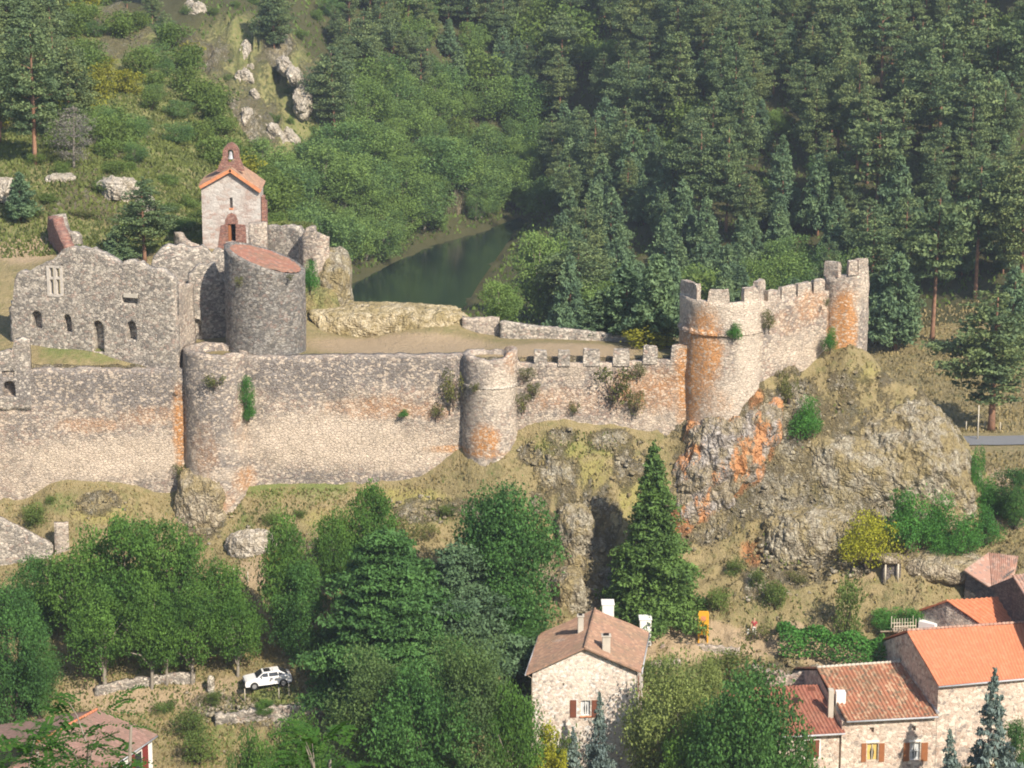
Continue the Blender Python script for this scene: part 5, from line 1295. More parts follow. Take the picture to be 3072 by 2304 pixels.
# ------------------------------------------------------------------ car
def make_car():
    c = empty('parked_car'); tag(c, 'white five-door hatchback parked on the grass terrace at the left', 'car')
    prof = [(-2.02,.30),(-2.06,.52),(-2.02,.78),(-1.85,.86),(-1.0,.97),(1.05,1.00),(1.75,.97),(1.98,.90),(2.03,.62),(1.98,.32)]
    lower = [Vector((x, -.82, z)) for x, z in prof]
    m = MB()
    W = .82
    secs = [(-W, 0, .0), (-W, 0, 0)]
    vs = []; n_ = len(prof)
    for y, ins, dz_ in ((-.80, .05, 0), (-.84, 0, 0), (-.80, .0, .0), (.80, .0, 0), (.84, 0, 0), (.80, .05, 0)):
        for x, z in prof:
            zz = z; 
            if abs(y) == .80 and z > .6: zz = z
            vs.append((x * (1 - ins * .2), y, zz if abs(y) < .84 else min(zz, .86)))
    fs = []
    for j in range(5):
        for i in range(n_): fs.append((j*n_+i, j*n_+(i+1) % n_, (j+1)*n_+(i+1) % n_, (j+1)*n_+i))
    fs.append(tuple(range(n_))); fs.append(tuple(range(6*n_-1, 5*n_-1, -1)))
    m.add(vs, fs)
    # greenhouse
    cab = [(-.98,.96,.76),(-.42,1.36,.60),(.95,1.40,.60),(1.72,.98,.74)]
    m.add([(x, -w_, z) for x, z, w_ in cab] + [(x, w_, z) for x, z, w_ in cab], [(0,1,2,3),(7,6,5,4),(0,4,5,1),(1,5,6,2),(2,6,7,3),(3,7,4,0)])
    m.build('body', MT['car'], c, bevel=.025)
    # windows: sit 4 mm proud of the cabin sides
    def side(y, name, pts):
        P = []
        for x, f in pts:    # f 0 bottom .. 1 top
            z = .99 + f * .34; w_ = .757 - f * .135; P.append(Vector((x, (w_ + .012) * y, z)))
        MB().prism(P, (0, -.02 * y, 0)).build(name, MT['glass'], c)
    for y in (-1, 1):
        side(y, 'side_window', [(-.82,.05),(-.03,.05),(-.03,.93),(-.43,.93)])
        side(y, 'side_window', [(.06,.05),(.84,.05),(.80,.93),(.06,.93)])
        side(y, 'quarter_window', [(.92,.08),(1.32,.08),(1.0,.80),(.89,.88)])
    MB().prism([Vector((-.985,-.66,1.0)), Vector((-.985,.66,1.0)), Vector((-.46,.53,1.372)), Vector((-.46,-.53,1.372))], (.03, 0, -.03)).build('windscreen', MT['glass'], c).location = (-.035, 0, .012)
    MB().prism([Vector((1.66,-.62,1.03)), Vector((1.66,.62,1.03)), Vector((1.02,.52,1.385)), Vector((1.02,-.52,1.385))], (-.03, 0, -.03)).build('rear_window', MT['glass'], c).location = (.04, 0, .012)
    MB().box(-.30, .25, -.42, .42, 1.372, 1.405).build('roof_shade_patch', MT['black'], c)  # tree shadow on the white roof, put in as a dark slab
    MB().box(.45, .95, -.55, .1, 1.40, 1.44).build('roof_panel', MT['car'], c, bevel=.01)
    MB().box(-2.14, -2.03, -.80, .80, .36, .54).build('front_bumper', MT['black'], c, bevel=.02)
    MB().box(2.0, 2.12, -.80, .80, .40, .58).build('rear_bumper', MT['black'], c, bevel=.02)
    for y in (-.62, .62):
        MB().box(-2.085, -2.04, y - .14, y + .14, .62, .78).build('headlight', MT['glass'], c)
        MB().box(2.02, 2.06, y - .14, y + .14, .66, .84).build('tail_light', MT['shutter_red'], c)
    MB().box(-.62, -.50, -.98, -.84, 1.02, 1.13).build('wing_mirror', MT['car'], c, bevel=.02)
    MB().tube([(-.46,-.5,1.38), (-.50,-.5,1.60)], .02, 6).build('aerial', MT['white'], c)
    for x in (-1.28, 1.24):
        for y in (-1, 1):
            wh = MB().tube([(x, y * .64, .30), (x, y * .855, .30)], .31, 20).build('wheel', MT['black'], c, smooth=False)
            MB().tube([(x, y * .80, .30), (x, y * .875, .30)], .19, 16).build('hubcap', MT['hub'], wh)
            arch = MB()
            vs = []; fs = []
            for k_ in range(13):
                a = math.pi * k_ / 12
                for r_ in (.31, .355): vs.append((x + r_ * math.cos(a), y * .848, .32 + r_ * math.sin(a)))
            for k_ in range(12): fs.append((2*k_, 2*k_+1, 2*k_+3, 2*k_+2))
            arch.add(vs, fs).build('wheel_arch', MT['black'], c)
    return c
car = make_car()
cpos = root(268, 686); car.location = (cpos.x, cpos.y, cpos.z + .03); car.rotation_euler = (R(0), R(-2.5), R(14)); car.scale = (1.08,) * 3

# ------------------------------------------------------------------ vegetation
def leafmesh(name, C, size, rs, up=0.0, elong=1.0, droop=None, hang=0.0):
    """small four-cornered leaf sprays at the points C with mixed directions"""
    n = len(C); C = np.asarray(C)
    nrm = rs.normal(size=(n, 3)); nrm[:, 2] += up * 1.6; nrm /= np.linalg.norm(nrm, axis=1)[:, None] + 1e-9
    a = rs.normal(size=(n, 3)); a[:, 2] -= hang * 2
    a -= nrm * (a * nrm).sum(1)[:, None]; a /= np.linalg.norm(a, axis=1)[:, None] + 1e-9
    b = np.cross(nrm, a)
    s = size * (.6 + .8 * rs.random(n))[:, None]
    A = a * s * elong * .5; B = b * s * .36
    bend = nrm * s * .14
    V = np.stack([C - A, C + B * 1.0 + bend, C + A, C - B + bend], 1).reshape(-1, 3)
    Q = np.arange(n * 4).reshape(-1, 4)
    return npmesh(name, V, Q)
def trunkmesh(name, H, r0, rs, lean=.03, limbs=(), bend=.25):
    m = MB(); n_ = 9; pts = []; rad = []
    ph = rs.random() * 6
    for i in range(n_):
        f = i / (n_ - 1)
        pts.append(Vector((math.sin(ph + f * 2.5) * bend * f + lean * H * f, math.cos(ph + f * 2) * bend * f, H * f - .4 * (1 - f)))); rad.append(r0 * (1 - f) ** .8 + .025 + (.25 * r0 if i == 0 else 0))
    m.tube(pts, rad, 7)
    for p0, p1, r_ in limbs:
        p0 = Vector(p0); p1 = Vector(p1); mid = p0.lerp(p1, .5) + Vector((0, 0, .12 * (p1 - p0).length))
        m.tube([p0, mid, p1], [r_, r_ * .7, r_ * .3], 5, cap=False)
    me = m.mesh(name); me.polygons.foreach_set('use_smooth', np.ones(len(me.polygons), bool)); return me
def broad_proto(seed, H=8.0, W=6.0, base=.28, nclump=46, per=130, leaf=.30, shape='round', clump=.24, hang=0., holes=.0, gap=.075):
    rs = np.random.default_rng(seed)
    cz0 = H * (base + (1 - base) / 2); rz = H * (1 - base) / 2; rx = W / 2
    cl = []; tries = 0
    while len(cl) < nclump and tries < 4000:
        tries += 1
        d = rs.normal(size=3); d /= np.linalg.norm(d); r_ = (.42 + .62 * rs.random() ** .6)
        p = d * r_
        if shape == 'cone':  p[0] *= (1.0 - .6 * (p[2] + 1) / 2); p[1] *= (1.0 - .6 * (p[2] + 1) / 2)
        if shape == 'column': p[:2] *= .9
        if shape == 'dome': p[2] = abs(p[2]) * 1.6 - .8
        k_ = 1 + .22 * math.sin(3 * math.atan2(d[1], d[0]) + seed) + .16 * math.sin(5 * d[2] + seed * 2)
        p[:2] *= k_
        q = np.array([p[0] * rx, p[1] * rx, cz0 + p[2] * rz * .93])
        if cl and min(np.linalg.norm(q - c_[0]) for c_ in cl) < W * gap: continue
        cl.append((q, W * clump * (.55 + .75 * rs.random())))
    pts = []
    for q, r_ in cl:
        n = int(per * (r_ / (W * clump)) ** 1.6)
        d = rs.normal(size=(n, 3)); d /= np.linalg.norm(d, axis=1)[:, None]; d[:, 2] = d[:, 2] * .72 + .12
        rr = r_ * (.55 + .55 * rs.random(n) ** .5) * (1 + .25 * np.sin(d[:, 0] * 7 + q[0] * 3) * np.sin(d[:, 1] * 7 + q[1] * 5))
        P_ = q + d * rr[:, None]
        pts.append(P_)
        # a few loose sprays outside the clump break up the outline
        d2 = rs.normal(size=(int(n * .10), 3)); d2 /= np.linalg.norm(d2, axis=1)[:, None]
        pts.append(q + d2 * r_ * (1.05 + .45 * rs.random((len(d2), 1))))
    C = np.concatenate(pts)
    me = leafmesh('crown', C, leaf, rs, up=.35, hang=hang)
    limbs = [((rs.normal() * .1, rs.normal() * .1, H * base * (.7 + .5 * rs.random())), tuple(c_[0] * np.array([.85, .85, 1]) - np.array([0, 0, c_[1] * .4])), .10 * W / 6) for c_ in cl[:14]]
    tm = trunkmesh('trunk', H * (base + .45 * (1 - base)), .034 * H, rs, limbs=limbs)
    return me, tm
def pine_proto(seed, H=12.0, W=5.0, base=.25, whorl=.85, arms=6, pads=2, per=36, leaf=.30, prof='pine', padf=(1.0, .35), droop=0.0, tip=.5, up=.6, elong=1.3):
    rs = np.random.default_rng(seed)
    pts = []; limbs = []
    z = H * base
    lop = rs.random() * 6.28
    while z < H * .985:
        f = (z - H * base) / (H * (1 - base))
        if prof == 'pine': L = W / 2 * (math.sin(min(1, f * 1.9 + .25) * math.pi / 2)) * (1 - f) ** .62 * 1.25 + .12
        elif prof == 'scots': L = W / 2 * (.55 + .6 * math.sin(f * math.pi * .95)) * (1 - f ** 4)
        elif prof == 'young': L = W / 2 * (1 - f) ** .8 * 1.05 + .1
        elif prof == 'spruce': L = W / 2 * (1 - f) ** 1.05 * (1 + .1 * math.sin(f * 23 + seed)) + .05
        elif prof == 'cedar': L = W / 2 * (1 - f ** 1.6) ** .9 * (1 + .18 * math.sin(f * 17 + seed)) + .2
        na = max(3, int(arms * (.75 + .5 * rs.random()) * (1 if f < .8 else .7)))
        a0 = rs.random() * 6.28
        for k_ in range(na):
            if prof in ('pine', 'scots') and rs.random() < .13: continue
            a = a0 + 6.28 * k_ / na + rs.normal() * .2
            l = L * ((.62 + .5 * rs.random()) if prof != 'spruce' else (.5 + .72 * rs.random())) * (1 + .18 * math.cos(a - lop))
            rise = {'pine': .25, 'scots': .3, 'young': .45, 'spruce': -.22, 'cedar': .05}[prof] * l - droop * l * l * .05
            end = np.array([math.cos(a) * l, math.sin(a) * l, z + rise])
            st0 = np.array([0, 0, z])
            if l > .9: limbs.append((tuple(st0), tuple(end * np.array([.8, .8, 1]) + np.array([0, 0, (z - end[2]) * .2])), .018 * H / 4 * (1 - f * .7)))
            np_ = max(1, int(round(pads * l / (W / 2) + .4)))
            for j in range(np_):
                g_ = 1 - j / max(1, np_) * .62 - .06 * rs.random()
                c_ = st0 + (end - st0) * g_; 
                rx = padf[0] * (.6 + .5 * rs.random()) * (W / 5) * ((.45 if prof != 'spruce' else .22) + .7 * (l / (W / 2))) ; rz = rx * padf[1]
                n = int(per * (rx / padf[0]) ** 1.3 * (5 / W) ** .5) + 6
                d = rs.normal(size=(n, 3)); d /= np.linalg.norm(d, axis=1)[:, None]
                rr = (.45 + .6 * rs.random(n) ** .6)[:, None]
                along = np.array([math.cos(a), math.sin(a), 0]); side = np.array([-math.sin(a), math.cos(a), 0])
                P_ = c_ + (along * d[:, :1] * 1.15 + side * d[:, 1:2] * .85) * rx * rr + np.array([0, 0, 1.0]) * d[:, 2:3] * rz * rr
                P_[:, 2] -= (d[:, 0] ** 2 + d[:, 1] ** 2) * rx * droop * .35
                pts.append(P_)
        z += whorl * (.75 + .5 * rs.random()) * (1 if f < .75 else .7)
    # leader
    n = 26; t_ = rs.random(n); pts.append(np.stack([rs.normal(size=n) * .09, rs.normal(size=n) * .09, H * (.95 + .07 * t_)], 1))
    C = np.concatenate(pts)
    me = leafmesh('crown', C, leaf, rs, up=up, elong=elong)
    tm = trunkmesh('trunk', H * .97, .014 * H + .03, rs, lean=.01, limbs=limbs, bend=.12)
    return me, tm
LIB = {}
def lib(key, mats, fn, seeds, **kw):
    crown_m, trunk_m = mats
    L = []
    for s_ in seeds:
        me, tm = fn(s_, **kw)
        if me.materials: me.materials.clear()
        me.materials.append(MT[crown_m]); tm.materials.append(MT[trunk_m])
        L.append((me, tm))
    LIB[key] = (L, kw.get('H', 8.0), kw.get('W', 6.0))
def plant(key, pos, h, name, label, cat='tree', group=None, w=None, rz=None, var=None, r=random, nocrown=False):
    L, H, W = LIB[key]
    if key == 'frond': w = W * h / H
    me, tm = L[(var if var is not None else r.randrange(len(L))) % len(L)]
    e = bpy.data.objects.new(name, None); COL.objects.link(e); e.empty_display_size = .3
    e.location = pos; e.rotation_euler = (r.uniform(-.03, .03), r.uniform(-.03, .03), rz if rz is not None else r.uniform(0, 6.28))
    s_ = h / H; sw_ = (w / W) if w else s_ * r.uniform(.9, 1.12)
    e.scale = (sw_, sw_, s_)
    tag(e, label, cat, group)
    for nm, m_ in (('trunk', tm), ('crown', me)):
        o = bpy.data.objects.new(nm, m_); COL.objects.link(o); o.parent = e
    return e
lib('pine', ('pine', 'bark_pine'), pine_proto, [1, 2, 3, 4, 5, 6, 7, 8], H=13, W=5.6, base=.22, whorl=.8, arms=7, pads=3, per=62, leaf=.24, prof='pine', padf=(.85, .42))
LIB['pine'][0].extend([]) 
lib('pine_b', ('pine', 'bark_pine'), pine_proto, [14, 15, 16, 17], H=13, W=5.6, base=.26, whorl=1.0, arms=7, pads=3, per=70, leaf=.24, prof='scots', padf=(1.15, .32))
LIB['pine'][0].extend(LIB.pop('pine_b')[0])
lib('scots', ('pine', 'bark_pine'), pine_proto, [11, 12, 13], H=14, W=5.6, base=.42, whorl=1.0, arms=6, pads=2, per=52, leaf=.36, prof='scots', padf=(1.05, .34))
lib('young', ('pine_blue', 'bark_pine'), pine_proto, [21, 22, 23, 24, 25, 26], H=9, W=4.6, base=.08, whorl=.62, arms=7, pads=2, per=60, leaf=.27, prof='young', padf=(.8, .6), up=.2, elong=1.7)
lib('spruce', ('spruce', 'bark_dark'), pine_proto, [31], H=17, W=10, base=.04, whorl=.55, arms=10, pads=4, per=95, leaf=.27, prof='spruce', padf=(1.0, .32), droop=.5, elong=1.6)
lib('cedar', ('cedar', 'bark_dark'), pine_proto, [41, 42], H=16, W=15, base=.10, whorl=1.25, arms=9, pads=5, per=210, leaf=.30, prof='cedar', padf=(1.15, .17), droop=.25, elong=1.5)
lib('cedar_blue', ('cedar_blue', 'bark_grey'), pine_proto, [43], H=15, W=11, base=.2, whorl=1.0, arms=8, pads=4, per=110, leaf=.28, prof='cedar', padf=(1.05, .2), droop=.2, elong=1.5)
lib('bluespruce', ('bluespruce', 'bark_grey'), pine_proto, [51, 52], H=10, W=6.5, base=.06, whorl=.5, arms=8, pads=3, per=70, leaf=.26, prof='spruce', padf=(.85, .4), droop=.2, elong=1.6)
lib('bank', ('bank', 'bark_grey'), broad_proto, [61, 62, 63, 64], H=8, W=7, base=.08, nclump=46, per=150, leaf=.27, clump=.17, gap=.11)
lib('bank_light', ('bank_light', 'bark_grey'), broad_proto, [65, 66], H=8, W=7, base=.05, nclump=52, per=170, leaf=.26, clump=.16, gap=.11)
lib('hillbush', ('hillbush', 'bark_dark'), broad_proto, [71, 72, 73], H=4, W=5, base=.0, nclump=30, per=80, leaf=.32)
lib('yellowbush', ('yellowbush', 'bark_dark'), broad_proto, [75], H=4, W=4, base=.0, nclump=26, per=80, leaf=.3)
lib('broad', ('broad', 'bark_grey'), broad_proto, [81, 82, 83, 84], H=10, W=8, base=.22, nclump=70, per=190, leaf=.26, clump=.15, gap=.105)
lib('dark', ('broad_dark', 'bark_dark'), broad_proto, [91, 92, 94], H=14, W=9.5, base=.04, nclump=95, per=230, leaf=.27, clump=.145, gap=.095)
lib('dull', ('dull', 'bark_dark'), broad_proto, [98, 99], H=14, W=9.5, base=.04, nclump=105, per=230, leaf=.24, clump=.14, gap=.09)
lib('dense', ('broad_dark', 'bark_dark'), broad_proto, [97], H=14, W=9.5, base=.02, nclump=150, per=260, leaf=.28, clump=.17)
lib('cone', ('broad_dark', 'bark_dark'), broad_proto, [93], H=12, W=8.5, base=.02, nclump=90, per=240, leaf=.26, shape='cone', clump=.19)
lib('willow', ('willow', 'bark_grey'), broad_proto, [95, 96], H=12, W=11, base=.04, nclump=90, per=260, leaf=.24, shape='cone', clump=.17, hang=.4)
lib('bright', ('bright', 'bark_dark'), broad_proto, [101, 102, 103], H=6, W=5, base=.0, nclump=42, per=120, leaf=.22, shape='dome', clump=.2)
lib('acid', ('acid', 'bark_dark'), broad_proto, [111, 112], H=5, W=5, base=.0, nclump=40, per=130, leaf=.2, clump=.2)
lib('small', ('hillbush', 'bark_dark'), broad_proto, [121, 122, 123], H=3, W=3, base=.0, nclump=22, per=90, leaf=.18)
lib('weed', ('weed', 'bark_dark'), broad_proto, [131, 132], H=2, W=2.4, base=.0, nclump=14, per=60, leaf=.16)
lib('dead', ('dead', 'bark_grey'), pine_proto, [141], H=9, W=6, base=.15, whorl=.6, arms=7, pads=2, per=30, leaf=.16, prof='scots', padf=(.8, .5))
lib('cypress', ('acid', 'bark_dark'), broad_proto, [151], H=5.5, W=3, base=.0, nclump=46, per=120, leaf=.17, shape='cone', clump=.2)

def mpx(p): return F / ((p.y - CY) * cp - (p.z - CZ) * sp)
WF = {'broad': .78, 'dark': .80, 'cone': .8, 'willow': .80, 'bank': .8, 'bank_light': .82, 'bright': .8, 'acid': .82, 'small': .85, 'weed': .9, 'cedar': .92, 'dense': .85, 'dull': .8}
def tree_px(key, px, py, top, wpx, name, label, cat='tree', group=None, Y=None, **kw):
    """root at (px, py) on the ground, crown reaching up to image row `top`, wpx wide"""
    p = root(px, py) if Y is None else PY(px, py, Y)
    k_ = mpx(p); a = math.radians(PITCH) + math.atan((py - 384) / F)
    h = (py - top) / (k_ * math.cos(a)); 
    p.z -= .15
    return plant(key, p, h, name, label, cat, group, w=wpx / k_ * WF.get(key, 1), **kw)
def pzY(px, Y):  # ground under px at depth Y
    x = (px - 512) / F * ((Y - CY) * cp + 75 * sp)
    return Vector((x, Y, float(terrain_z(np.array([x]), np.array([float(Y)]))[0])))
def tree_below(key, px, Y, top, wpx, name, label, cat='tree', group=None, **kw):
    """root hidden below the picture or behind things: stands on the ground at depth Y"""
    p = pzY(px, Y)
    qx, qy = proj(p.x, p.y, p.z); k_ = mpx(p); a = math.radians(PITCH) + math.atan((qy - 384) / F)
    h = (qy - top) / (k_ * math.cos(a))
    return plant(key, p, h, name, label, cat, group, w=wpx / k_ * WF.get(key, 1), **kw)
RN = random.Random(5)
g1_ = 'broadleaf trees below the left wall'
for key, px, py, top, wd, lab in [
    ('broad', 152, 689, 585, 62, 'leafy tree with the thickest pale bare trunk, beside the track at the left'),
    ('broad', 167, 686, 600, 50, 'leafy tree with a thin pale trunk next to the thickest one'),
    ('broad', 192, 683, 588, 62, 'leafy tree behind the stone stump on the track'),
    ('broad', 238, 677, 592, 56, 'rightmost leafy tree of the row, left of the white car'),
    ('broad', 105, 690, 590, 74, 'leafy tree hanging low over the track at the left'),
    ('broad', 128, 640, 517, 92, 'tall leafy tree at the top of the large green clump on the left'),
    ('broad', 172, 640, 522, 80, 'tall leafy tree right of the highest one in the left clump'),
    ('broad', 80, 655, 548, 80, 'broad leafy tree on the left side of the green clump'),
    ('broad', 222, 652, 560, 60, 'leafy tree on the upper right side of the green clump'),
    ('dark', 40, 640, 558, 60, 'dark leafy tree below the sloping ruined gable'),
    ('dark', 12, 735, 590, 80, 'dark blue green tree at the left edge above the brown roof'),
    ('dark', 40, 720, 625, 50, 'smaller dark tree right of the blue green one at the left edge'),
    ('broad', 285, 655, 520, 58, 'light green tree left of the big cedar'),
    ('dark', 300, 668, 560, 60, 'dark tree in the shade behind the parked car'),
    ('broad', 372, 600, 488, 66, 'light green tree rising behind the top of the big cedar'),
    ('broad', 335, 615, 512, 50, 'leafy tree between the light green tree and the big cedar'),
    ('dense', 510, 655, 495, 98, 'large dark green rounded tree in the middle, below the slim tower'),
    ('dark', 530, 668, 610, 46, 'small dark tree behind the left eave of the gabled house')]:
    tree_px(key, px, py, top, wd, 'leafy_tree', lab, group=g1_ if px < 250 and key == 'broad' else None, r=RN)
tree_px('cedar', 384, 700, 532, 158, 'cedar_tree', 'big dark cedar with flat layered branches right of the white car', r=RN, rz=.5, var=0)
tree_px('cedar', 402, 735, 600, 140, 'cedar_tree', 'lower green cedar boughs in front of the big layered cedar', r=RN, rz=2.1, var=1)
tree_px('cedar_blue', 455, 690, 545, 104, 'cedar_tree', 'grey blue cedar with thin branches between the big cedar and the round dark tree', r=RN, rz=1.0)
tree_px('spruce', 648, 609, 447, 92, 'spruce_tree', 'tall pointed olive green spruce standing alone in front of the rocks', r=RN, rz=.3)
for key, px, Y, top, wd, nm, lab in [
    ('dull', 380, -36, 656, 108, 'leafy_tree', 'big rounded tree at the bottom, below the cedars'),
    ('dull', 470, -38, 640, 104, 'leafy_tree', 'round green tree at the bottom left of the gabled house'),
    ('dark', 425, -41, 672, 100, 'leafy_tree', 'dark tree between the two big rounded trees at the bottom'),
    ('broad', 515, -39, 690, 60, 'leafy_tree', 'smaller tree against the shaded left wall of the gabled house'),
    ('broad', 300, -40, 722, 80, 'leafy_tree', 'low dark tree at the bottom behind the white pole'),
    ('broad', 250, -42, 735, 50, 'leafy_tree', 'low tree at the bottom just left of the white pole'),
    ('willow', 672, -37, 660, 130, 'willow_tree', 'large pale olive willow in front of the right side of the gabled house'),
    ('willow', 706, -30, 655, 70, 'willow_tree', 'upper pale willow top beside the path'),
    ('dense', 752, -45, 684, 104, 'leafy_tree', 'dark green tree covering the left end of the low house'),
    ('broad', 700, -42, 722, 90, 'leafy_tree', 'dark green tree at the bottom in front of the willow'),
    ('broad', 800, -46, 748, 60, 'leafy_tree', 'low tree at the bottom right of the dark one by the low house'),
    ('cypress', 546, -38, 728, 38, 'golden_cypress', 'small bright yellow conifer below the left corner of the gabled house'),
    ('cypress', 562, -39.5, 752, 16, 'golden_cypress', 'tip of a second yellow conifer at the bottom edge'),
    ('bluespruce', 597, -36.5, 698, 44, 'blue_spruce', 'small blue grey spruce in front of the gabled house window'),
    ('bluespruce', 575, -39, 732, 44, 'blue_spruce', 'lower silvery spruce at the bottom beside the yellow conifer'),
    ('small', 560, -35.5, 728, 34, 'bush', 'dark bush at the foot of the gabled house wall'),
    ('bluespruce', 990, -39, 678, 74, 'blue_cedar', 'tall grey blue cedar in front of the orange roofed house'),
    ('bluespruce', 955, -41, 735, 54, 'blue_cedar', 'low grey blue cedar branches left of the tall one at the lower right'),
    ('dark', 1018, -36, 722, 40, 'leafy_tree', 'dark tree at the lower right corner behind the blue cedar'),
    ('broad', 70, -40, 752, 40, 'leafy_tree', 'low green tree in front of the white walls at the lower left')]:
    tree_below(key, px, Y, top, wd, nm, lab, cat='tree' if nm != 'bush' else 'bush', r=RN)
for key, px, py, top, wd, lab in [
    ('small', 192, 738, 712, 34, 'green bush on the bank right of the brown hipped roof'), ('small', 200, 765, 735, 34, 'bush below the first one on the bank at the lower left'), ('small', 165, 712, 700, 22, 'little bush behind the hipped roof'),
    ('small', 214, 706, 693, 16, 'small green bush left of the car on the terrace'),
    ('bright', 905, 556, 482, 52, 'bright green shrub, tallest of the clump under the right hand cliff'), ('bright', 938, 552, 490, 40, 'bright green shrub with yellow tips right of the tallest one under the cliff'),
    ('acid', 866, 572, 518, 56, 'yellow green shrub left of the bright green ones'), ('bright', 965, 562, 512, 42, 'dark green shrub at the foot of the cliff, right of the bright ones'), ('bright', 945, 566, 530, 30, 'low green shrub in front of the cliff foot'),
    ('dark', 1016, 528, 468, 52, 'dark round tree at the right edge beside the dry field'), ('bright', 977, 512, 440, 16, 'narrow green shrub climbing behind the edge of the cliff'), ('bright', 988, 520, 476, 26, 'green shrub lower behind the edge of the cliff'), ('bright', 985, 545, 505, 36, 'green shrub between cliff foot and the dry field'),
    ('bright', 806, 440, 396, 36, 'dark green bush growing on the rocks below the upper wall'), ('weed', 789, 408, 378, 20, 'pale green plant at the foot of the upper wall'),
    ('small', 847, 640, 582, 32, 'small tree beside the hedge'), ('bright', 888, 632, 606, 36, 'green bush left of the stone outbuilding'), ('bright', 912, 630, 604, 30, 'green bush against the stone outbuilding'),
    ('small', 775, 610, 580, 26, 'bush on the dry slope left of the small tree'), ('small', 735, 577, 560, 20, 'small bush at the foot of the rocks above the yellow panel'), ('small', 757, 590, 574, 18, 'low bush on the slope above the standing person'), ('weed', 800, 583, 570, 22, 'grey green bush under the low rocks'),
    ('small', 718, 612, 588, 24, 'bush right behind the yellow panel at the end of the spruce'), ('small', 272, 524, 512, 18, 'small dark bush in the dry slope left of centre'), ('small', 448, 516, 504, 18, 'small dark bush left of the round dark tree top'), ('small', 300, 518, 510, 12, 'tiny bush right of the small dark one on the slope'),
    ('small', 50, 505, 497, 12, 'tiny bush at the foot of the left wall'), ('small', 36, 522, 505, 30, 'bush on the slope at the left edge'),
    ('weed', 395, 545, 520, 40, 'yellowish weeds right of the light green tree'), ('weed', 430, 540, 525, 24, 'tuft of weeds above the grey blue cedar'), ('small', 728, 672, 652, 34, 'olive bush on the path side near the willow'), ('weed', 735, 690, 655, 60, 'yellow green weeds below the path'), ('weed', 760, 640, 628, 26, 'weeds beside the standing person'),
    ('small', 655, 690, 655, 26, 'dark little bush right of the gabled house'), ('broad', 265, 720, 700, 20, 'bush below the parked car'),
    ('weed', 520, 680, 668, 14, 'weeds in the shade left of the house')]:
    tree_px(key, px, py, top, wd, 'bush' if top > 450 or key in ('bright', 'weed') else 'shrub', lab, cat='bush', r=RN)
tree_px('yellowbush', 650, 347, 327, 46, 'bush', 'reddish and yellow bush at the end of the low parapet wall', cat='bush', r=RN)
tree_px('weed', 665, 347, 322, 30, 'bush', 'green bush beside the battlemented tower in the courtyard', cat='bush', r=RN)
# plants rooted in the walls
for px, py, hp, wp, Yw, key, lab in [
    (246,408,38,18,-.5,'bright','dark green shrub hanging on the wall joint right of the bastion'), (249,421,22,14,-.5,'bright','lower half of the green shrub on the wall right of the bastion'), (453,405,34,20,-.6,'weed','olive shrub hanging on the left side of the slim tower'),
    (474,392,9,9,-2.4,'weed','tuft on the ledge of the slim tower'), (613,400,34,34,-.4,'weed','largest pale weed clump on the orange stained wall'), (636,412,22,16,-.4,'weed','lower weed clump on the orange stained wall'), (640,378,16,12,-.4,'weed','weeds right under the merlons'),
    (534,396,14,12,-.4,'weed','weeds on the wall right of the slim tower'), (524,410,18,14,-.4,'weed','weeds low in the corner beside the slim tower'), (575,414,12,10,-.4,'weed','small weed tuft low on the orange stained wall'), (527,379,12,14,-.4,'weed','weeds high in the corner beside the slim tower'),
    (735,340,18,13,-2.4,'bright','green tuft on the front of the battlemented tower'), (769,330,20,12,-.2,'weed','pale tuft in the joint right of the battlemented tower'), (830,352,26,12,3.6,'bright','green shrub in the corner of the end tower'), (826,306,8,6,3.6,'weed','small tuft high beside the end tower'),
    (215,388,14,20,-2.6,'weed','weeds near the top of the bastion'), (404,417,8,9,-.4,'bright','small green tuft in the middle of the long wall'), (438,418,14,12,-.4,'weed','dry tuft on the long wall left of the slim tower'), (310,293,34,18,9,'bright','dark green bush at the right foot of the slant-roofed tower'),
    (239,286,10,8,1.0,'weed','tuft high on the left side of the slant-roofed tower'), (291,280,6,7,1.2,'weed','small tuft on the right side of the slant-roofed tower'), (156,315,13,14,2.2,'weed','weeds on the front of the ruined hall right of its windows'), (109,302,12,9,4.5,'weed','tuft in the middle of the ruined hall front'),
    (178,478,14,12,-.6,'weed','weeds at the joint of the left wall and the bastion foot')]:
    p = PY(px, py, Yw); k_ = mpx(p)
    plant(key, p, hp / k_, 'wall_plant', lab, 'wall plant', 'plants growing out of the masonry', w=wp / k_, r=RN)
def frond_proto(seed, H=17.0, nfr=115, spread=1.5, depth=2.2):
    rs = np.random.default_rng(seed); V = []; limbs = []
    for i in range(nfr):
        zt = H - depth * rs.random() ** 1.0; a = rs.random() * 6.28; l0 = spread * rs.random() ** .6 * (.35 + .65 * (H - zt) / depth)
        st0 = np.array([math.cos(a) * l0, math.sin(a) * l0, zt]); 
        if i % 12 == 0: limbs.append(((0, 0, zt - .8), tuple(st0), .018))
        da = a + rs.normal() * .7; L = .35 + .35 * rs.random(); d = np.array([math.cos(da), math.sin(da), .25 + .3 * rs.normal()])
        n = 11
        for j in range(n):
            f = j / (n - 1); c = st0 + d * L * f - np.array([0, 0, .35 * L * f * f])
            side = np.array([-math.sin(da), math.cos(da), 0])
            for s_ in (-1, 1):
                tip = c + (side * s_ * .95 + d * .35 + np.array([0, 0, -.15 + .15 * rs.normal()])) * (.13 * (1 - .4 * f))
                m_ = (c + tip) / 2; w_ = d * .028
                V += [c, m_ + w_, tip, m_ - w_]
    V = np.array(V); me = npmesh('crown', V, np.arange(len(V)).reshape(-1, 4))
    return me, trunkmesh('trunk', H * .97, .11, rs, limbs=limbs, bend=.3)
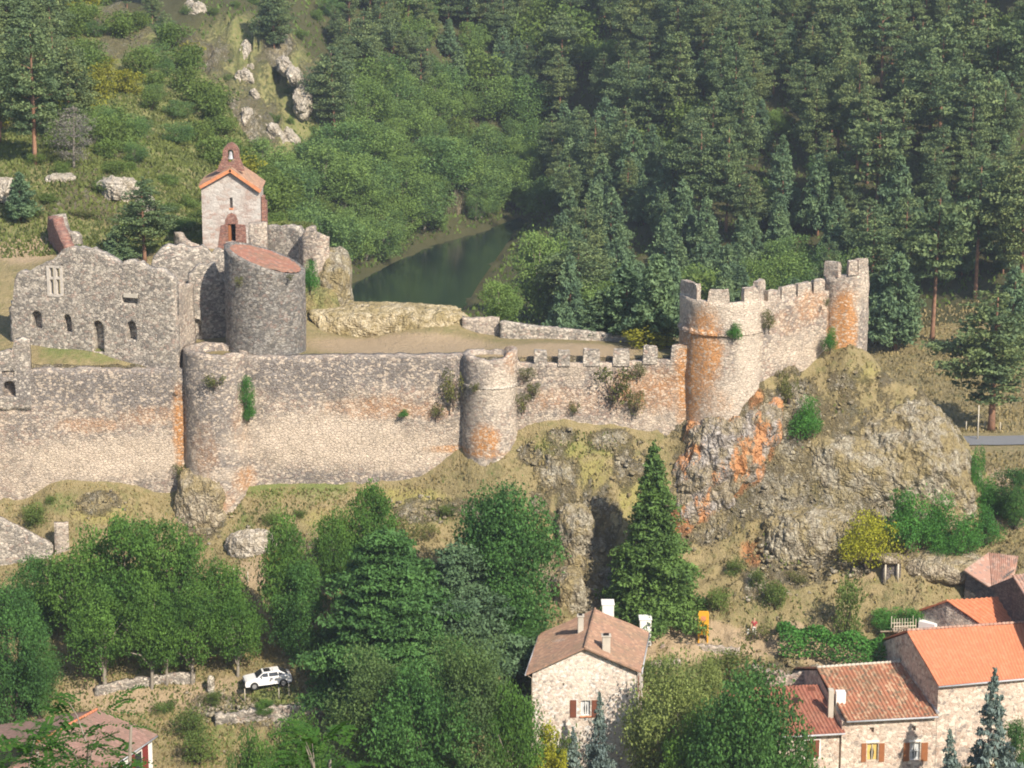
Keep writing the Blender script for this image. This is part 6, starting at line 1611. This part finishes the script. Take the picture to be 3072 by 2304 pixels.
lib('frond', ('frond', 'bark_grey'), frond_proto, [201, 202, 203], H=17.0)
for px, Y, top, key_, nf, lab in [(56, -203, 696, 0, 0, 'near tree top with long leaf fronds in front of the brown hipped roof'), (290, -200, 728, 1, 0, 'near tree top with fronds at the bottom edge below the white car'), (30, -199, 722, 2, 0, 'near fronds at the bottom left corner in front of the white walls')]:
    tp_ = PY(px, top, Y); zg_ = float(terrain_z(np.array([tp_.x]), np.array([float(Y)]))[0])
    plant('frond', (tp_.x, Y, zg_ - .1), tp_.z - zg_, 'foreground_tree', lab, r=RN, var=key_, rz=.7 * key_)
# hedge: one long clipped mass along the path
hp = [root(*q) for q in [(778,648),(800,650),(830,655),(860,658),(884,661)]]
rs = np.random.default_rng(77); C = []
for i in range(5200):
    f = rs.random() * 4; k_ = int(min(3, f)); t_ = f - k_; p = hp[k_].lerp(hp[k_+1], t_)
    hh = 1.9 + .3 * math.sin(f * 5); ww = 1.6 + .4 * math.sin(f * 3.1)
    hh *= 1.25; ww *= 1.2; a = rs.random() * math.pi; rr = .82 + .2 * rs.random()
    C.append((p.x + rs.normal() * .1, p.y + math.cos(a) * ww * rr, p.z - .2 + math.sin(a) * hh * rr))
he = link('hedge', leafmesh('hedge', np.array(C), .26, rs, up=.3), MT['bright']); tag(he, 'long dense green hedge beside the path above the tiled roofs', 'hedge')

# ---- the hillside across the river and the slopes at the left
def poisson(n_try, x0, x1, y0, y1, rmin, seed, ok):
    rs = random.Random(seed); out = []; grid = {}
    for _ in range(n_try):
        x, y = rs.uniform(x0, x1), rs.uniform(y0, y1)
        gi, gj = int(x // rmin), int(y // rmin)
        if any((x - a)**2 + (y - b)**2 < rmin * rmin for di in (-1, 0, 1) for dj in (-1, 0, 1) for a, b in grid.get((gi+di, gj+dj), ())): continue
        out.append((x, y)); grid.setdefault((gi, gj), []).append((x, y))
    X = np.array([p[0] for p in out]); Y = np.array([p[1] for p in out]); Z = terrain_z(X, Y); PX, PYY = proj(X, Y, Z); SD = poly_sd(X, Y, RIV); YEE = interp(X, YE)
    return [q for q in zip(X, Y, Z, PX, PYY, SD, YEE) if ok(*q)]
cand = poisson(30000, -100, 110, 24, 345, 4.7, 3, lambda x, y, z, px, py, sd_, ye_: -35 < px < 1060 and py > -12 and sd_ > 1.2 and y > ye_ + 1)
COLW = [(200,'at the far left'),(300,'above the chapel'),(380,'above the slant-roofed tower'),(470,'left of the river bend'),(540,'above the river bend'),(610,'above the low parapet wall'),(680,'left of the battlemented tower'),(770,'above the battlemented tower'),(830,'above the upper wall'),(880,'above the end tower'),(950,'right of the end tower'),(9999,'at the right edge')]
ROWW = [(50,'in the top row'),(110,'in the second band'),(170,'halfway up'),(240,'low on the slope'),(9999,'at the slope foot')]
def place_words(px, py):
    return next(w_ for l, w_ in ROWW if py < l), next(w_ for l, w_ in COLW if px < l)
pines = []; broads = []; zone_count = {}
RF = random.Random(17)
cand = [q for q in cand if not (285 < q[3] < 545 and q[0] < 2)] + poisson(16000, -60, 4, 140, 300, 3.6, 31, lambda x, y, z, px, py, sd_, ye_: 285 < px < 545 and py > -12 and sd_ > 1.4 and y > ye_ + 1)
for x, y, z, px, py, sd_, ye_ in cand:
    if 168 < px < 322 and py < 175 and y > 170:
        if RF.random() < .45: broads.append(('hillbush', x, y, z, px, py, RF.uniform(.9, 2.2)))
        continue
    incrag = (x + 48) ** 2 / 13 ** 2 + (y - 213) ** 2 / 24 ** 2 < 1
    bank = (sd_ < 45 and px < 560 and py > 110)
    if px > 915 and py > 285 and y < 135: 
        continue
    if (440 < px < 565 and py > 222) or sd_ < (4 if px > 460 + (308 - py) * .62 else 1.5): continue
    if incrag:
        if RF.random() < .8: broads.append(('hillbush', x, y, z, px, py, RF.uniform(1.0, 2.4)))
    elif bank and (x < 6):
        q_ = RF.random(); broads.append(('bank' if q_ < .45 else 'bank_light' if q_ < .8 else 'hillbush', x, y, z, px, py, RF.uniform(4.0, 11.0) if q_ < .8 else RF.uniform(3, 5)))
    elif px < 345 and y > ye_:
        r_ = RF.random()
        if r_ < .45: broads.append(('bank' if RF.random() < .4 else 'hillbush', x, y, z, px, py, RF.uniform(3, 6)))
        elif r_ < .75: pines.append(('pine', x, y, z, px, py, RF.uniform(8, 12)))
    else:
        nb = fbm(np.array([x * .045]), np.array([y * .045]), seed=88)[0]
        if nb > .18 and RF.random() < .6: broads.append((RF.choice(['bank', 'bank_light', 'hillbush']), x, y, z, px, py, RF.uniform(5, 9)))
        else:
            young = (py > 150 and 560 < px < 800 and RF.random() < .75) or (py > 250 and RF.random() < .6) or RF.random() < .12
            scots = px > 850 and RF.random() < .5
            hgt = RF.uniform(7, 13.5) if young else RF.uniform(10, 20)
            pines.append(('young' if young else 'scots' if scots else 'pine', x, y, z, px, py, hgt))
pines = [q for q in pines if q[5] < 345 and -20 < q[4] < 1045]; broads = [q for q in broads if q[5] < 345]
print('forest', len(pines), len(broads), len(cand))
for L_, cap in ((pines, 285), (broads, 285)):
    L_.sort(key=lambda q: (q[2] > 999, q[5] < 0, q[1]))
    while len(L_) > cap: L_.pop(RF.randrange(len(L_)))
LOOK = {'pine': 'dark olive pine', 'scots': 'bare-trunked pine', 'young': 'bluish pine', 'bank': 'rounded green tree', 'bank_light': 'pale rounded tree', 'hillbush': 'yellow green bush', 'yellowbush': 'yellow bush', 'weed': 'olive bush'}
KINDN = {'bank_light': 'leafy_tree', 'pine': 'pine_tree', 'scots': 'pine_tree', 'young': 'pine_tree', 'bank': 'leafy_tree', 'hillbush': 'bush', 'yellowbush': 'bush', 'weed': 'bush'}
ORD = ['leftmost', 'second', 'third', 'fourth', 'fifth', 'sixth', 'seventh', 'eighth', 'ninth', 'tenth', 'eleventh', 'twelfth', 'thirteenth', 'fourteenth', 'fifteenth', 'sixteenth', 'seventeenth', 'eighteenth', 'nineteenth', 'twentieth', 'twenty-first', 'twenty-second', 'twenty-third', 'twenty-fourth', 'twenty-fifth']
def plant_all(items, place):
    """items: (key, x, y, z, px, py, h, w); each gets a label saying where it stands, counted from the left within its patch"""
    gr = {}
    for it in items: gr.setdefault((LOOK[it[0]],) + place(it[4], it[5]), []).append(it)
    for (look, v, h_), L_ in gr.items():
        L_.sort(key=lambda q: q[4])
        for i, (key, x, y, z, px, py, h, w_) in enumerate(L_):
            if len(L_) == 1: lab = f'only {look} {v} {h_}'
            elif i == len(L_) - 1: lab = f'rightmost {look} {v} {h_}'
            elif i == 0: lab = f'leftmost {look} {v} {h_}'
            elif i < len(L_) / 2: lab = f'{look} {ORD[i]} from the left {v} {h_}'
            else: lab = f'{look} {ORD[len(L_) - 1 - i]} from the right {v} {h_}'
            plant(key, (x, y, z - .2), h, KINDN[key], lab, 'bush' if KINDN[key] == 'bush' else 'tree', f'{look}s {v} {h_}', w=w_, r=RF)
FIT = []
for key, x, y, z, px, py, h in pines + broads:
    w_ = h * {'pine': RF.uniform(.31, .42), 'young': RF.uniform(.38, .50), 'scots': RF.uniform(.33, .43), 'bank': RF.uniform(.75, 1.05), 'bank_light': RF.uniform(.75, 1.05), 'hillbush': RF.uniform(1.0, 1.4)}[key]
    FIT.append((key, x, y, z, px, py, h, w_))
plant_all(FIT, place_words)
# single trees one can pick out
for key, px, py, top, wd, nm, lab in [
    ('pine', 145, 262, 178, 52, 'pine_tree', 'lone dark bushy pine on the knoll behind the ruined hall'), ('dead', 74, 170, 108, 46, 'dead_tree', 'bare grey dead tree on the crest of the knoll'), ('pine', 35, 165, 25, 62, 'pine_tree', 'tall dark pine left of the dead tree on the upper left slope'),
    ('pine', 70, 140, 40, 44, 'pine_tree', 'pine with a visible orange trunk on the upper left slope'), ('young', 118, 262, 225, 30, 'pine_tree', 'small bluish pine left of the lone bushy pine'), ('young', 20, 225, 175, 30, 'pine_tree', 'young pine on the left side of the knoll'),
    ('pine', 275, 60, -20, 36, 'pine_tree', 'dark pine at the top edge above the craggy slope'), ('pine', 335, 145, 50, 42, 'pine_tree', 'solitary dark pine with an orange trunk right of the crags'), ('pine', 10, 80, -30, 50, 'pine_tree', 'dark pine in the top left corner'), ('pine', 50, 60, -40, 50, 'pine_tree', 'tall dark pine near the top left corner'),
    ('scots', 932, 341, 190, 54, 'pine_tree', 'pine with a long bare orange trunk on the dry bank right of the castle'), ('pine', 991, 431, 290, 92, 'pine_tree', 'big bluish pine with a bare lower trunk beside the road'), ('pine', 870, 340, 215, 60, 'pine_tree', 'dark pine directly right of the end tower'), ('young', 895, 352, 255, 50, 'pine_tree', 'bushy pine on the bank right of the end tower'),
    ('pine', 1020, 300, 150, 60, 'pine_tree', 'tall pine at the right picture edge above the bank'), ('scots', 975, 300, 160, 50, 'pine_tree', 'bare trunked pine above the big bluish pine'), ('young', 1010, 360, 270, 50, 'pine_tree', 'dark pine at the right edge behind the big bluish one'),
    ('bank_light', 540, 325, 234, 72, 'leafy_tree', 'large rounded light green tree on the near bank right of the river'), ('bank_light', 500, 330, 280, 50, 'leafy_tree', 'rounded tree at the water edge in front of the larger one'), ('pine', 580, 332, 240, 60, 'pine_tree', 'bushy pine right of the large rounded riverside tree'),
    ('young', 625, 340, 262, 50, 'pine_tree', 'bluish young pine above the end of the low parapet wall'), ('young', 655, 345, 255, 50, 'pine_tree', 'bluish young pine just left of the battlemented tower'), ('young', 600, 338, 290, 36, 'pine_tree', 'short young pine behind the low parapet wall')]:
    tree_px(key, px, py, top, wd, nm, lab, r=RF)
# the slopes on the left: bushes and pines
cand = poisson(9000, -90, -18, 36, 150, 3.4, 9, lambda x, y, z, px, py, sd_, ye_: -30 < px < 300 and py > -10 and y < ye_ - 2)
LEFT = []
for x, y, z, px, py, sd_, ye_ in cand:
    if y < 56:
        if RF.random() < .45: LEFT.append(('hillbush' if RF.random() < .7 else 'weed', x, y, z, px, py, RF.uniform(.8, 1.8), RF.uniform(1.6, 3.2)))
        continue
    dens = .75 if px < 100 else .5
    if 90 < px < 140 and py < 90: dens = .6
    if RF.random() > dens: continue
    if px < 62 and RF.random() < .5: key, h, w_ = 'pine', RF.uniform(8, 13), RF.uniform(4, 6)
    else: key = RF.choice(['hillbush', 'hillbush', 'bank', 'hillbush', 'yellowbush']); h = RF.uniform(1.8, 4.2); w_ = h * RF.uniform(1.0, 1.5)
    LEFT.append((key, x, y, z, px, py, h, w_))
def left_place(px, py):
    v = 'at the very top' if py < 40 else 'high up' if py < 90 else 'halfway' if py < 130 else 'just above the knoll' if py < 165 else 'on the upper knoll' if py < 200 else 'on the lower knoll'
    h = 'at the left edge' if px < 40 else 'left of the dead tree' if px < 75 else 'right of the dead tree' if px < 130 else 'left of the chapel' if px < 200 else 'behind the chapel'
    return v, h
plant_all(LEFT, left_place); nleft = len(LEFT)
print('left', nleft)

# ---- dry grass and weeds over the castle hill (nobody could count it)
def tufts(name, n, x0, x1, y0, y1, size, mat, seed, cond, kind='grass', label='', wid=.5):
    rs = np.random.default_rng(seed)
    X = rs.uniform(x0, x1, n); Y = rs.uniform(y0, y1, n); Z = terrain_z(X, Y)
    k_ = cond(X, Y, Z, rs); X, Y, Z = X[k_], Y[k_], Z[k_]; n = len(X)
    a = rs.uniform(0, 6.28, n); h = size * (.5 + rs.random(n)); wv = h * wid
    lx = rs.normal(size=n) * h * .35; ly = rs.normal(size=n) * h * .35
    V = np.stack([np.stack([X - np.cos(a) * wv, Y - np.sin(a) * wv, Z - .05], 1), np.stack([X + np.cos(a) * wv, Y + np.sin(a) * wv, Z - .05], 1),
                  np.stack([X + lx + np.cos(a) * wv * .5, Y + ly + np.sin(a) * wv * .5, Z + h], 1), np.stack([X + lx - np.cos(a) * wv * .3, Y + ly - np.sin(a) * wv * .3, Z + h * .8], 1)], 1).reshape(-1, 3)
    o = link(name, npmesh(name, V, np.arange(n * 4).reshape(-1, 4)), MT[mat]); return tag(o, label, kind, None, 'stuff')
def on_front(X, Y, Z, rs):
    nn = fbm(X * .25, Y * .25, seed=3)
    pm = mask('path', X, Y, Z, 5); rm = mask('rock', X, Y, Z)
    return (Y < interp(X, YW) - 1.2) & (nn + rs.random(len(X)) * .8 > .15) & (pm < .5) & (rm * rs.random(len(X)) < .35)
tufts('dry_grass', 70000, -55, 56, -34, 4, .20, 'grass', 1, on_front, label='dry yellow grass tufts over the castle hill', kind='grass')
tufts('green_grass', 60000, -55, 56, -34, 4, .20, 'grass_green', 2, lambda X, Y, Z, rs: (Y < interp(X, YW) - 1.2) & (mask('green', X, Y, Z) + fbm(X * .15, Y * .15, seed=6) * .9 + rs.random(len(X)) * .25 > .40), label='patches of green grass on the castle hill', kind='grass')
tufts('hill_grass', 80000, -85, -14, 26, 110, .30, 'grass_green', 4, lambda X, Y, Z, rs: Y < interp(X, YE) - 2, label='rough green grass on the slopes behind the chapel', kind='grass')
tufts('forest_floor_plants', 40000, -60, 90, 60, 320, .5, 'hillbush', 5, lambda X, Y, Z, rs: (Y > interp(X, YE) + 2) & (poly_sd(X, Y, RIV) > 1) & ~((X > 38) & (Y < 125)), label='undergrowth under the forest across the river', kind='undergrowth')
tufts('meadow_grass', 30000, 30, 85, 12, 125, .3, 'grass', 6, lambda X, Y, Z, rs: (Y > interp(X, YE) + 2) & (poly_sd(X, Y, RIV) > 1) & (np.abs(Y - 54.5) > 5), label='dry grass in the field beyond the cliff', kind='grass')
# loose stones
rs = np.random.default_rng(9); Vs = []; Fs = []
X = rs.uniform(-54, 54, 9000); Y = rs.uniform(-32, 3, 9000); Z = terrain_z(X, Y)
keep = (Y < interp(X, YW) - 1.3) & ((mask('rock', X, Y, Z) > .3) & (rs.random(9000) < .9) | (rs.random(9000) < .02))
X, Y, Z = X[keep], Y[keep], Z[keep]
base = np.array([(-1,-1,-.6),(1,-1,-.6),(1,1,-.6),(-1,1,-.6),(-.7,-.7,.6),(.7,-.8,.7),(.8,.6,.5),(-.6,.7,.6)])
fq = np.array([(3,2,1,0),(4,5,6,7),(0,1,5,4),(1,2,6,5),(2,3,7,6),(3,0,4,7)])
for i, (x, y, z) in enumerate(zip(X, Y, Z)):
    s_ = .09 + .22 * rs.random() ** 2.6; b_ = base * s_ * (1 + rs.normal(size=(8, 3)) * .22) * np.array([1, 1, .8]); a = rs.random() * 6.28
    ca, sa = math.cos(a), math.sin(a)
    Vs.append(np.stack([b_[:, 0] * ca - b_[:, 1] * sa + x, b_[:, 0] * sa + b_[:, 1] * ca + y, b_[:, 2] + z + s_ * .25], 1)); Fs.append(fq + 8 * i)
o = link('loose_stones', npmesh('loose_stones', np.concatenate(Vs), np.concatenate(Fs)), MT['rock']); tag(o, 'loose stones scattered over the castle hill', 'stones', None, 'stuff')

# ------------------------------------------------------------------ small things
# yellow panel on two legs
p = root(702.5, 634.5); p.y -= .8; p.z = float(terrain_z(np.array([p.x]), np.array([p.y]))[0]); k_ = mpx(p); e = empty('yellow_panel', p, R(-8)); tag(e, 'upright yellow orange panel on two legs beside the spruce', 'panel')
w_ = 5.4 / k_; h_ = PY(700, 611.8, p.y).z - p.z
pl = [Vector((-w_, 0, h_ * .27)), Vector((w_, 0, h_ * .27)), Vector((w_, 0, h_ * .92)), Vector((w_ * .85, 0, h_)), Vector((-w_ * .85, 0, h_)), Vector((-w_, 0, h_ * .92))]
MB().prism(pl, (0, .28, 0)).build('panel_body', MT['yellow'], e, bevel=.02)
for s_ in (-1, 1): MB().box(s_ * w_ * .82 - .07, s_ * w_ * .82 + .07, .02, .2, -.2, h_ * .30).build('leg', MT['yellow'], e)
MB().box(-w_ * .45, w_ * .45, -.02, -.002, h_ * .72, h_ * .86).build('pale_plate', MT['orange_edge'], e)
# stakes and poles
def pole(px, py, top, rad, mat, name, label, cat, group=None, lean=0.0):
    p = root(px, py); k_ = mpx(p); h = (py - top) / (k_ * .95)
    o = MB().tube([(0, 0, -.4), (lean * h * .5, 0, h * .5), (lean * h, 0, h)], [rad, rad * .95, rad * .85], 8).build(name, MT[mat], None, smooth=True)
    o.location = p; return tag(o, label, cat, group)
for px, py, top, lab in [(219.5,581,570,'left of the three thin white stakes on the dry slope by the trees'),(234,581,569.5,'middle of the three thin white stakes on the dry slope by the trees'),(248,583,572,'right of the three thin white stakes on the dry slope by the trees')]:
    pole(px, py, top, .05, 'wood_pale', 'stake', lab, 'stake', 'white stakes on the dry slope')
for px, py, top, lab in [(245,703,690,'thin fence stake in front of the white car nose'),(279,699,687,'thin fence stake in front of the white car rear door'),(289,698,685,'thin fence stake beside the white car rear wheel')]:
    pole(px, py, top, .045, 'wood_pale', 'stake', lab, 'stake', 'fence stakes by the car')
pole(302, 790, 725, .09, 'white', 'lamp_post', 'slim white post rising through the trees at the bottom left', 'post')
pole(977.5, 441, 407, .09, 'wood_pale', 'wooden_pole', 'wooden pole beside the road at the right', 'pole')
for px, py, top, lab in [(966,431,422,'low white marker post left of the wooden pole by the road'),(984.5,430,421,'low white marker post right of the wooden pole by the road'),(1000,431,423,'low white marker post right of the big pine trunk')]:
    pole(px, py, top, .07, 'wood_pale', 'marker_post', lab, 'post', 'marker posts by the road')
# stone stump on the track
sp_ = root(211, 694); outcrop('stone_pillar', (sp_.x, sp_.y, sp_.z + .7), (.38, .35, 1.0), 95, MT['rock_white'], 'pale stone stump on the track left of the white car', 'stone', amp=.25, sub=4)
# hay cart
p = root(903, 641); k_ = mpx(p); e = empty('hay_cart', p, R(6)); tag(e, 'old wooden hay cart with slatted sides and big wheels behind the orange roof', 'cart')
L_ = 22 / k_ / 2; zt_ = 22 / k_
fm = MB(); fm.box(-L_, L_, -.5, -.42, 1.0, 1.1); fm.box(-L_, L_, .42, .5, 1.0, 1.1); fm.box(-L_, L_, -.41, .41, 1.02, 1.07); fm.box(-L_ - 1.2, -L_, -.06, .06, .9, 1.0); fm.build('bed', MT['wood'], e)
for y_ in (-.52, .52):
    rail = MB()
    for i in range(9):
        x_ = -L_ + 2 * L_ * i / 8; rail.box(x_ - .03, x_ + .03, y_ - .03, y_ + .03, 1.1, zt_ + (.15 if i in (0, 8) else -.1))
    rail.box(-L_, L_, y_ - .035, y_ + .035, 1.55, 1.62); rail.build('side_rails', MT['wood_pale'], e)
for y_ in (-.72, .72):
    wv = MB(); n_ = 28; rw_ = .78; vs = []; fs = []
    for i in range(n_):
        a = 2 * math.pi * i / n_
        for r_, yy in ((rw_, -.05), (rw_, .05), (rw_ - .1, .05), (rw_ - .1, -.05)): vs.append((r_ * math.cos(a), y_ + yy, .78 + r_ * math.sin(a)))
    for i in range(n_):
        j = (i + 1) % n_
        for q in range(4): fs.append((i*4+q, j*4+q, j*4+(q+1) % 4, i*4+(q+1) % 4))
    wv.add(vs, fs); wh = wv.build('wheel', MT['wood'], e)
    sk = MB()
    for i in range(12):
        a = 2 * math.pi * i / 12; sk.tube([(.08 * math.cos(a), y_, .78 + .08 * math.sin(a)), (.69 * math.cos(a), y_, .78 + .69 * math.sin(a))], .025, 5)
    sk.tube([(0, y_ - .1, .78), (0, y_ + .1, .78)], .1, 10); sk.build('spokes', MT['wood'], wh)
# little stone shelter on two posts
p = root(891, 583); k_ = mpx(p); e = empty('stone_shelter', p); tag(e, 'small stone roofed shelter on two pale posts above the hay cart', 'shelter')
for x_ in (-.62, .62): MB().tube([(x_, -.2, -.5), (x_, -.2, 1.55)], .09, 8).build('post', MT['wood_pale'], e, smooth=True)
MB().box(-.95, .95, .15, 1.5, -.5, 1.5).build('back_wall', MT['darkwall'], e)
cap = outcrop('stone_roof', (0, .5, 1.85), (1.25, 1.1, .5), 97, MT['rock_brown'], None, None, amp=.3, sub=4); cap.parent = e
for k__ in ('label', 'category'): 
    if k__ in cap: del cap[k__]
# person standing by the path
def skin_mesh(name, joints, bones, mat, parent=None, levels=2):
    me = bpy.data.meshes.new(name); me.from_pydata([j[:3] for j in joints], bones, []); me.update()
    o = bpy.data.objects.new(name, me); COL.objects.link(o)
    o.modifiers.new('s', 'SKIN'); sv = me.skin_vertices
    if not sv:
        bm = bmesh.new(); bm.from_mesh(me); bm.verts.layers.skin.verify(); bm.to_mesh(me); bm.free(); sv = me.skin_vertices
    for i, j in enumerate(joints): sv[0].data[i].radius = (j[3], j[4] if len(j) > 4 else j[3])
    sv[0].data[0].use_root = True
    m_ = o.modifiers.new('u', 'SUBSURF'); m_.levels = levels; m_.render_levels = levels
    dg = bpy.context.evaluated_depsgraph_get(); dg.update()
    new = bpy.data.meshes.new_from_object(o.evaluated_get(dg)); o.modifiers.clear(); o.data = new; bpy.data.meshes.remove(me)
    new.materials.clear(); new.materials.append(mat); o.parent = parent
    new.polygons.foreach_set('use_smooth', np.ones(len(new.polygons), bool)); return o
MT['skin'] = M_plain('skin', (.55,.33,.23), .6, .05); MT['shirt'] = M_plain('red_shirt', (.42,.07,.08), .8, .15, 6); MT['trousers'] = M_plain('pale_trousers', (.66,.64,.58), .8, .06, 4); MT['hair'] = M_plain('fair_hair', (.42,.29,.14), .7, .2, 9); MT['shoe'] = M_plain('shoes', (.12,.1,.09), .7, .1)
p = root(754, 638); e = empty('person', p, R(-20)); tag(e, 'person in a red shirt and pale trousers standing beside the path', 'person'); e.scale = (1.08,) * 3
J = [(0,0,.95,.14,.10),(0,.01,1.15,.125,.09),(0,0,1.36,.15,.10),(0,0,1.48,.055,.055),(0,-.01,1.56,.075,.085),(0,-.015,1.66,.085,.095),(0,-.01,1.73,.06,.07)]
E = [(0,1),(1,2),(2,3),(3,4),(4,5),(5,6)]
def add(j, par_): J.append(j); E.append((par_, len(J)-1)); return len(J)-1
for s_ in (-1, 1):
    a = add((s_*.18, 0, 1.41, .055), 2); a = add((s_*.25, -.02, 1.15, .042), a); a = add((s_*.24, -.14, .95, .032), a); pm_ = add((s_*.235, -.20, .88, .028, .036), a)
    for f_, (dx, dz) in enumerate([(-.03, -.085), (-.01, -.095), (.01, -.09), (.03, -.075)]):
        q = add((s_*.235 + dx*.7, -.225, .88 + dz*.5, .009), pm_); add((s_*.235 + dx, -.23, .88 + dz, .008), q)
    q = add((s_*.235 - s_*.035, -.225, .87, .010), pm_); add((s_*.235 - s_*.045, -.245, .84, .009), q)
    l = add((s_*.10, 0, .86, .085), 0); l = add((s_*.11, -.02, .48, .06), l); l = add((s_*.115, .01, .09, .04), l); add((s_*.125, -.13, .045, .035, .03), l)
skin_mesh('body', J, E, MT['skin'], e)
skin_mesh('shirt', [(0,0,.97,.155,.115),(0,.01,1.15,.14,.105),(0,0,1.36,.165,.115),(0,0,1.44,.08,.075),(-.19,0,1.41,.072),(.19,0,1.41,.072),(-.245,-.02,1.2,.062),(.245,-.02,1.2,.062)], [(0,1),(1,2),(2,3),(2,4),(2,5),(4,6),(5,7)], MT['shirt'], e)
skin_mesh('trousers', [(0,0,.96,.15,.118),(-.10,0,.86,.108),(.10,0,.86,.108),(-.11,-.02,.48,.082),(.11,-.02,.48,.082),(-.115,.01,.12,.07),(.115,.01,.12,.07)], [(0,1),(0,2),(1,3),(2,4),(3,5),(4,6)], MT['trousers'], e)
skin_mesh('hair', [(0,.02,1.70,.092,.10),(0,.05,1.62,.08,.07)], [(0,1)], MT['hair'], e)
fm = MB()
for s_ in (-1, 1): fm.box(s_*.032-.012, s_*.032+.012, -.112, -.10, 1.655, 1.672)
fm.box(-.025, .025, -.112, -.10, 1.60, 1.607); fm.box(-.012, .012, -.125, -.10, 1.615, 1.65); fm.build('face', MT['shoe'], e)
for s_ in (-1, 1): MB().box(s_*.125-.045, s_*.125+.045, -.2, .06, 0, .09).build('shoe', MT['shoe'], e, bevel=.02)
p2 = root(748, 636); bg_ = skin_mesh('bag', [(0,0,.05,.16,.1),(0,0,.45,.17,.11),(0,0,.62,.1,.08)], [(0,1),(1,2)], MT['white']); bg_.location = p2; tag(bg_, 'pale bag standing on the ground left of the person', 'bag')
# white rubble in the grass by the flower edge

# ------------------------------------------------------------------ haze
hm = bpy.data.materials.new('haze_air'); hm.use_nodes = True; ht = hm.node_tree; ht.nodes.clear()
ho = ht.nodes.new('ShaderNodeOutputMaterial'); hv = ht.nodes.new('ShaderNodeVolumePrincipled')
hv.inputs['Color'].default_value = (.80, .88, 1.0, 1); hv.inputs['Density'].default_value = .0002; hv.inputs['Anisotropy'].default_value = .3
ht.links.new(hv.outputs[0], ho.inputs['Volume'])
zmin = float(GZ.min()) - 3
hz = MB().box(-520, 520, -520, 540, zmin, 135).build('haze', hm); tag(hz, 'thin blue haze in the valley air', 'haze', None, 'stuff')
S.cycles.volume_step_rate = 5; S.cycles.volume_bounces = 0
